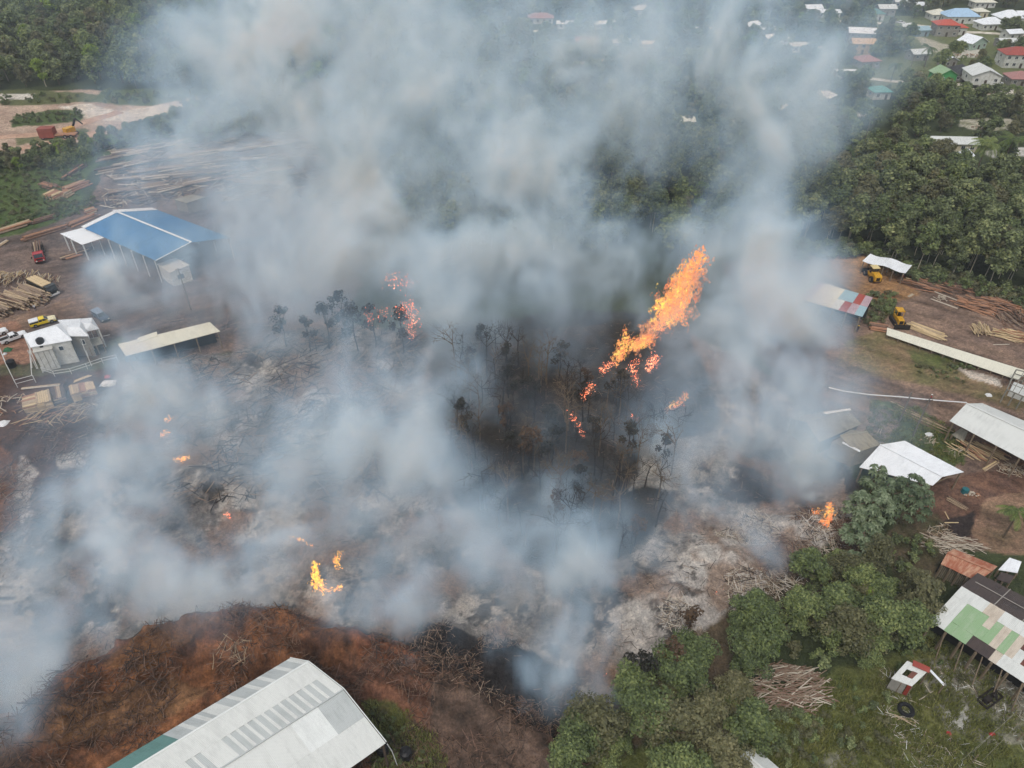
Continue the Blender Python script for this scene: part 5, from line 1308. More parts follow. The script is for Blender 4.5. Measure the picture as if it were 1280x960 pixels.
H_ = [
    ('small square house with a sea-green hipped roof alone in the trees', 1101, 125, 6.8, 6, 3.0, 1.6, .05, 'white', S_TEALR, 'hip'),
    ('low long house with a pale grey roof beside the two tall palms', 1190, 190, 15, 6, 2.8, 1.4, -.06, 'cream', S_PALE, 'gable_side'),
    ('white house on posts with grey gable roof and front balcony', 1228, 112, 11, 11, 3.6, 2.4, -.12, 'white', S_PALE, 'gable_front', 1.8),
    ('bright green gabled house at the end of the sandy road', 1182, 104, 8, 7, 3.2, 2.4, .1, 'green', S_GREEN, 'gable_front'),
    ('house with a charcoal-black roof touching the green gabled house', 1204, 102, 9, 9, 3.0, 3.0, .1, 'grey', S_DGREY, 'hip'),
    ('two-storey house with a red hipped roof at the right edge of the village', 1270, 85, 12, 9, 5.6, 2.4, -.1, 'white', S_RED, 'hip', 0, 2),
    ('long flat grey-roofed house behind the red hipped roof at the right edge', 1268, 61, 14, 7, 3, 1.0, -.05, 'grey', S_PALE, 'gable_side'),
    ('house with a dusty pink roof at the right edge below the red one', 1276, 108, 9, 8, 3, 2.2, -.1, 'grey', S_PINK, 'hip'),
    ('two-storey grey house with a clay-red roof in the middle of the village', 1182, 46, 11, 8, 5.4, 2.0, -.1, 'grey', S_ORANGE, 'hip', 0, 2),
    ('small clay-red roofed annex at the right of the two-storey grey house', 1200, 44, 5, 5, 3.6, 1.4, -.1, 'white', S_ORANGE, 'hip'),
    ('large hall with a sky-blue and white roof at the top right', 1202, 30, 17, 10, 3.5, 3.2, .0, 'white', S_SKY, 'hip'),
    ('white-roofed house left of the sky-blue roofed hall', 1174, 26, 9, 8, 3, 2.2, 0, 'white', S_CREAM, 'hip'),
    ('white pointed-roof house near the top right corner', 1240, 38, 12, 8, 3, 2.6, .1, 'white', S_WHITE, 'hip'),
    ('largest white pointed roof at the top right corner', 1262, 32, 12, 9, 3.6, 3.2, .0, 'white', S_WHITE, 'hip'),
    ('white-roofed house cut by the right edge near the top', 1282, 26, 9, 7, 3, 1.6, 0, 'white', S_WHITE, 'gable_side'),
    ('pale-roofed long house low beside the red brown yard in the village', 1138, 44, 12, 8, 3, 2.0, .3, 'grey', S_PALE, 'hip'),
    ('blue-grey house attached right of the pale-roofed long house', 1152, 46, 7, 6, 3, 1.4, .1, 'bluegrey', S_LBLUE, 'gable_side'),
    ('tall house with a clean white roof at the edge of the drifting smoke', 1075, 55, 12, 8, 5, 1.8, -.2, 'grey', S_WHITE, 'gable_side', 0, 2),
    ('unfinished house with bare board roof in front of the clean white roof', 1077, 68, 10, 6, 4.6, 1.8, -.1, 'wood', S_RAW, 'gable_side', 0, 2),
    ('house with a faded red-brown roof at the edge of the smoke', 1087, 86, 9, 8, 3, 1.8, .2, 'grey', S_PINK, 'hip'),
    ('white flat-roofed ruin in the smoke at the left end of the sandy road', 1058, 98, 8, 5, 2.4, .6, 0, 'white', S_WHITE, 'gable_side'),
    ('small white-roofed hut in the village behind the black roof', 1187, 84, 6, 5, 2.8, 1.6, .2, 'grey', S_WHITE, 'gable_front'),
    ('pale green gabled house with one white roof slope', 1222, 62, 10, 8, 3, 2.6, .4, 'pale', S_WHITE, 'gable_front'),
    ('teal-roofed house at the top of the village', 1094, 26, 8.5, 7, 3.4, 2.0, 0, 'white', S_TEAL, 'hip'),
    ('grey-roofed house behind the teal-roofed one at the top of the village', 1108, 20, 9, 7, 3.6, 1.6, 0, 'grey', S_PALE, 'gable_side'),
    ('white-roofed house in smoke, highest left of the village road', 1017, 18, 9, 6, 3, 1.6, .1, 'white', S_WHITE, 'gable_side'),
    ('low white-roofed house right of the highest one in smoke', 1036, 22, 12, 6, 2.6, 1.2, 0, 'white', S_WHITE, 'gable_side'),
    ('white-roofed house in blue smoke with broad eaves', 972, 56, 10, 7, 3, 1.4, .1, 'white', S_WHITE, 'hip'),
    ('bright white roof in smoke above the broad-eaved house', 942, 40, 9, 7, 3, 1.4, .5, 'white', S_WHITE, 'gable_side'),
    ('low house with flat diamond white roof at the right rim of the smoke', 1037, 129, 7, 7, 2.6, .8, .75, 'grey', S_WHITE, 'gable_side'),
    ('broad pale roof in blue smoke left of the diamond-roofed house', 981, 147, 9.5, 8, 2.6, 1.2, -.1, 'grey', S_PALE, 'gable_side'),
    ('small cream roof half lost in smoke', 857, 161, 5.5, 5, 2.6, .8, 0, 'cream', S_CREAM, 'gable_side'),
    ('cream square roof in smoke at the top centre', 677, 48, 7, 6, 2.6, .8, 0, 'cream', S_CREAM, 'gable_side'),
    ('faint red-roofed house in smoke at the top centre', 733, 60, 10, 6, 3, 1.4, 0, 'white', S_RED, 'gable_side'),
    ('faint pinkish roof in smoke at the upper left of the village', 676, 30, 13, 7, 3, 2, 0, 'white', S_PINK, 'hip'),
    ('domed pale roof in smoke at the very top centre', 803, 20, 9, 6, 3, 2, 0, 'white', S_PALE, 'hip'),
    ('low white roof behind the smoke left of the domed pale one', 757, 36, 12, 5, 2.6, 1.0, .3, 'white', S_WHITE, 'gable_side'),
    ('small white roof in blue smoke left of the bright white one', 880, 46, 8, 6, 2.6, 1.2, 0, 'white', S_WHITE, 'gable_side'),
    ('white hut roof in smoke below the small cream roofs', 935, 158, 5, 4, 2.4, .8, .2, 'white', S_WHITE, 'gable_side'),
    ('small dark-walled house with a white roof between the road and the top wood', 1150, 14, 8, 6, 3, 1.4, .1, 'grey', S_WHITE, 'gable_side'),
    ('low pale-roofed house near the top edge right of the teal roof', 1128, 10, 9, 6, 3, 1.2, -.1, 'white', S_PALE, 'gable_side'),
    ('small cream-roofed house right of the large sky-blue hall', 1226, 22, 7, 6, 3, 1.4, 0, 'cream', S_CREAM, 'hip'),
    ('small white roof peeping between trees at the right edge above the red roof', 1268, 50, 8, 6, 3, 1.4, .2, 'white', S_WHITE, 'gable_side'),
    ('grey-walled house with pale roof among trees left of the green gabled one', 1150, 76, 8, 6, 3, 1.5, .2, 'grey', S_PALE, 'gable_side'),
    ('small white roof in smoke left of the faint red-roofed house', 706, 36, 8, 5, 2.6, 1, 0, 'white', S_WHITE, 'gable_side'),
    ('long pale roof in smoke right of the faint red-roofed house', 775, 60, 11, 5, 2.6, 1, .3, 'white', S_PALE, 'gable_side'),
    ('small white roof in smoke right of the long pale roof', 812, 62, 7, 5, 2.6, 1, 0, 'white', S_WHITE, 'gable_side'),
    ('white roof in smoke straight above the broad plume', 905, 50, 7, 5, 2.6, 1.2, 0, 'white', S_WHITE, 'hip'),
    ('grey roof in smoke between the bright white and the broad-eaved house', 958, 44, 8, 5, 2.6, 1.2, .1, 'grey', S_PALE, 'gable_side'),
    ('pale roof in smoke beside the road right of the broad-eaved house', 1002, 66, 9, 6, 3, 1.2, 0, 'white', S_PALE, 'hip'),
    ('dim cream roof in smoke right of the small cream one', 912, 166, 7, 5, 2.6, 1, .1, 'cream', S_CREAM, 'gable_side'),
    ('house roof just cut by the top edge of the picture', 1230, 10, 12, 7, 3, 2, 0, 'white', S_CREAM, 'hip'),
]
for r in H_:
    lb, px, py, w, d, hw, hr, yw, wl, rf, st = r[:11]; sti = r[11] if len(r) > 11 else 0; sto = r[12] if len(r) > 12 else 1
    house(lb, px, py, w, d, hw, hr, yw, wl, rf, st, sti, storeys=sto, porch=(sti > 0))
flat_building('tarpaulin_roof', 'crumpled bright white roof in front of the long pale grey-roofed house', 'shelter', [(1208, 204), (1188, 194), (1210, 184.5), (1219, 194)], [2.2, 2.2, 3.0, 2.8], S_WHITE, WALLG)
def car(px, py, yw, col, label):
    t = pickup(label, px, py, yw, col, None, group='cars parked in the village')
    t.name = 'parked_car'; t['category'] = 'car'
car(1125, 30, .1, P_WHITE, 'white car on the village road left of the pale-roofed long house')
car(1203, 50, .9, P_WHITE, 'white car parked beside the red annex in the village')
car(1246, 106, .4, P_WHITE, 'white car parked right of the white house on posts')
# loose building debris in the village plots
for px, py, lb in ((1190, 68, 'heap of grey blocks on the sandy village plot'), (1215, 70, 'second heap of blocks on the sandy village plot'), (1243, 118, 'rubble heap in front of the white house on posts'), (1230, 160, 'rubble in the sandy clearing above the palms')):
    tangle('rubble_heap', lb, px, py, 4, 2.5, .5, 26, (.8, 1.4), .28, (6, 1, 0), 0, 1.6, 'rubble', 'lump')

# ------------------------------------------------------------------ foliage
def leaf_mat(key, stops, trans=.25, clump=.35):
    if key in MATS: return MATS[key]
    m = bpy.data.materials.new(key); m.use_nodes = True; nt = m.node_tree; nt.nodes.clear()
    out = nt.nodes.new("ShaderNodeOutputMaterial"); geo = nt.nodes.new("ShaderNodeNewGeometry"); oi = nt.nodes.new("ShaderNodeObjectInfo")
    tc = nt.nodes.new("ShaderNodeTexCoord").outputs['Object']
    nz = noise(nt, tc, clump, 2, .5)
    a = nt.nodes.new("ShaderNodeMath"); a.operation = 'MULTIPLY_ADD'; nt.links.new(geo.outputs['Random Per Island'], a.inputs[0]); a.inputs[1].default_value = .55
    b = nt.nodes.new("ShaderNodeMath"); b.operation = 'MULTIPLY_ADD'; nt.links.new(oi.outputs['Random'], b.inputs[0]); b.inputs[1].default_value = .34
    c = nt.nodes.new("ShaderNodeMath"); c.operation = 'MULTIPLY_ADD'; nt.links.new(nz, c.inputs[0]); c.inputs[1].default_value = .9; c.inputs[2].default_value = -.38
    nt.links.new(b.outputs[0], a.inputs[2]); nt.links.new(c.outputs[0], b.inputs[2])
    col = ramp(nt, a.outputs[0], [(p, lin(s)) for p, s in stops])
    d = nt.nodes.new("ShaderNodeBsdfPrincipled"); d.inputs['Roughness'].default_value = .55; d.inputs['Specular IOR Level'].default_value = .25
    nt.links.new(col, d.inputs['Base Color'])
    t = nt.nodes.new("ShaderNodeBsdfTranslucent"); nt.links.new(col, t.inputs['Color'])
    mx = nt.nodes.new("ShaderNodeMixShader"); mx.inputs[0].default_value = trans
    nt.links.new(d.outputs[0], mx.inputs[1]); nt.links.new(t.outputs[0], mx.inputs[2]); nt.links.new(mx.outputs[0], out.inputs[0])
    MATS[key] = m; return m
LF_MID = leaf_mat('forest_leaves', [(.0, (64, 70, 50)), (.4, (98, 108, 74)), (.7, (132, 142, 96)), (1, (170, 172, 118))])
LF_NEAR = leaf_mat('tree_leaves', [(.0, (62, 70, 48)), (.4, (94, 108, 70)), (.7, (126, 138, 86)), (1, (162, 168, 106))], .25, .5)
LF_PALE = leaf_mat('broad_grey_green_leaves', [(.0, (60, 74, 52)), (.5, (98, 112, 82)), (1, (152, 162, 130))], .2)
LF_OLIVE = leaf_mat('olive_leaves', [(.0, (72, 72, 52)), (.5, (108, 108, 76)), (1, (148, 142, 104))], .25)
LF_BROWN = leaf_mat('scorched_leaves', [(.0, (46, 38, 32)), (.5, (76, 60, 46)), (1, (108, 86, 64))], .15)
LF_CHAR = leaf_mat('smoked_leaves', [(.0, (28, 28, 24)), (.5, (44, 43, 35)), (1, (68, 62, 48))], .15)
LF_PALM = leaf_mat('palm_leaves', [(.0, (60, 74, 40)), (.5, (94, 112, 60)), (1, (150, 158, 92))], .25)
LF_BRIGHT = leaf_mat('young_bright_leaves', [(.0, (86, 104, 44)), (.5, (120, 142, 56)), (1, (160, 176, 76))], .3)
BARK_P = plain('pale_bark', (178, 170, 150), .9, .3, 1.5); BARK = plain('grey_brown_bark', (112, 98, 82), .9, .3, 1.5); BARK_C = plain('charred_bark', (54, 48, 44), .95, .35, 1.5)
BARK_D = plain('dead_wood', (160, 150, 132), .9, .25, 1.5)
def quads(name, Q, mats, mi=None, smooth=False):
    """Q: (n,4,3) array of separate leaf quads"""
    n = len(Q); me = bpy.data.meshes.new(name)
    me.vertices.add(n * 4); me.vertices.foreach_set("co", Q.astype(np.float32).ravel())
    me.loops.add(n * 4); me.polygons.add(n)
    me.loops.foreach_set("vertex_index", np.arange(n * 4, dtype=np.int32))
    me.polygons.foreach_set("loop_start", np.arange(0, n * 4, 4, dtype=np.int32))
    for m in (mats if isinstance(mats, (list, tuple)) else [mats]): me.materials.append(m)
    me.update(calc_edges=True)
    return me
def leaf_quads(C, N, S, rng, asp=.62):
    """kites at centres C facing N with sizes S"""
    n = len(C); r = rng.standard_normal((n, 3)); t = np.cross(N, r); t /= np.linalg.norm(t, axis=1)[:, None] + 1e-9
    b = np.cross(N, t); S = S[:, None]
    q = np.stack([C - t * S, C - b * S * asp + N * S * .12, C + t * S * 1.0, C + b * S * asp + N * S * .12], 1)
    return q
def crown_quads(rng, R, z0, z1, lobes, n, size, flat=1.0):
    L = []
    for _ in range(lobes):
        a = rng.uniform(0, 6.283); q = rng.uniform(0, 1) ** .6; zz = rng.uniform(0, 1)
        env = math.sin(math.pi * min(.96, .22 + .72 * zz)) ** .6
        L.append((R * .82 * q * env * math.cos(a), R * .82 * q * env * math.sin(a), z0 + (z1 - z0) * (.12 + .8 * zz), R * rng.uniform(.2, .42)))
    L = np.array(L); w = L[:, 3] ** 2; w /= w.sum()
    k = rng.choice(len(L), n, p=w); d = rng.standard_normal((n, 3)); d[:, 2] = d[:, 2] * .9 + .35; d /= np.linalg.norm(d, axis=1)[:, None]
    r = L[k, 3] * rng.uniform(.55, 1.08, n)
    C = L[k, :3] + d * r[:, None] * np.array([1, 1, .78 * flat])
    N = d * .75 + rng.standard_normal((n, 3)) * .5 + np.array([0, 0, .55]); N /= np.linalg.norm(N, axis=1)[:, None]
    return leaf_quads(C, N, size * rng.uniform(.55, 1.3, n), rng), L
def trunk_mb(rng, h, r, L, lean=.3, nl=6):
    mb = MB(); p = Vector((0, 0, -.3)); top = Vector((rng.uniform(-lean, lean), rng.uniform(-lean, lean), h)); pts = [p]
    for i in range(1, 5): pts.append(p.lerp(top, i / 4) + Vector((rng.uniform(-.2, .2), rng.uniform(-.2, .2), 0)))
    for i in range(4): mb.tube(pts[i], pts[i + 1], r * (1 - .2 * i), r * (.8 - .2 * i) + .02, 6, cap=False)
    for q in L[:nl]:
        s = pts[2].lerp(pts[4], rng.uniform(0, 1)); m = s.lerp(Vector(q[:3]), .55) + Vector((0, 0, -.3)); mb.tube(s, m, r * .4, r * .25, 4, cap=False); mb.tube(m, Vector(q[:3]), r * .25, r * .08, 4, cap=False)
    return mb
class Kind:
    """one kind of tree: crown and trunk meshes for single trees"""
    def __init__(s, name, seed, R, z0, z1, lobes, n, size, leaf, bark, r, flat=1.0):
        rng = np.random.default_rng(seed); Q, L = crown_quads(rng, R, z0, z1, lobes, n, size, flat)
        s.crown = quads('crown', Q, leaf); s.trunkmb = trunk_mb(rng, z0 + (z1 - z0) * .6, r, L); s.trunk = s.trunkmb.mesh('trunk', bark); s.name = name; s.R = R
        s.Q = Q; s.leaf = leaf; s.bark = bark
    def joined(s):
        bmh = bmesh.new(); bmh.from_mesh(s.crown); k = len(bmh.faces); bmh.from_mesh(s.trunk)
        bmh.faces.ensure_lookup_table()
        for f in bmh.faces[k:]: f.material_index = 1
        me = bpy.data.meshes.new(s.name + '_mesh'); bmh.to_mesh(me); bmh.free(); me.materials.append(s.leaf); me.materials.append(s.bark); return me
KN = [Kind('broadleaf_tree', 21 + i, 2.8 + .35 * i, 1.2, 6.2 + .5 * i, 24, 4300, .185, (LF_NEAR, LF_NEAR, LF_OLIVE, LF_NEAR)[i], BARK, .14) for i in range(4)]
KT = [Kind('forest_tree', 41 + i, 3.3 + .25 * i, 4.6 + .7 * i, 14.5, 24, 2300, .36, (LF_MID, LF_NEAR, LF_OLIVE, LF_MID)[i], BARK_P, .11) for i in range(4)]
KF = [Kind('forest_tree', 61 + i, 4.0 + .4 * i, 1.6, 9.4 + .8 * i, 22, 1300, .52, (LF_MID, LF_MID, LF_OLIVE, LF_NEAR)[i], BARK, .25) for i in range(4)]
KB = Kind('broadleaf_tree', 33, 2.2, 1.0, 5.4, 18, 2200, .2, LF_BRIGHT, BARK, .09)
KS = [Kind('shrub', 81 + i, 1.5, .2, 1.9, 8, 330, .2, (LF_NEAR, LF_OLIVE, LF_MID)[i], BARK, .05) for i in range(3)]
KC = [Kind('scorched_tree', 91 + i, 2.4, 3.2, 8.6, 9, 420, .26, (LF_CHAR, LF_BROWN, LF_CHAR)[i], BARK_C, .13) for i in range(3)]

def put(kind, x, y, sc, rz, label, group=None, cat='tree', name=None):
    t = thing(name or kind.name, label, cat, H((x, y), 0), group, rz); t.scale = (sc * RND.uniform(.9, 1.1), sc * RND.uniform(.9, 1.1), sc)
    a = part('crown', kind.crown, t); b = part('trunk', kind.trunk, t); return t
def bare_mesh(seed, h, r, bark, spread=.55, gens=4, up=.55, first=.35):
    rng = random.Random(seed); mb = MB()
    def grow(p, d, L, r, g):
        q = p + d * L; mb.tube(p, q, r, r * .62, 5 if g < 2 else 3, cap=False)
        if g >= gens: return
        for _ in range(rng.choice((2, 3, 3)) if g else 4):
            nd = (d * up + Vector((rng.gauss(0, spread), rng.gauss(0, spread), rng.gauss(.15, spread * .5)))).normalized()
            grow(p.lerp(q, rng.uniform(.45, 1)), nd, L * rng.uniform(.55, .8), r * .58, g + 1)
    p = Vector((0, 0, -.3)); m = Vector((rng.uniform(-.3, .3), rng.uniform(-.3, .3), h * first)); mb.tube(p, m, r, r * .8, 6, cap=False)
    grow(m, Vector((rng.uniform(-.12, .12), rng.uniform(-.12, .12), 1)).normalized(), h * .28, r * .8, 0)
    return mb.mesh('branches', bark)
BARE_C = [bare_mesh(5 + i, 9, .13, BARK_C, .5) for i in range(3)] + [bare_mesh(9 + i, 9.5, .12, BARK, .45) for i in range(2)]
BARE_P = [bare_mesh(15 + i, 7.5, .13, BARK_D, .6, 4, .5, .25) for i in range(2)]
def put_bare(me, x, y, sc, rz, label, group=None, leaves=None):
    t = thing('bare_tree', label, 'tree', H((x, y)), group, rz); t.scale = (sc,) * 3; part('branches', me, t)
    if leaves: part('leaves', leaves, t)
    return t

# frond palms
def palm_meshes(seed, h, fl, n=17):
    rng = random.Random(seed); mb = MB(); top = Vector((rng.uniform(-.5, .5), rng.uniform(-.3, .3), h)); p = Vector((0, 0, -.2))
    for i in range(6):
        a, b = p.lerp(top, i / 6), p.lerp(top, (i + 1) / 6); mb.tube(a, b, .2 - .012 * i, .19 - .012 * i, 7, cap=False)
    tr = mb.mesh('trunk', BARK); F = MB()
    for k in range(n):
        az = 2 * math.pi * k / n * 2.6 + rng.uniform(-.2, .2); el = rng.uniform(-.1, 1.15); L = fl * rng.uniform(.85, 1.1)
        d = Vector((math.cos(az), math.sin(az), 0)); pts = []
        for i in range(8):
            u = i / 7; ang = el - u * 1.5
            pts.append((pts[-1] + (d * math.cos(ang) + Vector((0, 0, math.sin(ang)))) * L / 7) if pts else top.copy())
        sd_ = Vector((-d.y, d.x, 0))
        for a, b in zip(pts[:-1], pts[1:]): F.tube(a, b, .035, .03, 3, cap=False)
        for i in range(34):
            u = .12 + .88 * i / 33; j = min(6, int(u * 7)); q = pts[j].lerp(pts[j + 1], u * 7 - j); ax = (pts[j + 1] - pts[j]).normalized()
            ll = L * .26 * math.sin(math.pi * min(1, u * .85 + .12)) + .12
            for s_ in (-1, 1):
                tip = q + (sd_ * s_ * .8 + ax * .6 + Vector((0, 0, -.55))).normalized() * ll; w = ax * .045
                F.poly([q - w, q + w, tip + w * .4, tip - w * .4])
    return tr, F.mesh('fronds', LF_PALM)
PALMS = [palm_meshes(3, 7, 3.6), palm_meshes(4, 9, 4.2)]
PALM_AT = []
def palm(px, py, sc, k, label):   # px, py: where the head of fronds is seen
    b = G(px, py, (7, 9)[k] * sc); PALM_AT.append((b.x, b.y)); t = thing('palm_tree', label, 'palm tree', H(b), None, RND.uniform(0, 6)); t.scale = (sc,) * 3
    part('trunk', PALMS[k][0], t); part('fronds', PALMS[k][1], t)
palm(1163, 60, 1.15, 0, 'dark coconut palm standing in the village beside the sandy plots')
palm(1234, 180, 1.25, 1, 'large coconut palm right of the long grey-roofed house')
palm(1266, 174, 1.3, 1, 'coconut palm at the right edge beside the larger palm')
palm(1120, 80, 1.0, 0, 'pale coconut palm in the grass above the sandy road')
palm(1272, 108, .9, 0, 'small palm at the right edge below the dusty pink roof')
palm(1274, 640, .85, 0, 'palm at the right edge of the timber yard with drooping fronds')
palm(1066, 188, .8, 0, 'small palm in the clearing at the top of the wood')
palm(1076, 178, .8, 1, 'thin palm right of the small palm at the top of the wood')

# the big-leaved tree at the white roof
def umbrella_tree(px, py, h, R, n, label, seed, size=.8):
    rng = np.random.default_rng(seed); t = thing('umbrella_tree', label, 'tree', H(G(px, py, h * .75))); Q = []; mb = MB()
    trunk = [Vector((0, 0, -.2)), Vector((.2, .1, h * .35)), Vector((-.1, .2, h * .62)), Vector((0, 0, h * .85))]
    for a, b, r in zip(trunk[:-1], trunk[1:], (.16, .12, .08)): mb.tube(a, b, r, r * .75, 6, cap=False)
    for i in range(n):
        a = rng.uniform(0, 6.283); q = R * rng.uniform(.1, 1) ** .6; z = h * (1 - .45 * (q / R) ** 2) * rng.uniform(.62, 1.03)
        c = np.array([q * math.cos(a), q * math.sin(a), z])
        if i % 3 == 0:
            s = trunk[1].lerp(trunk[3], rng.uniform(0, 1)); m = s.lerp(Vector(c), .6) + Vector((0, 0, -.4)); mb.tube(s, m, .06, .04, 4, cap=False); mb.tube(m, Vector(c), .04, .02, 4, cap=False)
        ro = rng.uniform(0, 1)
        for k in range(9):
            az = ro + k * .698; l = size * rng.uniform(.8, 1.2); d = np.array([math.cos(az), math.sin(az), rng.uniform(-.1, .3)]); dr = np.array([math.cos(az), math.sin(az), -1.1]); s_ = np.array([-math.sin(az), math.cos(az), 0]) * size * .23
            b0, b1, b2 = c, c + d * l * .55, c + d * l * .55 + dr / 1.5 * l * .55
            Q.append([b0, b1 - s_, b1, b1 + s_]); Q.append([b1 - s_, b2 - s_ * .3, b2 + s_ * .3, b1 + s_])
    part('crown', quads('crown', np.array(Q), LF_PALE), t); o = mb.build('trunk', BARK, t, local=True)
umbrella_tree(1092, 628, 8.6, 3.6, 84, 'big-leaved grey-green tree in front of the left half of the bright white roof', 3)
umbrella_tree(1138, 612, 9.2, 3.7, 84, 'big-leaved grey-green tree against the lower right half of the bright white roof', 4)
umbrella_tree(1099, 588, 11.5, 1.5, 16, 'thin tall sapling with starry leaf tufts sticking up before the white roof', 5, .9)
umbrella_tree(1112, 604, 11.0, 1.0, 8, 'thinnest sapling with one leaf tuft hanging over the white roof', 6, .9)
umbrella_tree(1080, 668, 7.0, 3.4, 70, 'lower big-leaved tree next to the burning ash heap', 7)

# ------------------------------------------------------------------ where trees stand
HOUSES = []      # keep-out discs: photo px, py, radius m
def keepout(x, y):
    return any((x - a) ** 2 + (y - b) ** 2 < r * r for a, b, r in KO)
KO = []
for px, py, r in [(1094, 22, 8), (1106, 18, 8), (1175, 26, 9), (1202, 28, 12), (1243, 36, 9), (1263, 30, 10), (1278, 24, 8), (1183, 44, 10), (1137, 44, 9), (1152, 46, 6), (1074, 58, 9), (1076, 68, 7), (1220, 60, 8), (1190, 70, 10), (1087, 84, 7), (1059, 98, 8), (1187, 84, 6), (1182, 104, 8), (1200, 100, 7), (1231, 112, 10), (1240, 116, 8), (1270, 86, 9), (1268, 64, 8), (1273, 104, 8), (1101, 126, 6), (1101, 134, 5), (1037, 128, 7), (981, 146, 9), (857, 160, 6), (941, 40, 7), (971, 56, 7), (1015, 18, 7), (1035, 22, 7), (677, 46, 6), (732, 58, 8), (672, 30, 8), (803, 20, 6), (1190, 192, 13), (1209, 202, 7), (1082, 145, 6), (1175, 186, 10), (1200, 50, 8), (1160, 38, 7), (1110, 118, 0), (1228, 8, 8), (1195, 62, 9), (1215, 72, 8), (1100, 108, 4), (1101, 142, 7), (1101, 152, 6), (1187, 205, 9), (1170, 200, 8), (1232, 126, 8), (1182, 116, 6), (1270, 98, 6)]:
    p = G(px, py); KO.append((p.x, p.y, r))
for px, py, r in ((1232, 222, 4), (1238, 236, 5), (1273, 214, 4), (1280, 228, 5), (1205, 214, 7), (1212, 226, 6), (1166, 76, 3), (1170, 84, 4), (1244, 122, 3), (1190, 202, 7), (1170, 206, 6), (1068, 205, 4), (1129, 198, 4), (1225, 206, 5), (1205, 735, 6), (1180, 770, 4), (1040, 134, 5), (985, 152, 6)):
    p = G(px, py); KO.append((p.x, p.y, r))
for x, y in PALM_AT: KO.append((x, y, 3.5)); KO.append((x * .97, y - 6, 3.5)); KO.append((x * .95, y - 11, 3))
for r in H_:
    p = GP(r[1], r[2]); KO.append((p.x, p.y + r[4] / 2, r[3] / 2 + 2.5)); KO.append((p.x * .97, p.y - 4.5, r[3] / 2 + 1))
F_FAR = [[(-2500, -200), (-2500, 130), (0, 116), (110, 110), (180, 112), (255, 120), (330, 158), (430, 158), (560, 170), (620, -200)]]
F_MID = [[(430, 158), (560, 170), (1000, 150), (1040, 200), (1000, 300), (940, 322), (890, 330), (840, 370), (825, 415), (700, 440), (560, 420), (540, 330), (450, 260)]]
F_RIGHT = [[(985, 318), (1040, 310), (1078, 316), (1140, 343), (1210, 360), (1285, 384), (1900, 480), (1900, 230), (1280, 212), (1212, 212), (1150, 205), (1060, 196), (1010, 150), (940, 190), (900, 260), (950, 320)]]
F_TOWN = [[(560, -200), (3000, -200), (3000, 320), (1280, 214), (1212, 212), (1060, 196), (1000, 150), (560, 170)]]
TOWN_OPEN = [[(1130, 34), (1180, 40), (1290, 50), (1290, 60), (1220, 78), (1180, 76), (1140, 66)], [(1062, 24), (1170, 30), (1170, 40), (1062, 34)], [(1050, 84), (1168, 88), (1170, 108), (1050, 104)], [(1195, 98), (1290, 106), (1290, 128), (1198, 116)], [(1080, 176), (1200, 168), (1160, 196), (1080, 190)], [(1190, 148), (1268, 146), (1262, 168), (1190, 172)], [(1090, 28), (1150, 32), (1150, 40), (1090, 38)], [(1210, 186), (1300, 182), (1300, 198), (1240, 200)], [(1180, 8), (1290, 12), (1290, 36), (1180, 34)], [(1130, 70), (1175, 80), (1170, 92), (1100, 90), (1090, 80)], [(1060, 24), (1000, 14), (1000, 22), (1060, 40)], [(720, 84), (830, 56), (834, 62), (730, 92)], [(640, 24), (700, 24), (700, 40), (640, 40)]]
F_NEAR = [[(700, 1010), (705, 955), (735, 920), (780, 880), (830, 838), (905, 806), (960, 752), (1000, 725), (1050, 700), (1095, 712), (1135, 735), (1150, 760), (1160, 800), (1125, 828), (1095, 842), (1060, 838), (1010, 812), (955, 812), (935, 850), (940, 900), (960, 940), (930, 960), (890, 975), (880, 1010)]]
def scatter_pts(x0, x1, y0, y1, sp, rng, jit=.75):
    X, Y = np.meshgrid(np.arange(x0, x1, sp), np.arange(y0, y1, sp)); X = X + rng.uniform(-jit, jit, X.shape) * sp; Y = Y + rng.uniform(-jit, jit, X.shape) * sp
    return X.ravel(), Y.ravel()
rg = np.random.default_rng(5)
stuff_pts = []   # x, y, scale, which
def select(polys, sp, box, opens=(), keep=1.0):
    X, Y = scatter_pts(*box, sp, rg); px, py = proj(X, Y, np.zeros_like(X))
    m = np.zeros(X.shape, bool)
    for P in polys: m |= inpoly(px, py, P)
    for P in opens: m &= ~inpoly(px, py, P)
    m &= rg.random(X.shape) < keep
    return [(float(a), float(b)) for a, b in zip(X[m], Y[m]) if not keepout(a, b)]
# wood on the right: the front rows one by one
R_ = sorted(select(F_RIGHT, 4.5, (30, 330, 150, 330)), key=lambda p: p[1])
lab_r = 'tall tree with a slim pale stem in the wood behind the timber yard'
cnt = 0
for x, y in R_:
    px, py = proj(np.array(x), np.array(y), np.array(0.0))
    k = RND.randrange(4); sc = RND.uniform(.66, 1.12)
    if cnt < 170 and px < 1310: put(KT[k], x, y, sc, RND.uniform(0, 6), lab_r.replace('tall tree', 'tall olive-tinged tree' if k == 2 else 'tall green tree'), 'trees of the wood behind the timber yard'); cnt += 1
    else: stuff_pts.append((x, y, sc * .9, k if RND.random() < .45 else 4 + RND.randrange(4)))
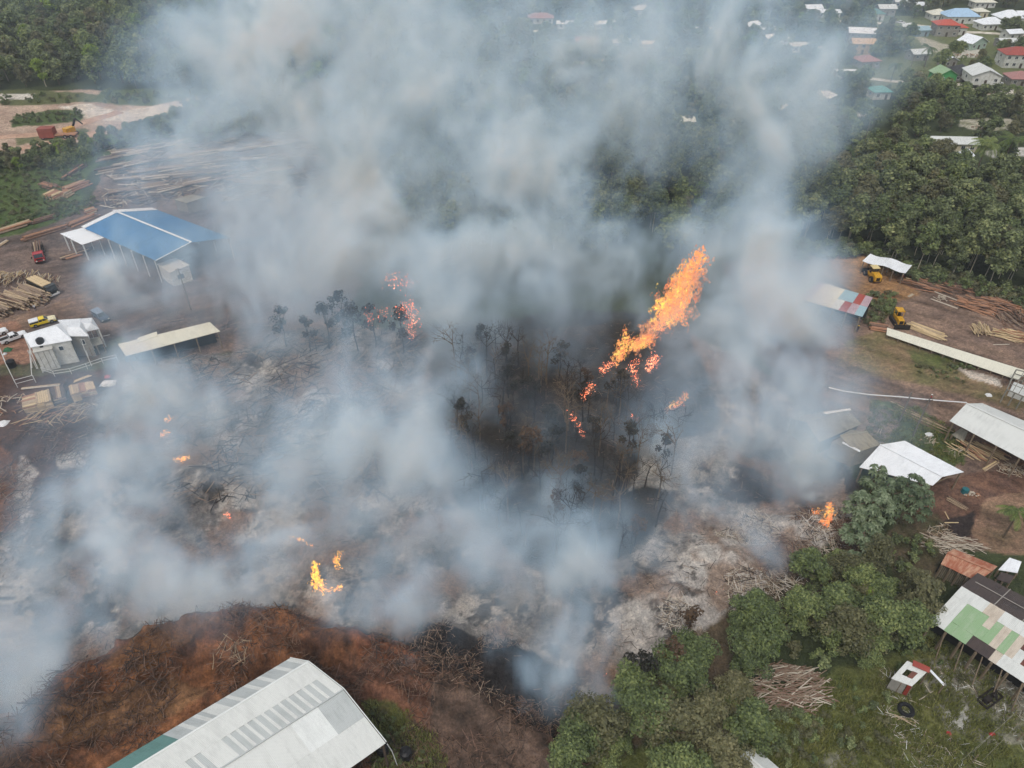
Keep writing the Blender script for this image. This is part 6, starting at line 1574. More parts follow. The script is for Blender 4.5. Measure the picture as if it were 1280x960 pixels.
# village trees one by one in the clear part of the view
T_ = select(F_TOWN, 7.6, (-120, 420, 200, 760), TOWN_OPEN, .92)
T_.sort(key=lambda p: p[1]); cnt = 0
for x, y in T_:
    px, py = proj(np.array(x), np.array(y), np.array(0.0))
    k = RND.randrange(4); sc = RND.uniform(.55, .95)
    if cnt < 60 and 1040 < px < 1290 and 60 < py < 215: put(KF[k], x, y, sc, RND.uniform(0, 6), ('dull olive' if k == 2 else 'dark green') + ' round-crowned tree growing between the village houses and the wood', 'trees between the village houses and the wood'); cnt += 1
    else: stuff_pts.append((x, y, sc, 4 + k))
for x, y in select(F_FAR, 7.2, (-800, 60, 250, 900)): stuff_pts.append((x, y, RND.uniform(.75, 1.25), 4 + RND.randrange(4)))
for x, y in select(F_MID, 5.6, (-80, 130, 158, 330), [[(400, 322), (1100, 322), (1100, 470), (400, 470)]]): stuff_pts.append((x, y, RND.uniform(.7, 1.0), RND.choice((0, 1, 3, 4, 5, 7))))
# dark bushes between sand and log field, and along the yard edges
for P, sp in (([(180, 160), (250, 138), (300, 144), (350, 170), (260, 178), (200, 178), (150, 190), (118, 186), (130, 172)], 3.4), ([(20, 196), (60, 188), (125, 182), (150, 180), (110, 205), (80, 215), (40, 214), (0, 216), (-60, 230), (-60, 200)], 3.2)):
    for x, y in select([P], sp, (-230, -40, 150, 340)): stuff_pts.append((x, y, RND.uniform(.35, .5), 4 + RND.randrange(4)))
srcs = [k.joined() for k in KT + KF + [Kind('forest_tree', 71, 4.6, 2.5, 12.5, 20, 1300, .5, LF_BRIGHT, BARK_P, .25), Kind('forest_tree', 72, 2.2, 6, 15.5, 10, 420, .5, LF_OLIVE, BARK_P, .14)]]
for i in range(0, len(stuff_pts), 14): stuff_pts[i] = stuff_pts[i][:3] + (8 + (i // 14) % 2,)
def instancer(name, pts, meshes, tint=None):
    coll = bpy.data.collections.new(name + '_kinds')
    for i, me in enumerate(meshes):
        o = bpy.data.objects.new('%s_kind_%02d' % (name, i), me); coll.objects.link(o)
    me = bpy.data.meshes.new(name); P = np.array([(x, y, 0) for x, y, *_ in pts], float); P[:, 2] = hgt(P[:, 0], P[:, 1]) - .05
    me.vertices.add(len(P)); me.vertices.foreach_set("co", P.astype(np.float32).ravel())
    for nm, col, tp in (("scl", 2, 'FLOAT'), ("which", 3, 'INT')):
        a = me.attributes.new(nm, tp, 'POINT'); a.data.foreach_set("value", np.array([q[col] for q in pts], np.float32 if tp == 'FLOAT' else np.int32))
    o = bpy.data.objects.new(name, me); COL.objects.link(o); o['kind'] = 'stuff'
    ng = bpy.data.node_groups.new(name + '_scatter', 'GeometryNodeTree')
    ng.interface.new_socket("Geometry", in_out='INPUT', socket_type='NodeSocketGeometry'); ng.interface.new_socket("Geometry", in_out='OUTPUT', socket_type='NodeSocketGeometry')
    N, L = ng.nodes, ng.links; gi, go = N.new("NodeGroupInput"), N.new("NodeGroupOutput")
    ci = N.new("GeometryNodeCollectionInfo"); ci.inputs['Collection'].default_value = coll; ci.inputs['Separate Children'].default_value = True
    ip = N.new("GeometryNodeInstanceOnPoints"); ip.inputs['Pick Instance'].default_value = True
    a1 = N.new("GeometryNodeInputNamedAttribute"); a1.data_type = 'FLOAT'; a1.inputs[0].default_value = "scl"
    a2 = N.new("GeometryNodeInputNamedAttribute"); a2.data_type = 'INT'; a2.inputs[0].default_value = "which"
    rv = N.new("FunctionNodeRandomValue"); rv.data_type = 'FLOAT_VECTOR'; rv.inputs[0].default_value = (0, 0, 0); rv.inputs[1].default_value = (0, 0, 6.283)
    L.new(gi.outputs[0], ip.inputs['Points']); L.new(ci.outputs[0], ip.inputs['Instance']); L.new(a2.outputs[0], ip.inputs['Instance Index']); L.new(a1.outputs[0], ip.inputs['Scale']); L.new(rv.outputs[0], ip.inputs['Rotation'])
    L.new(ip.outputs[0], go.inputs[0]); o.modifiers.new("scatter", 'NODES').node_group = ng
    return o
instancer('forest', stuff_pts, srcs)

# near trees, bottom right
N_ = select(F_NEAR, 3.1, (-5, 90, 25, 90))
for x, y in N_:
    k = RND.randrange(4); put(KN[k], x, y, RND.uniform(.5, 1.2), RND.uniform(0, 6), ('olive' if k == 2 else 'fresh') + '-green leafy tree in the thicket between the ash bank and the grass clearing', 'trees of the thicket beside the ash bank')
for px, py, s, k, lb in ((1290, 800, .8, 0, 'round green tree over the dark workshop roof at the right edge'), (1066, 742, .9, 1, 'bright green tree right beside the big-leaved trees at the burning heap')):
    p = G(px, py); put(KN[k], p.x, p.y, s, 1.0, lb)
for px, py, s, lb in ((735, 930, .7, 'bright yellow-green sapling at the left tip of the thicket'), (955, 815, .8, 'bright yellow-green tree between the grey offcut pile and the ash bank'), (1078, 760, .9, 'bright yellow-green tree on the rim under the big-leaved trees'), (932, 905, .65, 'bright yellow-green sapling left of the grey offcut pile')):
    p = G(px, py); put(KB, p.x, p.y, s, 1.0, lb)
for px, py, k, s, lb in ((880, 905, 0, 1.0, 'dead pale-branched tree rising in the thicket at the bottom'), (852, 918, 1, .8, 'second smaller dead pale tree left of the taller dead one'), (825, 905, 1, .7, 'low dead pale shrub-like tree at the left rim of the thicket'), (900, 925, 0, .75, 'dead pale tree lowest in the thicket')):
    p = G(px, py); put_bare(BARE_P[k], p.x, p.y, s, RND.uniform(0, 6), lb)
for px, py, k, s, lb in ((795, 865, 0, 1.05, 'tall burnt tree with a few brown leaves left of the green thicket'), (832, 850, 1, 1.0, 'scorched tree with red-brown leaves at the edge of the thicket'), (858, 800, 1, .85, 'scorched tree with brown leaf tufts in front of the ash bank'), (945, 775, 1, .7, 'brown-leaved scorched tree beside the pale ash bank')):
    p = G(px, py); t = put(KC[k], p.x, p.y, s, RND.uniform(0, 6), lb, name='scorched_tree')
# charred stand in the middle
CH = [(560, 470), (600, 440), (680, 450), (770, 500), (850, 560), (840, 660), (790, 700), (700, 700), (630, 680), (565, 590)]
C_ = select([CH], 3.3, (-25, 60, 60, 150))
for i, (x, y) in enumerate(C_):
    if i % 5 < 4: put_bare(BARE_C[RND.randrange(5)], x, y, RND.uniform(.85, 1.5), RND.uniform(0, 6), 'bare blackened tree standing in the dark middle of the fire', 'bare trees in the middle of the fire')
    else: put(KC[RND.choice((0, 2, 0, 1))], x, y, RND.uniform(.7, 1.05), RND.uniform(0, 6), 'smoke-darkened tree with thin leaves in the dark middle of the fire', 'thin-leaved trees in the middle of the fire', name='scorched_tree')
for px, py, k, s, lb in ((660, 590, 1, 1.15, 'brown-leaved tree standing highest in the dark middle of the fire'), (358, 432, 0, 1.15, 'dark tree silhouetted in smoke right of the cream-roofed shed'), (412, 436, 2, 1.3, 'round dark tree in smoke left of the glowing embers'), (448, 440, 2, 1.25, 'dark tree in smoke nearest the left glowing embers'), (432, 420, 0, 1.35, 'dark tree in smoke behind the round one'), (388, 440, 2, 1.0, 'small dark tree in smoke between the silhouetted and the round one'), (470, 432, 0, 1.2, 'dark tree under the left glowing embers'), (505, 440, 2, 1.3, 'dark tree with glowing embers caught in its crown')):
    p = G(px, py); put(KC[k], p.x, p.y, s, RND.uniform(0, 6), lb, name='scorched_tree')

# shrubs: the grass field on the left, yard edges, near clearing
shr = []
for P, sp, s0, s1 in (([(0, 215), (60, 205), (105, 205), (95, 255), (60, 275), (0, 292), (-200, 340), (-200, 240)], 2.1, .3, .8), ([(985, 325), (1078, 325), (1140, 352), (1210, 368), (1290, 394), (1400, 410), (1400, 380), (1285, 372), (1210, 350), (1140, 332), (1078, 305), (985, 306)], 1.7, .8, 1.7), ([(960, 775), (1050, 705), (1150, 745), (1160, 810), (1060, 840), (960, 812)], 2.0, .5, 1.1), ([(1110, 672), (1160, 668), (1178, 700), (1172, 740), (1120, 720)], 1.3, .3, .9), ([(60, 262), (120, 248), (120, 262), (70, 276)], 1.6, .4, .8), ([(1075, 372), (1115, 368), (1120, 395), (1085, 408), (1072, 395)], 1.2, .5, .9),
                      ([(1180, 455), (1225, 460), (1225, 466), (1180, 462)], 1.1, .25, .45), ([(700, 1040), (960, 900), (1060, 850), (1110, 870), (1120, 980), (1000, 1040)], 1.9, .3, .75), ([(1110, 838), (1160, 790), (1250, 850), (1200, 880), (1160, 840)], 2.0, .2, .5), ([(960, 880), (1040, 905), (1000, 950), (950, 940)], 1.2, .4, .8),
                      ([(15, 146), (100, 138), (104, 150), (20, 158)], 2.5, .5, .9), ([(120, 112), (250, 122), (235, 130), (130, 130)], 4, .7, 1.3), ([(150, 176), (270, 166), (280, 176), (150, 190)], 3, .6, 1.1), ([(1100, 545), (1150, 560), (1190, 590), (1205, 570), (1150, 545)], 1.4, .2, .4), ([(0, 118), (90, 118), (120, 128), (0, 134)], 4, .6, 1.1), ([(458, 880), (500, 905), (540, 950), (520, 985), (470, 990)], .8, .15, .35), ([(1060, 104), (1280, 126), (1280, 150), (1060, 150)], 4, .8, 1.5), ([(1140, 455), (1210, 465), (1210, 478), (1150, 470)], 1.4, .2, .4)):
    for x, y in select([P], sp, (-260, 300, 25, 420)): shr.append((x, y, RND.uniform(s0, s1), RND.randrange(3)))
instancer('undergrowth', shr, [k.joined() for k in KS])
# grass tufts near the camera
def tuft(seed):
    rng = np.random.default_rng(seed); n = 46; C = rng.uniform(-.55, .55, (n, 3)); C[:, 2] = .1; a = rng.uniform(0, 6.283, n)
    d = np.stack([np.cos(a), np.sin(a), np.zeros(n)], 1); s = np.stack([-np.sin(a), np.cos(a), np.zeros(n)], 1) * .05; L = rng.uniform(.15, .42, n)[:, None]
    t = C + d * L * .6 + np.array([0, 0, 1]) * L
    return quads('tuft', np.stack([C - s, C + s, t + s * .5, t - s * .5], 1), LF_TUFT)
LF_TUFT = leaf_mat('grass_blades', [(.0, (82, 88, 48)), (.5, (116, 120, 66)), (1, (160, 156, 98))], .3)
gr = []
for P, sp in (([(700, 1060), (940, 900), (1010, 850), (1110, 850), (1180, 860), (1290, 960), (1290, 1060)], .75), ([(455, 880), (520, 900), (560, 950), (540, 1000), (470, 1000)], .6), ([(1090, 500), (1150, 510), (1200, 545), (1205, 580), (1150, 590), (1080, 560)], 1.0), ([(1110, 840), (1160, 790), (1250, 850), (1290, 930), (1200, 900)], .9)):
    for x, y in select([P], sp, (-260, 300, 25, 160), keep=.75): gr.append((x, y, RND.uniform(.6, 1.3), RND.randrange(3)))
instancer('grass', gr, [tuft(i) for i in (1, 2, 3)])

# ------------------------------------------------------------------ uncountable litter: sticks in the soil, clods, ash lumps
def litter(name, polys, n, lens, rad, mats, seed, up=.25, box=(-90, 70, 20, 170), steep=0.0):
    rng = np.random.default_rng(seed); mb = MB(); k = 0; tries = 0
    while k < n and tries < 60:
        tries += 1
        X = rng.uniform(box[0], box[1], 4000); Y = rng.uniform(box[2], box[3], 4000); px, py = proj(X, Y, np.zeros_like(X)); m = np.zeros(X.shape, bool)
        for P in polys: m |= inpoly(px, py, P)
        m &= vnoise(X, Y, 5, seed) > .42
        X, Y = X[m], Y[m]; Z = hgt(X, Y)
        for x, y, z in zip(X, Y, Z):
            if k >= n: break
            a = rng.uniform(0, 6.283); e = rng.normal(0, up) + (abs(rng.normal(0, .5)) if rng.random() < steep else 0); L = rng.uniform(*lens) * .5
            d = Vector((math.cos(a) * math.cos(e), math.sin(a) * math.cos(e), abs(math.sin(e)))); c = Vector((x, y, z + .05 + L * abs(d.z)))
            r = rad * rng.uniform(.5, 1.4); mb.tube(c - d * L, c + d * L, r, r * .7, 3, int(rng.integers(0, len(mats))), cap=False); k += 1
    o = mb.build(name, mats); o['kind'] = 'stuff'; return o
REDW = plain('soil_stained_wood', (122, 96, 78), .9, .3, 2)
litter('debris', [BERMZ], 7500, (.3, 2.3), .045, [REDW, LOGM[3], LOGM[2], BARK_C, LOGM[3]], 3, .3, steep=.12)
litter('debris', [BURN], 4200, (.4, 1.8), .04, [LOGM[7], LOGM[1], LOGM[1], BARK_C, LOGM[7]], 4, .2)
litter('debris', [[(0, 480), (150, 475), (160, 520), (120, 600), (60, 680), (-60, 740), (-60, 500)]], 2200, (.4, 2.4), .05, [LOGM[3], LOGM[2], BARK_C, LOGM[1]], 5, .2)
litter('debris', [[(770, 760), (940, 640), (1060, 640), (1050, 690), (960, 760), (860, 800)]], 3600, (.6, 2.4), .045, [LOGM[6], plain('ash_white_wood', (208, 202, 194), .95, .2, 2), LOGM[1], LOGM[6], LOGM[7]], 6, .2)
litter('debris', [[(1000, 640), (1070, 630), (1080, 670), (1000, 720), (940, 720)]], 900, (1.2, 3.0), .06, [LOGM[3], LOGM[1], LOGM[2]], 7, .2)
litter('debris', [[(1120, 560), (1290, 540), (1290, 700), (1150, 690)], [(1120, 500), (1290, 520), (1200, 560)], [(1040, 320), (1290, 390), (1290, 460), (1100, 420), (1040, 400)]], 1500, (.3, 1.8), .04, [LOGM[0], LOGM[3], LOGM[6]], 8, .1)
litter('debris', [[(130, 170), (380, 160), (440, 260), (300, 250), (130, 260)]], 1500, (2, 7), .16, [LOGM[1], LOGM[6], LOGM[3], LOGM[7]], 9, .06, (-150, -30, 150, 300))
litter('debris', [[(220, 400), (560, 420), (560, 620), (220, 640)]], 1800, (1, 5), .09, [LOGM[7], LOGM[1], BARK_C], 10, .15)
litter('debris', [[(1100, 830), (1290, 830), (1290, 1000), (1100, 960)]], 900, (.2, 1.2), .03, [LOGM[6], STEELW, LOGM[1], DTIMBER], 11, .15)
litter('debris', [[(490, 776), (570, 786), (640, 808), (715, 850), (745, 895), (720, 945), (660, 925), (560, 865), (500, 820)]], 2600, (.3, 1.6), .05, [BARK_C, LOGM[7], LOGM[3], LOGM[1]], 12, .35, steep=.1)
# upturned roots and stakes on the crest of the earth bank
for px, py, n, s, lb in ((262, 776, 18, 2.4, 'tall dark stakes sticking out of the crest of the earth bank'), (312, 785, 12, 1.8, 'dark stakes right of the tallest ones on the earth bank'), (190, 850, 60, 2.0, 'tangle of dark roots half way down the earth bank'), (100, 870, 110, 2.4, 'brown root tangle in a hollow at the left of the earth bank'), (60, 915, 30, 1.4, 'small root tangle low at the left end of the earth bank'), (295, 825, 40, 1.5, 'pale splinters strewn under the tallest dark stakes'), (645, 905, 50, 1.6, 'reddish brush heap right of the dark charcoal mound'), (705, 945, 50, 1.6, 'brush heap of brown sticks at the foot of the thicket')):
    b = GP(px, py); t = thing('root_tangle', lb, 'root tangle', b)
    for i in range(n):
        x, y = RND.uniform(-1, 1) * s * 1.5, RND.uniform(-1, 1) * s; z = H((b.x + x, b.y + y)).z - b.z
        steep = n < 19
        part('root', lm(RND.choice((1.2, 2.0, 2.8)), .05, RND.choice((3, 7, 3, 2)) if n != 40 else RND.choice((0, 2, 5)), RND.choice((0, .15))), t, (x, y, z + .4), (0, -RND.uniform(.7, 1.4) if steep else RND.uniform(-.5, .5), RND.uniform(0, 6.3)))

# ------------------------------------------------------------------ flames and embers
def flame_mat(key, stops, strength, alpha=.85):
    m = bpy.data.materials.new(key); m.use_nodes = True; nt = m.node_tree; nt.nodes.clear()
    out = nt.nodes.new("ShaderNodeOutputMaterial"); geo = nt.nodes.new("ShaderNodeNewGeometry")
    tc = nt.nodes.new("ShaderNodeTexCoord").outputs['Object']
    nz = noise(nt, tc, .55, 3, .6, .6)
    a = nt.nodes.new("ShaderNodeMath"); a.operation = 'MULTIPLY_ADD'; nt.links.new(geo.outputs['Random Per Island'], a.inputs[0]); a.inputs[1].default_value = .5
    b = nt.nodes.new("ShaderNodeMath"); b.operation = 'MULTIPLY_ADD'; nt.links.new(nz, b.inputs[0]); b.inputs[1].default_value = 1.6; b.inputs[2].default_value = -.55
    nt.links.new(b.outputs[0], a.inputs[2])
    em = nt.nodes.new("ShaderNodeEmission"); em.inputs['Strength'].default_value = strength
    nt.links.new(ramp(nt, a.outputs[0], stops), em.inputs[0])
    tr = nt.nodes.new("ShaderNodeBsdfTransparent"); mx = nt.nodes.new("ShaderNodeMixShader")
    nz2 = noise(nt, tc, 2.2, 3, .6)
    nt.links.new(ramp(nt, nz2, [(.45, (0, 0, 0, 1)), (.6, (alpha,) * 3 + (1,))]), mx.inputs[0])
    nt.links.new(tr.outputs[0], mx.inputs[1]); nt.links.new(em.outputs[0], mx.inputs[2]); nt.links.new(mx.outputs[0], out.inputs[0])
    return m
FL_MAIN = flame_mat('orange_flame', [(.1, (.8, .2, .09, 1)), (.4, (1, .3, .12, 1)), (.62, (1, .42, .12, 1)), (.85, (1, .72, .16, 1))], 1.35, .75)
FL_FADE = flame_mat('pale_flame', [(.1, (.9, .3, .16, 1)), (.5, (1, .42, .24, 1)), (.9, (1, .55, .3, 1))], .95, .5)
FL_YEL = flame_mat('yellow_flame', [(.1, (1, .3, .04, 1)), (.5, (1, .48, .06, 1)), (.9, (1, .68, .12, 1))], 2.3, .95)
FL_EMB = flame_mat('embers', [(.1, (.7, .12, .06, 1)), (.5, (1, .26, .12, 1)), (.9, (1, .5, .3, 1))], 3.0, .95)
def at_depth(px, py, yw):
    """the point on a pixel's ray at world depth yw"""
    u = (px - 640) / FPX; v = -(py - 480) / FPX
    d = (u, cP + v * sP, -sP + v * cP); t = yw / d[1]
    return Vector((d[0] * t, d[1] * t, CAMH + d[2] * t))
def flame(label, base, path, mat, n, size=1.0, depth=.8, cat='flame', name='flame'):
    """tongues of fire along a path of (px, py, radius px) above a base pixel; the fire has real depth"""
    g = GP(*base); rng = np.random.default_rng(len(label) + int(base[0])); V = []
    pts = [(at_depth(x, y, g.y), r * 1.25) for x, y, r in path]
    for i in range(n):
        k = rng.uniform(0, len(pts) - 1.001); j = int(k); f = k - j
        c = pts[j][0].lerp(pts[j + 1][0], f); rp = pts[j][1] * (1 - f) + pts[j + 1][1] * f; R_ = rp * g.y / 914
        ax = (pts[j + 1][0] - pts[j][0]).normalized()
        o = rng.standard_normal(3) * .42; c = c + Vector((o[0] * R_, o[1] * R_ * depth, o[2] * R_))
        ax = (ax * .8 + Vector((0, 0, .7)) + Vector(rng.standard_normal(3) * .35)).normalized(); s_ = ax.cross(Vector(rng.standard_normal(3))).normalized()
        L = size * R_ * rng.uniform(.35, 1.0); W = L * rng.uniform(.2, .42); wv = s_ * W; bend = Vector(rng.standard_normal(3)) * L * .12
        V.append([c - ax * L * .5, c - wv + bend, c + ax * L * .6, c + wv - bend])
    me = quads(name, np.array([[tuple(v) for v in q] for q in V]) - np.array(g[:]), mat)
    o = bpy.data.objects.new(name, me); COL.objects.link(o); o.location = g
    return tag(o, label, cat)
flame('tallest orange flame leaning up to the right through the smoke', (812, 452), [(818, 412, 9), (830, 400, 15), (838, 385, 23), (848, 365, 21), (856, 347, 15), (868, 328, 13), (874, 314, 8)], FL_MAIN, 560, .8)
flame('pale pinkish foot of the tallest flame half lost in smoke', (806, 452), [(792, 436, 12), (806, 422, 12), (822, 408, 12), (800, 408, 5)], FL_FADE, 300, .9)
flame('pale pinkish fringe round the upper part of the tallest flame', (822, 452), [(838, 398, 22), (852, 372, 24), (864, 342, 19), (878, 316, 9)], FL_FADE, 380, .9)
flame('yellow heart burning low in the tallest flame', (820, 448), [(836, 398, 8), (826, 383, 8), (842, 372, 8), (854, 352, 7), (862, 340, 6)], FL_YEL, 330, .8)
flame('pointed flame at the left foot of the tallest flame', (790, 462), [(770, 452, 8), (778, 438, 10), (782, 424, 6), (781, 408, 3)], FL_MAIN, 320)
flame('ragged flame joining the pointed flame to the tallest one', (800, 462), [(785, 436, 7), (800, 430, 10), (815, 422, 10)], FL_MAIN, 220)
flame('burning tuft hanging below the tallest flame, right of the pair', (820, 495), [(808, 465, 5), (816, 455, 9), (818, 444, 7)], FL_EMB, 260, .42)
flame('burning tuft hanging below the tallest flame, left of the pair', (800, 505), [(799, 484, 5), (794, 470, 6), (790, 458, 7), (797, 450, 6)], FL_EMB, 240, .42)
flame('small chain of fire down the slope left of the pointed flame', (760, 490), [(768, 452, 4), (758, 457, 7), (752, 466, 6)], FL_EMB, 200, .42)
flame('next patch of glowing branches below the small chain of fire', (735, 520), [(741, 482, 7), (735, 488, 7), (729, 498, 5)], FL_EMB, 220, .42)
flame('lowest glowing branches at the edge of the charred trees', (722, 560), [(713, 518, 6), (720, 526, 7), (727, 540, 4), (729, 546, 3)], FL_EMB, 200, .42)
flame('thin streak of flame blown along the ground right of the charred trees', (845, 520), [(833, 513, 5), (846, 505, 7), (860, 492, 5)], FL_MAIN, 160, .8)
flame('faint ember glow low among the charred trunks', (795, 540), [(790, 520, 4), (796, 526, 3)], FL_EMB, 22, .5)
flame('large cluster of glowing embers in the dark crown on the left', (508, 446), [(498, 388, 9), (512, 380, 12), (518, 395, 12), (513, 410, 11), (516, 423, 5)], FL_EMB, 520, .2, cat='embers', name='embers')
flame('upper scatter of embers in smoke on the left', (495, 440), [(480, 354, 11), (496, 346, 12), (506, 358, 9), (523, 352, 3)], FL_EMB, 170, .2, cat='embers', name='embers')
flame('small ember group left of the large glowing cluster', (468, 440), [(459, 390, 8), (463, 406, 7), (475, 392, 10), (488, 388, 9)], FL_EMB, 170, .2, cat='embers', name='embers')
flame('brightest yellow ground fire in the lower left ash field', (402, 742), [(401, 738, 12), (396, 726, 11), (394, 712, 7), (393, 702, 4)], FL_YEL, 420, .9)
flame('low orange fire fringe right of the brightest ground fire', (415, 744), [(404, 739, 7), (418, 737, 8), (428, 733, 5)], FL_YEL, 170, .8)
flame('small separate flame just up-slope of the brightest ground fire', (424, 716), [(424, 711, 6), (420, 701, 7), (424, 689, 5)], FL_YEL, 170, .8)
flame('long thin pale flame lying across the ash left of the small flame', (382, 684), [(363, 671, 3.2), (378, 676, 3.5), (392, 684, 3.5), (404, 694, 3)], FL_YEL, 120, 1.2)
flame('tiny streak of flame at the far right of the ground fire', (492, 682), [(480, 679, 2), (496, 680, 2)], FL_MAIN, 26, .9)
flame('orange fire licking a dark log in the left ash field', (228, 578), [(220, 576, 5), (228, 573, 7), (236, 571, 4)], FL_YEL, 130, .8)
flame('little flame above the dark log fire, lower of two', (208, 546), [(203, 544, 4), (209, 541, 6)], FL_YEL, 80, .8)
flame('little flame above the dark log fire, upper of two', (210, 528), [(207, 527, 5), (211, 522, 4)], FL_YEL, 60, .8)
flame('glowing stump standing in the left ash field', (282, 652), [(278, 647, 4), (284, 641, 6), (289, 648, 4)], FL_EMB, 80, .6)
flame('two sparks in the lower left ash under white smoke', (178, 716), [(173, 708, 2), (183, 716, 2)], FL_EMB, 14, .8, cat='embers', name='embers')
flame('orange flame eating the white ash heap beside the thicket', (1034, 664), [(1026, 660, 8), (1032, 650, 10), (1039, 640, 8), (1036, 629, 6)], FL_MAIN, 380, .8)
flame('small flame left of the one on the white ash heap', (1020, 648), [(1015, 642, 5), (1023, 639, 6)], FL_MAIN, 110, .8)
flame('single ember spot by the burnt tree above the thicket', (757, 848), [(756, 845, 3), (758, 842, 2)], FL_EMB, 14, .8, cat='embers', name='embers')
flame('faint glowing patch on the ash bank in front of the thicket', (888, 745), [(880, 744, 5), (892, 742, 6), (905, 736, 4)], FL_EMB, 34, .35, cat='embers', name='embers')
flame('glint of fire at the edge of the charcoal mound', (556, 806), [(550, 800, 3), (560, 808, 3)], FL_EMB, 16, .5, cat='embers', name='embers')

# ------------------------------------------------------------------ the air: an even thin haze round the camera and the whole scene
hm = bpy.data.materials.new("haze"); hm.use_nodes = True; hnt = hm.node_tree; hnt.nodes.clear()
ho = hnt.nodes.new("ShaderNodeOutputMaterial"); hv = hnt.nodes.new("ShaderNodeVolumePrincipled")
hv.inputs['Color'].default_value = (.86, .92, 1, 1); hv.inputs['Density'].default_value = .0002
hnt.links.new(hv.outputs[0], ho.inputs['Volume'])
hz = MB().box((0, 1400, 49), (7600, 4400, 104)).build('haze', hm); hz['kind'] = 'stuff'

# ------------------------------------------------------------------ smoke: a voxel field of drifting, rising puffs
def upax(a, ax, n_in, n_out):
    """cubic B-spline upsampling of one axis (n_in + 3 samples wide) to n_out"""
    t = np.linspace(0, n_in - 1e-4, n_out, endpoint=False); i = t.astype(int); f = (t - i).astype(np.float32)
    W = ((1 - f) ** 3 / 6, (3 * f ** 3 - 6 * f ** 2 + 4) / 6, (-3 * f ** 3 + 3 * f ** 2 + 3 * f + 1) / 6, f ** 3 / 6)
    sh = [1, 1, 1]; sh[ax] = n_out; out = None
    for k in range(4):
        q = np.take(a, i + k, axis=ax); q *= W[k].reshape(sh).astype(np.float32)
        out = q if out is None else out + q
    return out
def lattice(shape, cells, rng):
    c = [max(1, int(k)) for k in cells]
    a = rng.standard_normal([k + 3 for k in c]).astype(np.float32)
    for ax in (2, 1, 0): a = upax(a, ax, c[ax], shape[ax])
    return a
def fractal(shape, size_m, first, octaves, gain, rng, zs=1.0):
    out = np.zeros(shape, np.float32); amp = 1.0; tot = 0
    for o in range(octaves):
        s = first / 2 ** o
        out += amp * lattice(shape, (size_m[0] / s, size_m[1] / s, size_m[2] / (s * zs)), rng)
        tot += amp * amp; amp *= gain
    return out / (out.std() + 1e-6)
def warp(a, dx, dy, dz):
    """trilinear-ish lookup of a at index + offset (nearest along z is enough at this grain)"""
    nx, ny, nz = a.shape
    X, Y, Z = np.meshgrid(np.arange(nx, dtype=np.float32), np.arange(ny, dtype=np.float32), np.arange(nz, dtype=np.float32), indexing='ij')
    X = np.clip(X + dx, 0, nx - 1.001); Y = np.clip(Y + dy, 0, ny - 1.001); Z = np.clip(Z + dz, 0, nz - 1.001)
    i, j, k = X.astype(np.int32), Y.astype(np.int32), Z.astype(np.int32)
    X -= i; Y -= j; Z -= k
    base = (i * ny + j) * nz + k
    f = a.ravel()
    o = 0
    for di in (0, 1):
        for dj in (0, 1):
            for dk in (0, 1):
                w = (X if di else 1 - X) * (Y if dj else 1 - Y) * (Z if dk else 1 - Z)
                o = o + w * f[base + (di * ny + dj) * nz + dk]
    return o

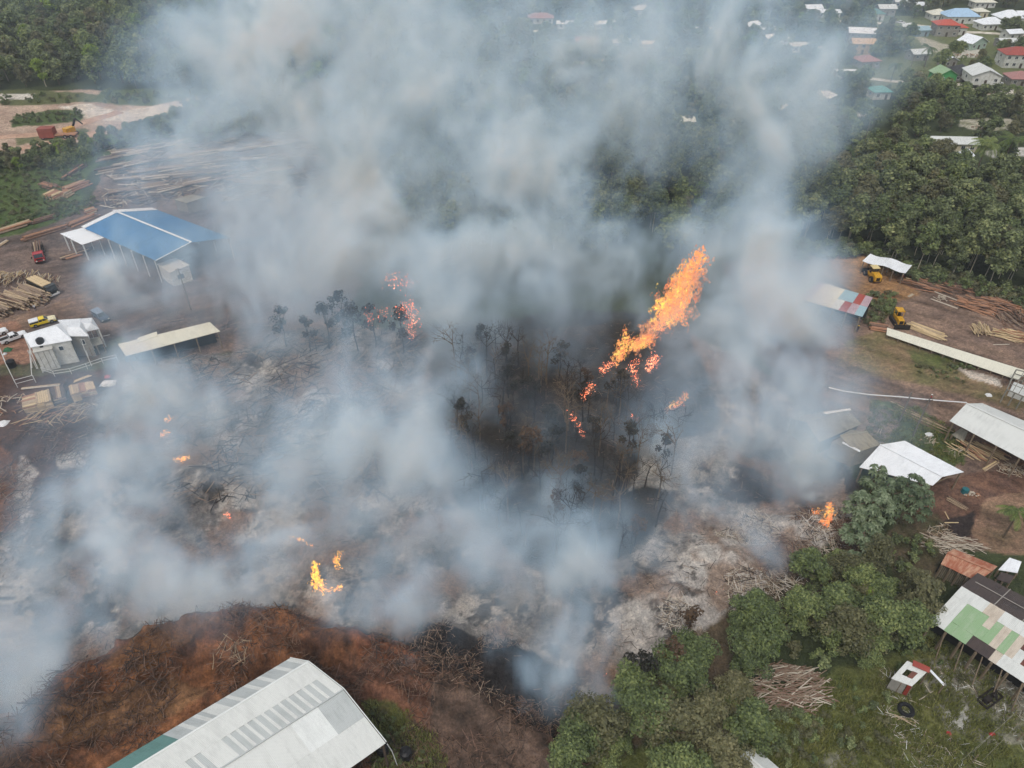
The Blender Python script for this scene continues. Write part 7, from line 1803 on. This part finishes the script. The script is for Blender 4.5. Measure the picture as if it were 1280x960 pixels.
def volume_from_field(name, dens, lo, hi, mat):
    nx, ny, nz = dens.shape
    me = bpy.data.meshes.new(name)
    me.vertices.add(dens.size)
    co = np.zeros((dens.size, 3), np.float32)
    # the points that carry the field stand on the field's own lattice
    gx = np.linspace(lo[0], hi[0], nx); gy = np.linspace(lo[1], hi[1], ny); gz = np.linspace(lo[2], hi[2], nz)
    A = np.meshgrid(gx, gy, gz, indexing='ij')
    for i in range(3): co[:, i] = A[i].ravel()
    me.vertices.foreach_set("co", co.ravel())
    at = me.attributes.new("smoke_density", 'FLOAT', 'POINT')
    at.data.foreach_set("value", dens.astype(np.float32).ravel())
    ob = bpy.data.objects.new(name, me)
    COL.objects.link(ob)
    ng = bpy.data.node_groups.new(name + "_field", 'GeometryNodeTree')
    ng.interface.new_socket("Geometry", in_out='INPUT', socket_type='NodeSocketGeometry')
    ng.interface.new_socket("Geometry", in_out='OUTPUT', socket_type='NodeSocketGeometry')
    N, L = ng.nodes, ng.links
    gi = N.new("NodeGroupInput"); go = N.new("NodeGroupOutput")
    vc = N.new("GeometryNodeVolumeCube")
    vc.inputs['Min'].default_value = lo; vc.inputs['Max'].default_value = hi
    vc.inputs['Resolution X'].default_value = nx; vc.inputs['Resolution Y'].default_value = ny; vc.inputs['Resolution Z'].default_value = nz
    pos = N.new("GeometryNodeInputPosition"); sp = N.new("ShaderNodeSeparateXYZ")
    L.new(pos.outputs[0], sp.inputs[0])
    def m(op, a, b=None, c=None):
        n = N.new("ShaderNodeMath"); n.operation = op
        for k, v in enumerate((a, b, c)):
            if v is None: continue
            if isinstance(v, (int, float)): n.inputs[k].default_value = v
            else: L.new(v, n.inputs[k])
        return n.outputs[0]
    idx = []
    for k, n in enumerate((nx, ny, nz)):
        t = m('MULTIPLY', m('SUBTRACT', sp.outputs[k], lo[k]), (n - 1) / (hi[k] - lo[k]))
        idx.append(m('FLOOR', m('ADD', t, 0.5)))
    # integer maths: floats lose exactness past 16 million, so index with int nodes
    def im(op, a, b):
        n = N.new("FunctionNodeIntegerMath"); n.operation = op
        for k, v in enumerate((a, b)):
            if isinstance(v, int): n.inputs[k].default_value = v
            else: L.new(v, n.inputs[k])
        return n.outputs[0]
    i3 = im('ADD', im('MULTIPLY', im('ADD', im('MULTIPLY', idx[0], ny), idx[1]), nz), idx[2])
    na = N.new("GeometryNodeInputNamedAttribute"); na.data_type = 'FLOAT'; na.inputs[0].default_value = "smoke_density"
    si = N.new("GeometryNodeSampleIndex"); si.data_type = 'FLOAT'; si.domain = 'POINT'; si.clamp = True
    L.new(gi.outputs[0], si.inputs['Geometry']); L.new(na.outputs[0], si.inputs['Value']); L.new(i3, si.inputs['Index'])
    L.new(si.outputs[0], vc.inputs['Density'])
    sm = N.new("GeometryNodeSetMaterial"); sm.inputs['Material'].default_value = mat
    L.new(vc.outputs[0], sm.inputs[0]); L.new(sm.outputs[0], go.inputs[0])
    md = ob.modifiers.new("field", 'NODES'); md.node_group = ng
    me.materials.append(mat)
    ob['kind'] = 'stuff'
    return ob
SMOKE_K = 1.3
smoke_mat = bpy.data.materials.new("smoke")
smoke_mat.use_nodes = True
snt = smoke_mat.node_tree
snt.nodes.clear()
so = snt.nodes.new("ShaderNodeOutputMaterial")
at_ = snt.nodes.new("ShaderNodeAttribute"); at_.attribute_name = "density"
vs = snt.nodes.new("ShaderNodeVolumeScatter"); vs.inputs['Color'].default_value = (0.55, 0.78, 1.0, 1); vs.inputs['Anisotropy'].default_value = 0.0
snt.links.new(at_.outputs['Fac'], vs.inputs['Density'])
va = snt.nodes.new("ShaderNodeVolumeAbsorption"); va.inputs['Color'].default_value = (0, 0, 0, 1)
mu = snt.nodes.new("ShaderNodeMath"); mu.operation = 'MULTIPLY'; mu.inputs[1].default_value = .05
snt.links.new(at_.outputs['Fac'], mu.inputs[0]); snt.links.new(mu.outputs[0], va.inputs['Density'])
ad = snt.nodes.new("ShaderNodeAddShader"); snt.links.new(vs.outputs[0], ad.inputs[0]); snt.links.new(va.outputs[0], ad.inputs[1])
snt.links.new(ad.outputs[0], so.inputs['Volume'])
# photo pixel, radius px, optical depth, lift above ground m (None: on the drifting bank)
PUFFS = [
 (330, 30, 85, 1.2, 0), (410, 40, 105, 2.0, 0), (500, 60, 110, 2.0, 0), (590, 40, 90, 1.1, 0), (450, 130, 105, 1.9, 0), (540, 150, 90, 1.2, 0), (390, 190, 90, 1.5, 0), (470, 240, 90, 1.5, 0), (400, 290, 85, 1.7, 0), (330, 120, 60, .7, 0), (270, 40, 50, .5, 0),
 (480, 330, 70, 1.2, 0), (560, 250, 75, 1.0, 0), (620, 220, 80, .9, 0), (640, 300, 70, .9, 0), (570, 340, 80, 1.0, 0), (640, 120, 90, .8, 0),
 (760, 50, 110, .8, 0), (870, 70, 100, 1.2, 0), (830, 150, 75, 1.0, 0), (920, 130, 75, 1.4, 0), (990, 70, 60, .9, 0), (1010, 130, 45, .8, 0), (900, 200, 60, 1.0, 0), (970, 190, 45, .7, 0), (770, 200, 30, .7, 0), (790, 245, 32, .8, 0), (700, 60, 80, .6, 0), (1035, 70, 28, .4, 0), (1030, 150, 25, .5, 0),
 (840, 290, 55, 1.6, 0), (780, 330, 55, 1.2, 0), (740, 375, 50, 1.5, 0), (900, 300, 40, 1.0, 0), (700, 430, 50, .9, 0), (680, 380, 40, .5, 0), (870, 440, 45, 1.1, 0), (790, 385, 30, .8, 0),
 (960, 340, 60, 1.8, 0), (920, 390, 60, 1.5, 0), (990, 400, 55, 1.9, 0), (1020, 345, 36, .9, 0), (1030, 440, 38, 1.2, 0), (960, 450, 60, 1.6, 0), (1000, 490, 45, 1.3, 0), (900, 500, 45, 1.0, 0), (960, 290, 30, .7, 0), (930, 560, 50, .9, 0), (1000, 560, 45, 1.1, 0), (1020, 600, 30, .8, 0), (870, 330, 40, 1.0, 0),
 (140, 352, 26, 1.9, 0), (165, 372, 28, 1.6, 0), (215, 360, 45, .9, 0), (205, 300, 30, .4, 0), (260, 300, 50, .8, 0), (310, 260, 60, 1.1, 0), (230, 210, 55, .7, 0), (180, 215, 40, .4, 0), (320, 340, 60, 1.2, 0), (260, 400, 40, .9, 0), (300, 430, 32, 1.0, 0), (145, 180, 30, .4, 0), (330, 200, 60, .9, 0), (125, 235, 22, .2, 0),
 (390, 500, 65, 1.9, 0), (460, 470, 65, 1.8, 0), (440, 560, 70, 1.9, 0), (350, 560, 55, 1.4, 0), (520, 500, 60, 1.7, 0), (540, 410, 65, 1.2, 0), (300, 500, 45, 1.0, 0), (530, 580, 60, 1.4, 0), (380, 430, 40, .8, 0), (310, 600, 50, .9, 0), (450, 640, 60, 1.2, 0), (600, 400, 50, .9, 0),
 (180, 500, 24, 1.2, 0), (150, 560, 30, .9, 0), (200, 570, 40, .7, 0), (170, 520, 26, .7, 0), (220, 490, 34, .7, 0),
 (100, 650, 42, 2.0, 0), (120, 690, 42, 1.8, 0), (50, 690, 36, 1.0, 0), (90, 740, 42, 1.7, 0), (60, 800, 40, 2.2, 0), (35, 860, 32, 2.2, 0), (15, 910, 26, 2.0, 0), (10, 790, 30, .9, 0), (150, 760, 45, 1.0, 0), (210, 740, 50, 1.1, 0), (270, 750, 36, 1.3, 0), (280, 700, 50, .8, 0), (180, 650, 40, .7, 0), (320, 745, 30, .7, 0), (60, 620, 34, .6, 0), (340, 690, 50, .9, 0),
 (560, 660, 60, 1.2, 0), (620, 690, 60, 1.4, 0), (700, 640, 45, 1.3, 0), (710, 700, 55, 1.5, 0), (640, 750, 55, 1.3, 0), (720, 770, 55, 1.2, 0), (540, 755, 32, 1.3, 0), (515, 790, 20, 1.3, 0), (580, 720, 50, 1.1, 0), (690, 820, 40, 1.2, 0), (660, 860, 20, 1.3, 0), (650, 885, 12, 1.8, 0), (730, 860, 34, .8, 0), (800, 700, 45, .7, 0), (850, 640, 45, .7, 0), (900, 620, 40, .8, 0), (470, 790, 16, .9, 0), (415, 785, 14, .8, 0), (480, 720, 40, .6, 0), (950, 690, 26, .8, 0), (985, 660, 18, .4, 0), (510, 700, 50, .7, 0), (560, 790, 22, .9, 0),
 (820, 560, 36, .3, 0), (740, 470, 40, .4, 0), (700, 250, 60, .45, 0), (700, 330, 50, .4, 0), (1050, 410, 18, .5, 0), (1060, 520, 12, .2, 0)]
TAU = {  # how thick the smoke stands over the place, every 80 photo pixels, row by row
 0: (.1, 0, 0, .5, 1.8, 2.1, 2.3, 2.1, 1.5, 1.2, 1.1, .9, .9, .3), 80: (0, 0, 0, .4, 1.7, 2.3, 2.4, 1.9, 1.3, 1.1, 1.4, 1.7, 1.9, 1.3), 160: (0, 0, .5, 1.0, 1.4, 1.9, 2.1, 1.7, 1.5, 1.2, 1.4, 1.7, 1.6, .7),
 240: (0, 0, .75, 1.1, 1.5, 2.0, 1.9, 2.0, 1.9, 1.5, 1.2, 1.1, .9, .1), 320: (0, 0, .8, .8, 1.5, 2.1, 1.8, 1.9, 1.9, 1.8, 1.5, 2.3, 2.7, .8), 400: (0, 0, .9, 1.2, 1.7, 1.9, 1.9, 1.9, 1.3, 1.3, 1.0, 2.3, 2.9, 1.3),
 480: (0, 0, .9, 1.0, 1.5, 2.1, 2.1, 1.6, .3, .3, .4, 1.1, 2.0, 1.3), 560: (0, .3, .9, .8, 1.4, 2.0, 2.0, 1.2, .15, .15, .3, .9, 1.7, .8), 640: (.3, 1.8, 1.4, 1.0, 1.3, 1.4, 1.6, 1.9, 1.1, .9, .5, .7, .5, 0),
 720: (.5, 1.7, 1.2, 1.4, 1.4, .5, 1.4, 1.7, 1.9, 1.7, .7, .1, 0, 0), 800: (1.3, 1.3, 0, 0, 0, 0, .2, .6, .8, 1.0, .1, 0, 0, 0), 880: (1.1, 0, 0, 0, 0, 0, 0, 0, .3, .2, 0, 0, 0, 0)}
def fill_puffs():
    P = [(x, y, r, t * (.55 if r > 36 else .8), 0) for x, y, r, t, _ in PUFFS]
    N = [(i * 80, y, t) for y, row in TAU.items() for i, t in enumerate(row)]
    nx = np.array([n[0] for n in N], float); ny = np.array([n[1] for n in N], float); T = np.array([n[2] for n in N])
    for x, y, r, t, _ in P: T = T - t * np.exp(-((nx - x) ** 2 + (ny - y) ** 2) / (r * 1.05) ** 2)
    T0 = np.array([n[2] for n in N]); R_ = 60.0
    K = np.exp(-((nx[:, None] - nx) ** 2 + (ny[:, None] - ny) ** 2) / R_ ** 2); w = np.zeros(len(N))
    for _ in range(60): w = np.maximum(0, w + .35 * (T - K @ w)); w[T0 < .08] = 0
    rn = random.Random(31)
    for x, y, dx, L, k in ((655, 888, 6, 60, 1.3), (632, 872, -14, 70, .9), (520, 800, 4, 80, 1.2), (505, 806, -10, 50, .9), (410, 782, 10, 40, .9), (60, 880, 30, 110, 1.2), (28, 928, 12, 50, 1.0), (120, 800, 10, 120, 1.0), (300, 765, 14, 70, .8), (222, 560, -10, 80, .7), (148, 545, 18, 90, .9), (135, 520, 14, 60, .9), (185, 520, -8, 60, .8), (700, 868, 16, 90, .7), (590, 778, 10, 90, .8), (90, 700, 30, 110, .8), (970, 655, 8, 40, .6), (340, 690, 16, 90, .6), (770, 690, 10, 80, .5), (190, 420, 30, 110, .5), (420, 640, 20, 110, .6), (1010, 620, -14, 90, .7), (860, 640, 14, 100, .6)):
        for q in range(6):
            f = q / 5; P.append((x + dx * f + 5 * math.sin(q * 2.1 + x), y - L * f, 6 + L * .17 * f + 2 * (q % 2), k * (1.1 - .6 * f), y))
    return P + [(x + rn.uniform(-18, 18), y + rn.uniform(-18, 18), R_, float(a), 0) for x, y, a in zip(nx, ny, w) if a > .04]
def smoke_field():
    lo = (-128.0, 36.0, -1.0); hi = (118.0, 300.0, 76.0); vx = .9
    shape = tuple(int((hi[i] - lo[i]) / vx) + 1 for i in range(3)); size = [hi[i] - lo[i] for i in range(3)]
    gx, gy, gz = (np.linspace(lo[i], hi[i], shape[i], dtype=np.float32) for i in range(3))
    D = np.zeros(shape, np.float32); A = np.zeros(shape, np.float32)
    rng = np.random.default_rng(77)
    for px, py, r, tau, foot in fill_puffs():
        yb = 122 + (480 - py) * .19
        yg = G(px, py, 2.5 + r * .02).y
        y = min(yg, yb) if py < 430 else yg - r * .02
        if foot: y = G(px, foot, 0).y
        u = at_depth(px, py, y); R_ = r * (u - Vector((0, 0, CAMH))).length / FPX
        y = min(y, (CAMH - .75 * R_) / (CAMH - u.z) * y)      # a puff rests on the ground instead of sinking into it
        c = at_depth(px, py, y)
        dist = math.sqrt(c.x ** 2 + c.y ** 2 + (c.z - CAMH) ** 2); R_ = r * dist / FPX * 1.0
        s = tau / (R_ * 1.77)
        for q in range(5 if r > 22 else 2):      # each puff is a few unequal lobes, so that no outline is a disc
            off = rng.standard_normal(3) * R_ * .42; rr = R_ * rng.uniform(.42, .82) * (1 if r > 22 else 1.2); cc = (c.x + off[0], c.y + off[1], c.z + off[2] * .7)
            k = [slice(max(0, int((cc[i] - 3.2 * rr - lo[i]) / vx)), max(0, min(shape[i], int((cc[i] + 3.2 * rr - lo[i]) / vx) + 1))) for i in range(3)]
            if any(a.stop <= a.start for a in k): continue
            ex = np.exp(-((gx[k[0]] - cc[0]) / (rr * .94)) ** 2); ey = np.exp(-((gy[k[1]] - cc[1]) / rr) ** 2); ez = np.exp(-((gz[k[2]] - cc[2]) / (rr * 1.12)) ** 2)
            g3 = ex[:, None, None] * ey[None, :, None] * ez[None, None, :]
            D[k[0], k[1], k[2]] += (s * .47) * g3; A[k[0], k[1], k[2]] += g3
    n0 = fractal(shape, size, 26, 3, .6, rng, 1.3); n1 = fractal(shape, size, 26, 3, .6, rng, 1.3)
    n = fractal(shape, size, 14, 6, .76, rng, 1.45)
    n = warp(n, n0 * 9.0, n1 * 9.0, n0 * 6.0)
    b = fractal(shape, size, 8, 5, .7, rng, 1.2); b = warp(b, n1 * 7.0, n0 * 7.0, n1 * 5.0)
    m = np.exp(np.clip(.85 * n, -3, 1.8)) * np.clip(1.35 - .62 * np.abs(b) + .3 * b, .08, 2)
    B = 22      # even the mean out over some 20 m, so that detail moves the smoke about but does not add or take it away
    pad = [(-s) % B for s in shape]; mp = np.pad(m, [(0, p) for p in pad], mode='edge'); q = [s // B for s in mp.shape]
    lo_m = mp.reshape(q[0], B, q[1], B, q[2], B).mean((1, 3, 5)); lo_m = np.pad(lo_m, [(1, 2)] * 3, mode='edge')
    for ax in range(3):
        lo_m = np.take(upax(lo_m, ax, q[ax], mp.shape[ax]), np.arange(shape[ax]), axis=ax)
    m = m / (.25 + .75 * lo_m / lo_m.mean()) / m.mean()
    D *= m
    t = np.clip((A * (1 + .5 * b + .35 * n) - .06) / .34, 0, 1); D *= t * t * (3 - 2 * t) * .9 + .1; del A
    D[D < 3e-4] = 0
    # nothing reaches the faces of the box
    return D, lo, hi
D_, lo_, hi_ = smoke_field()
volume_from_field('smoke', D_ * SMOKE_K, lo_, hi_, smoke_mat)
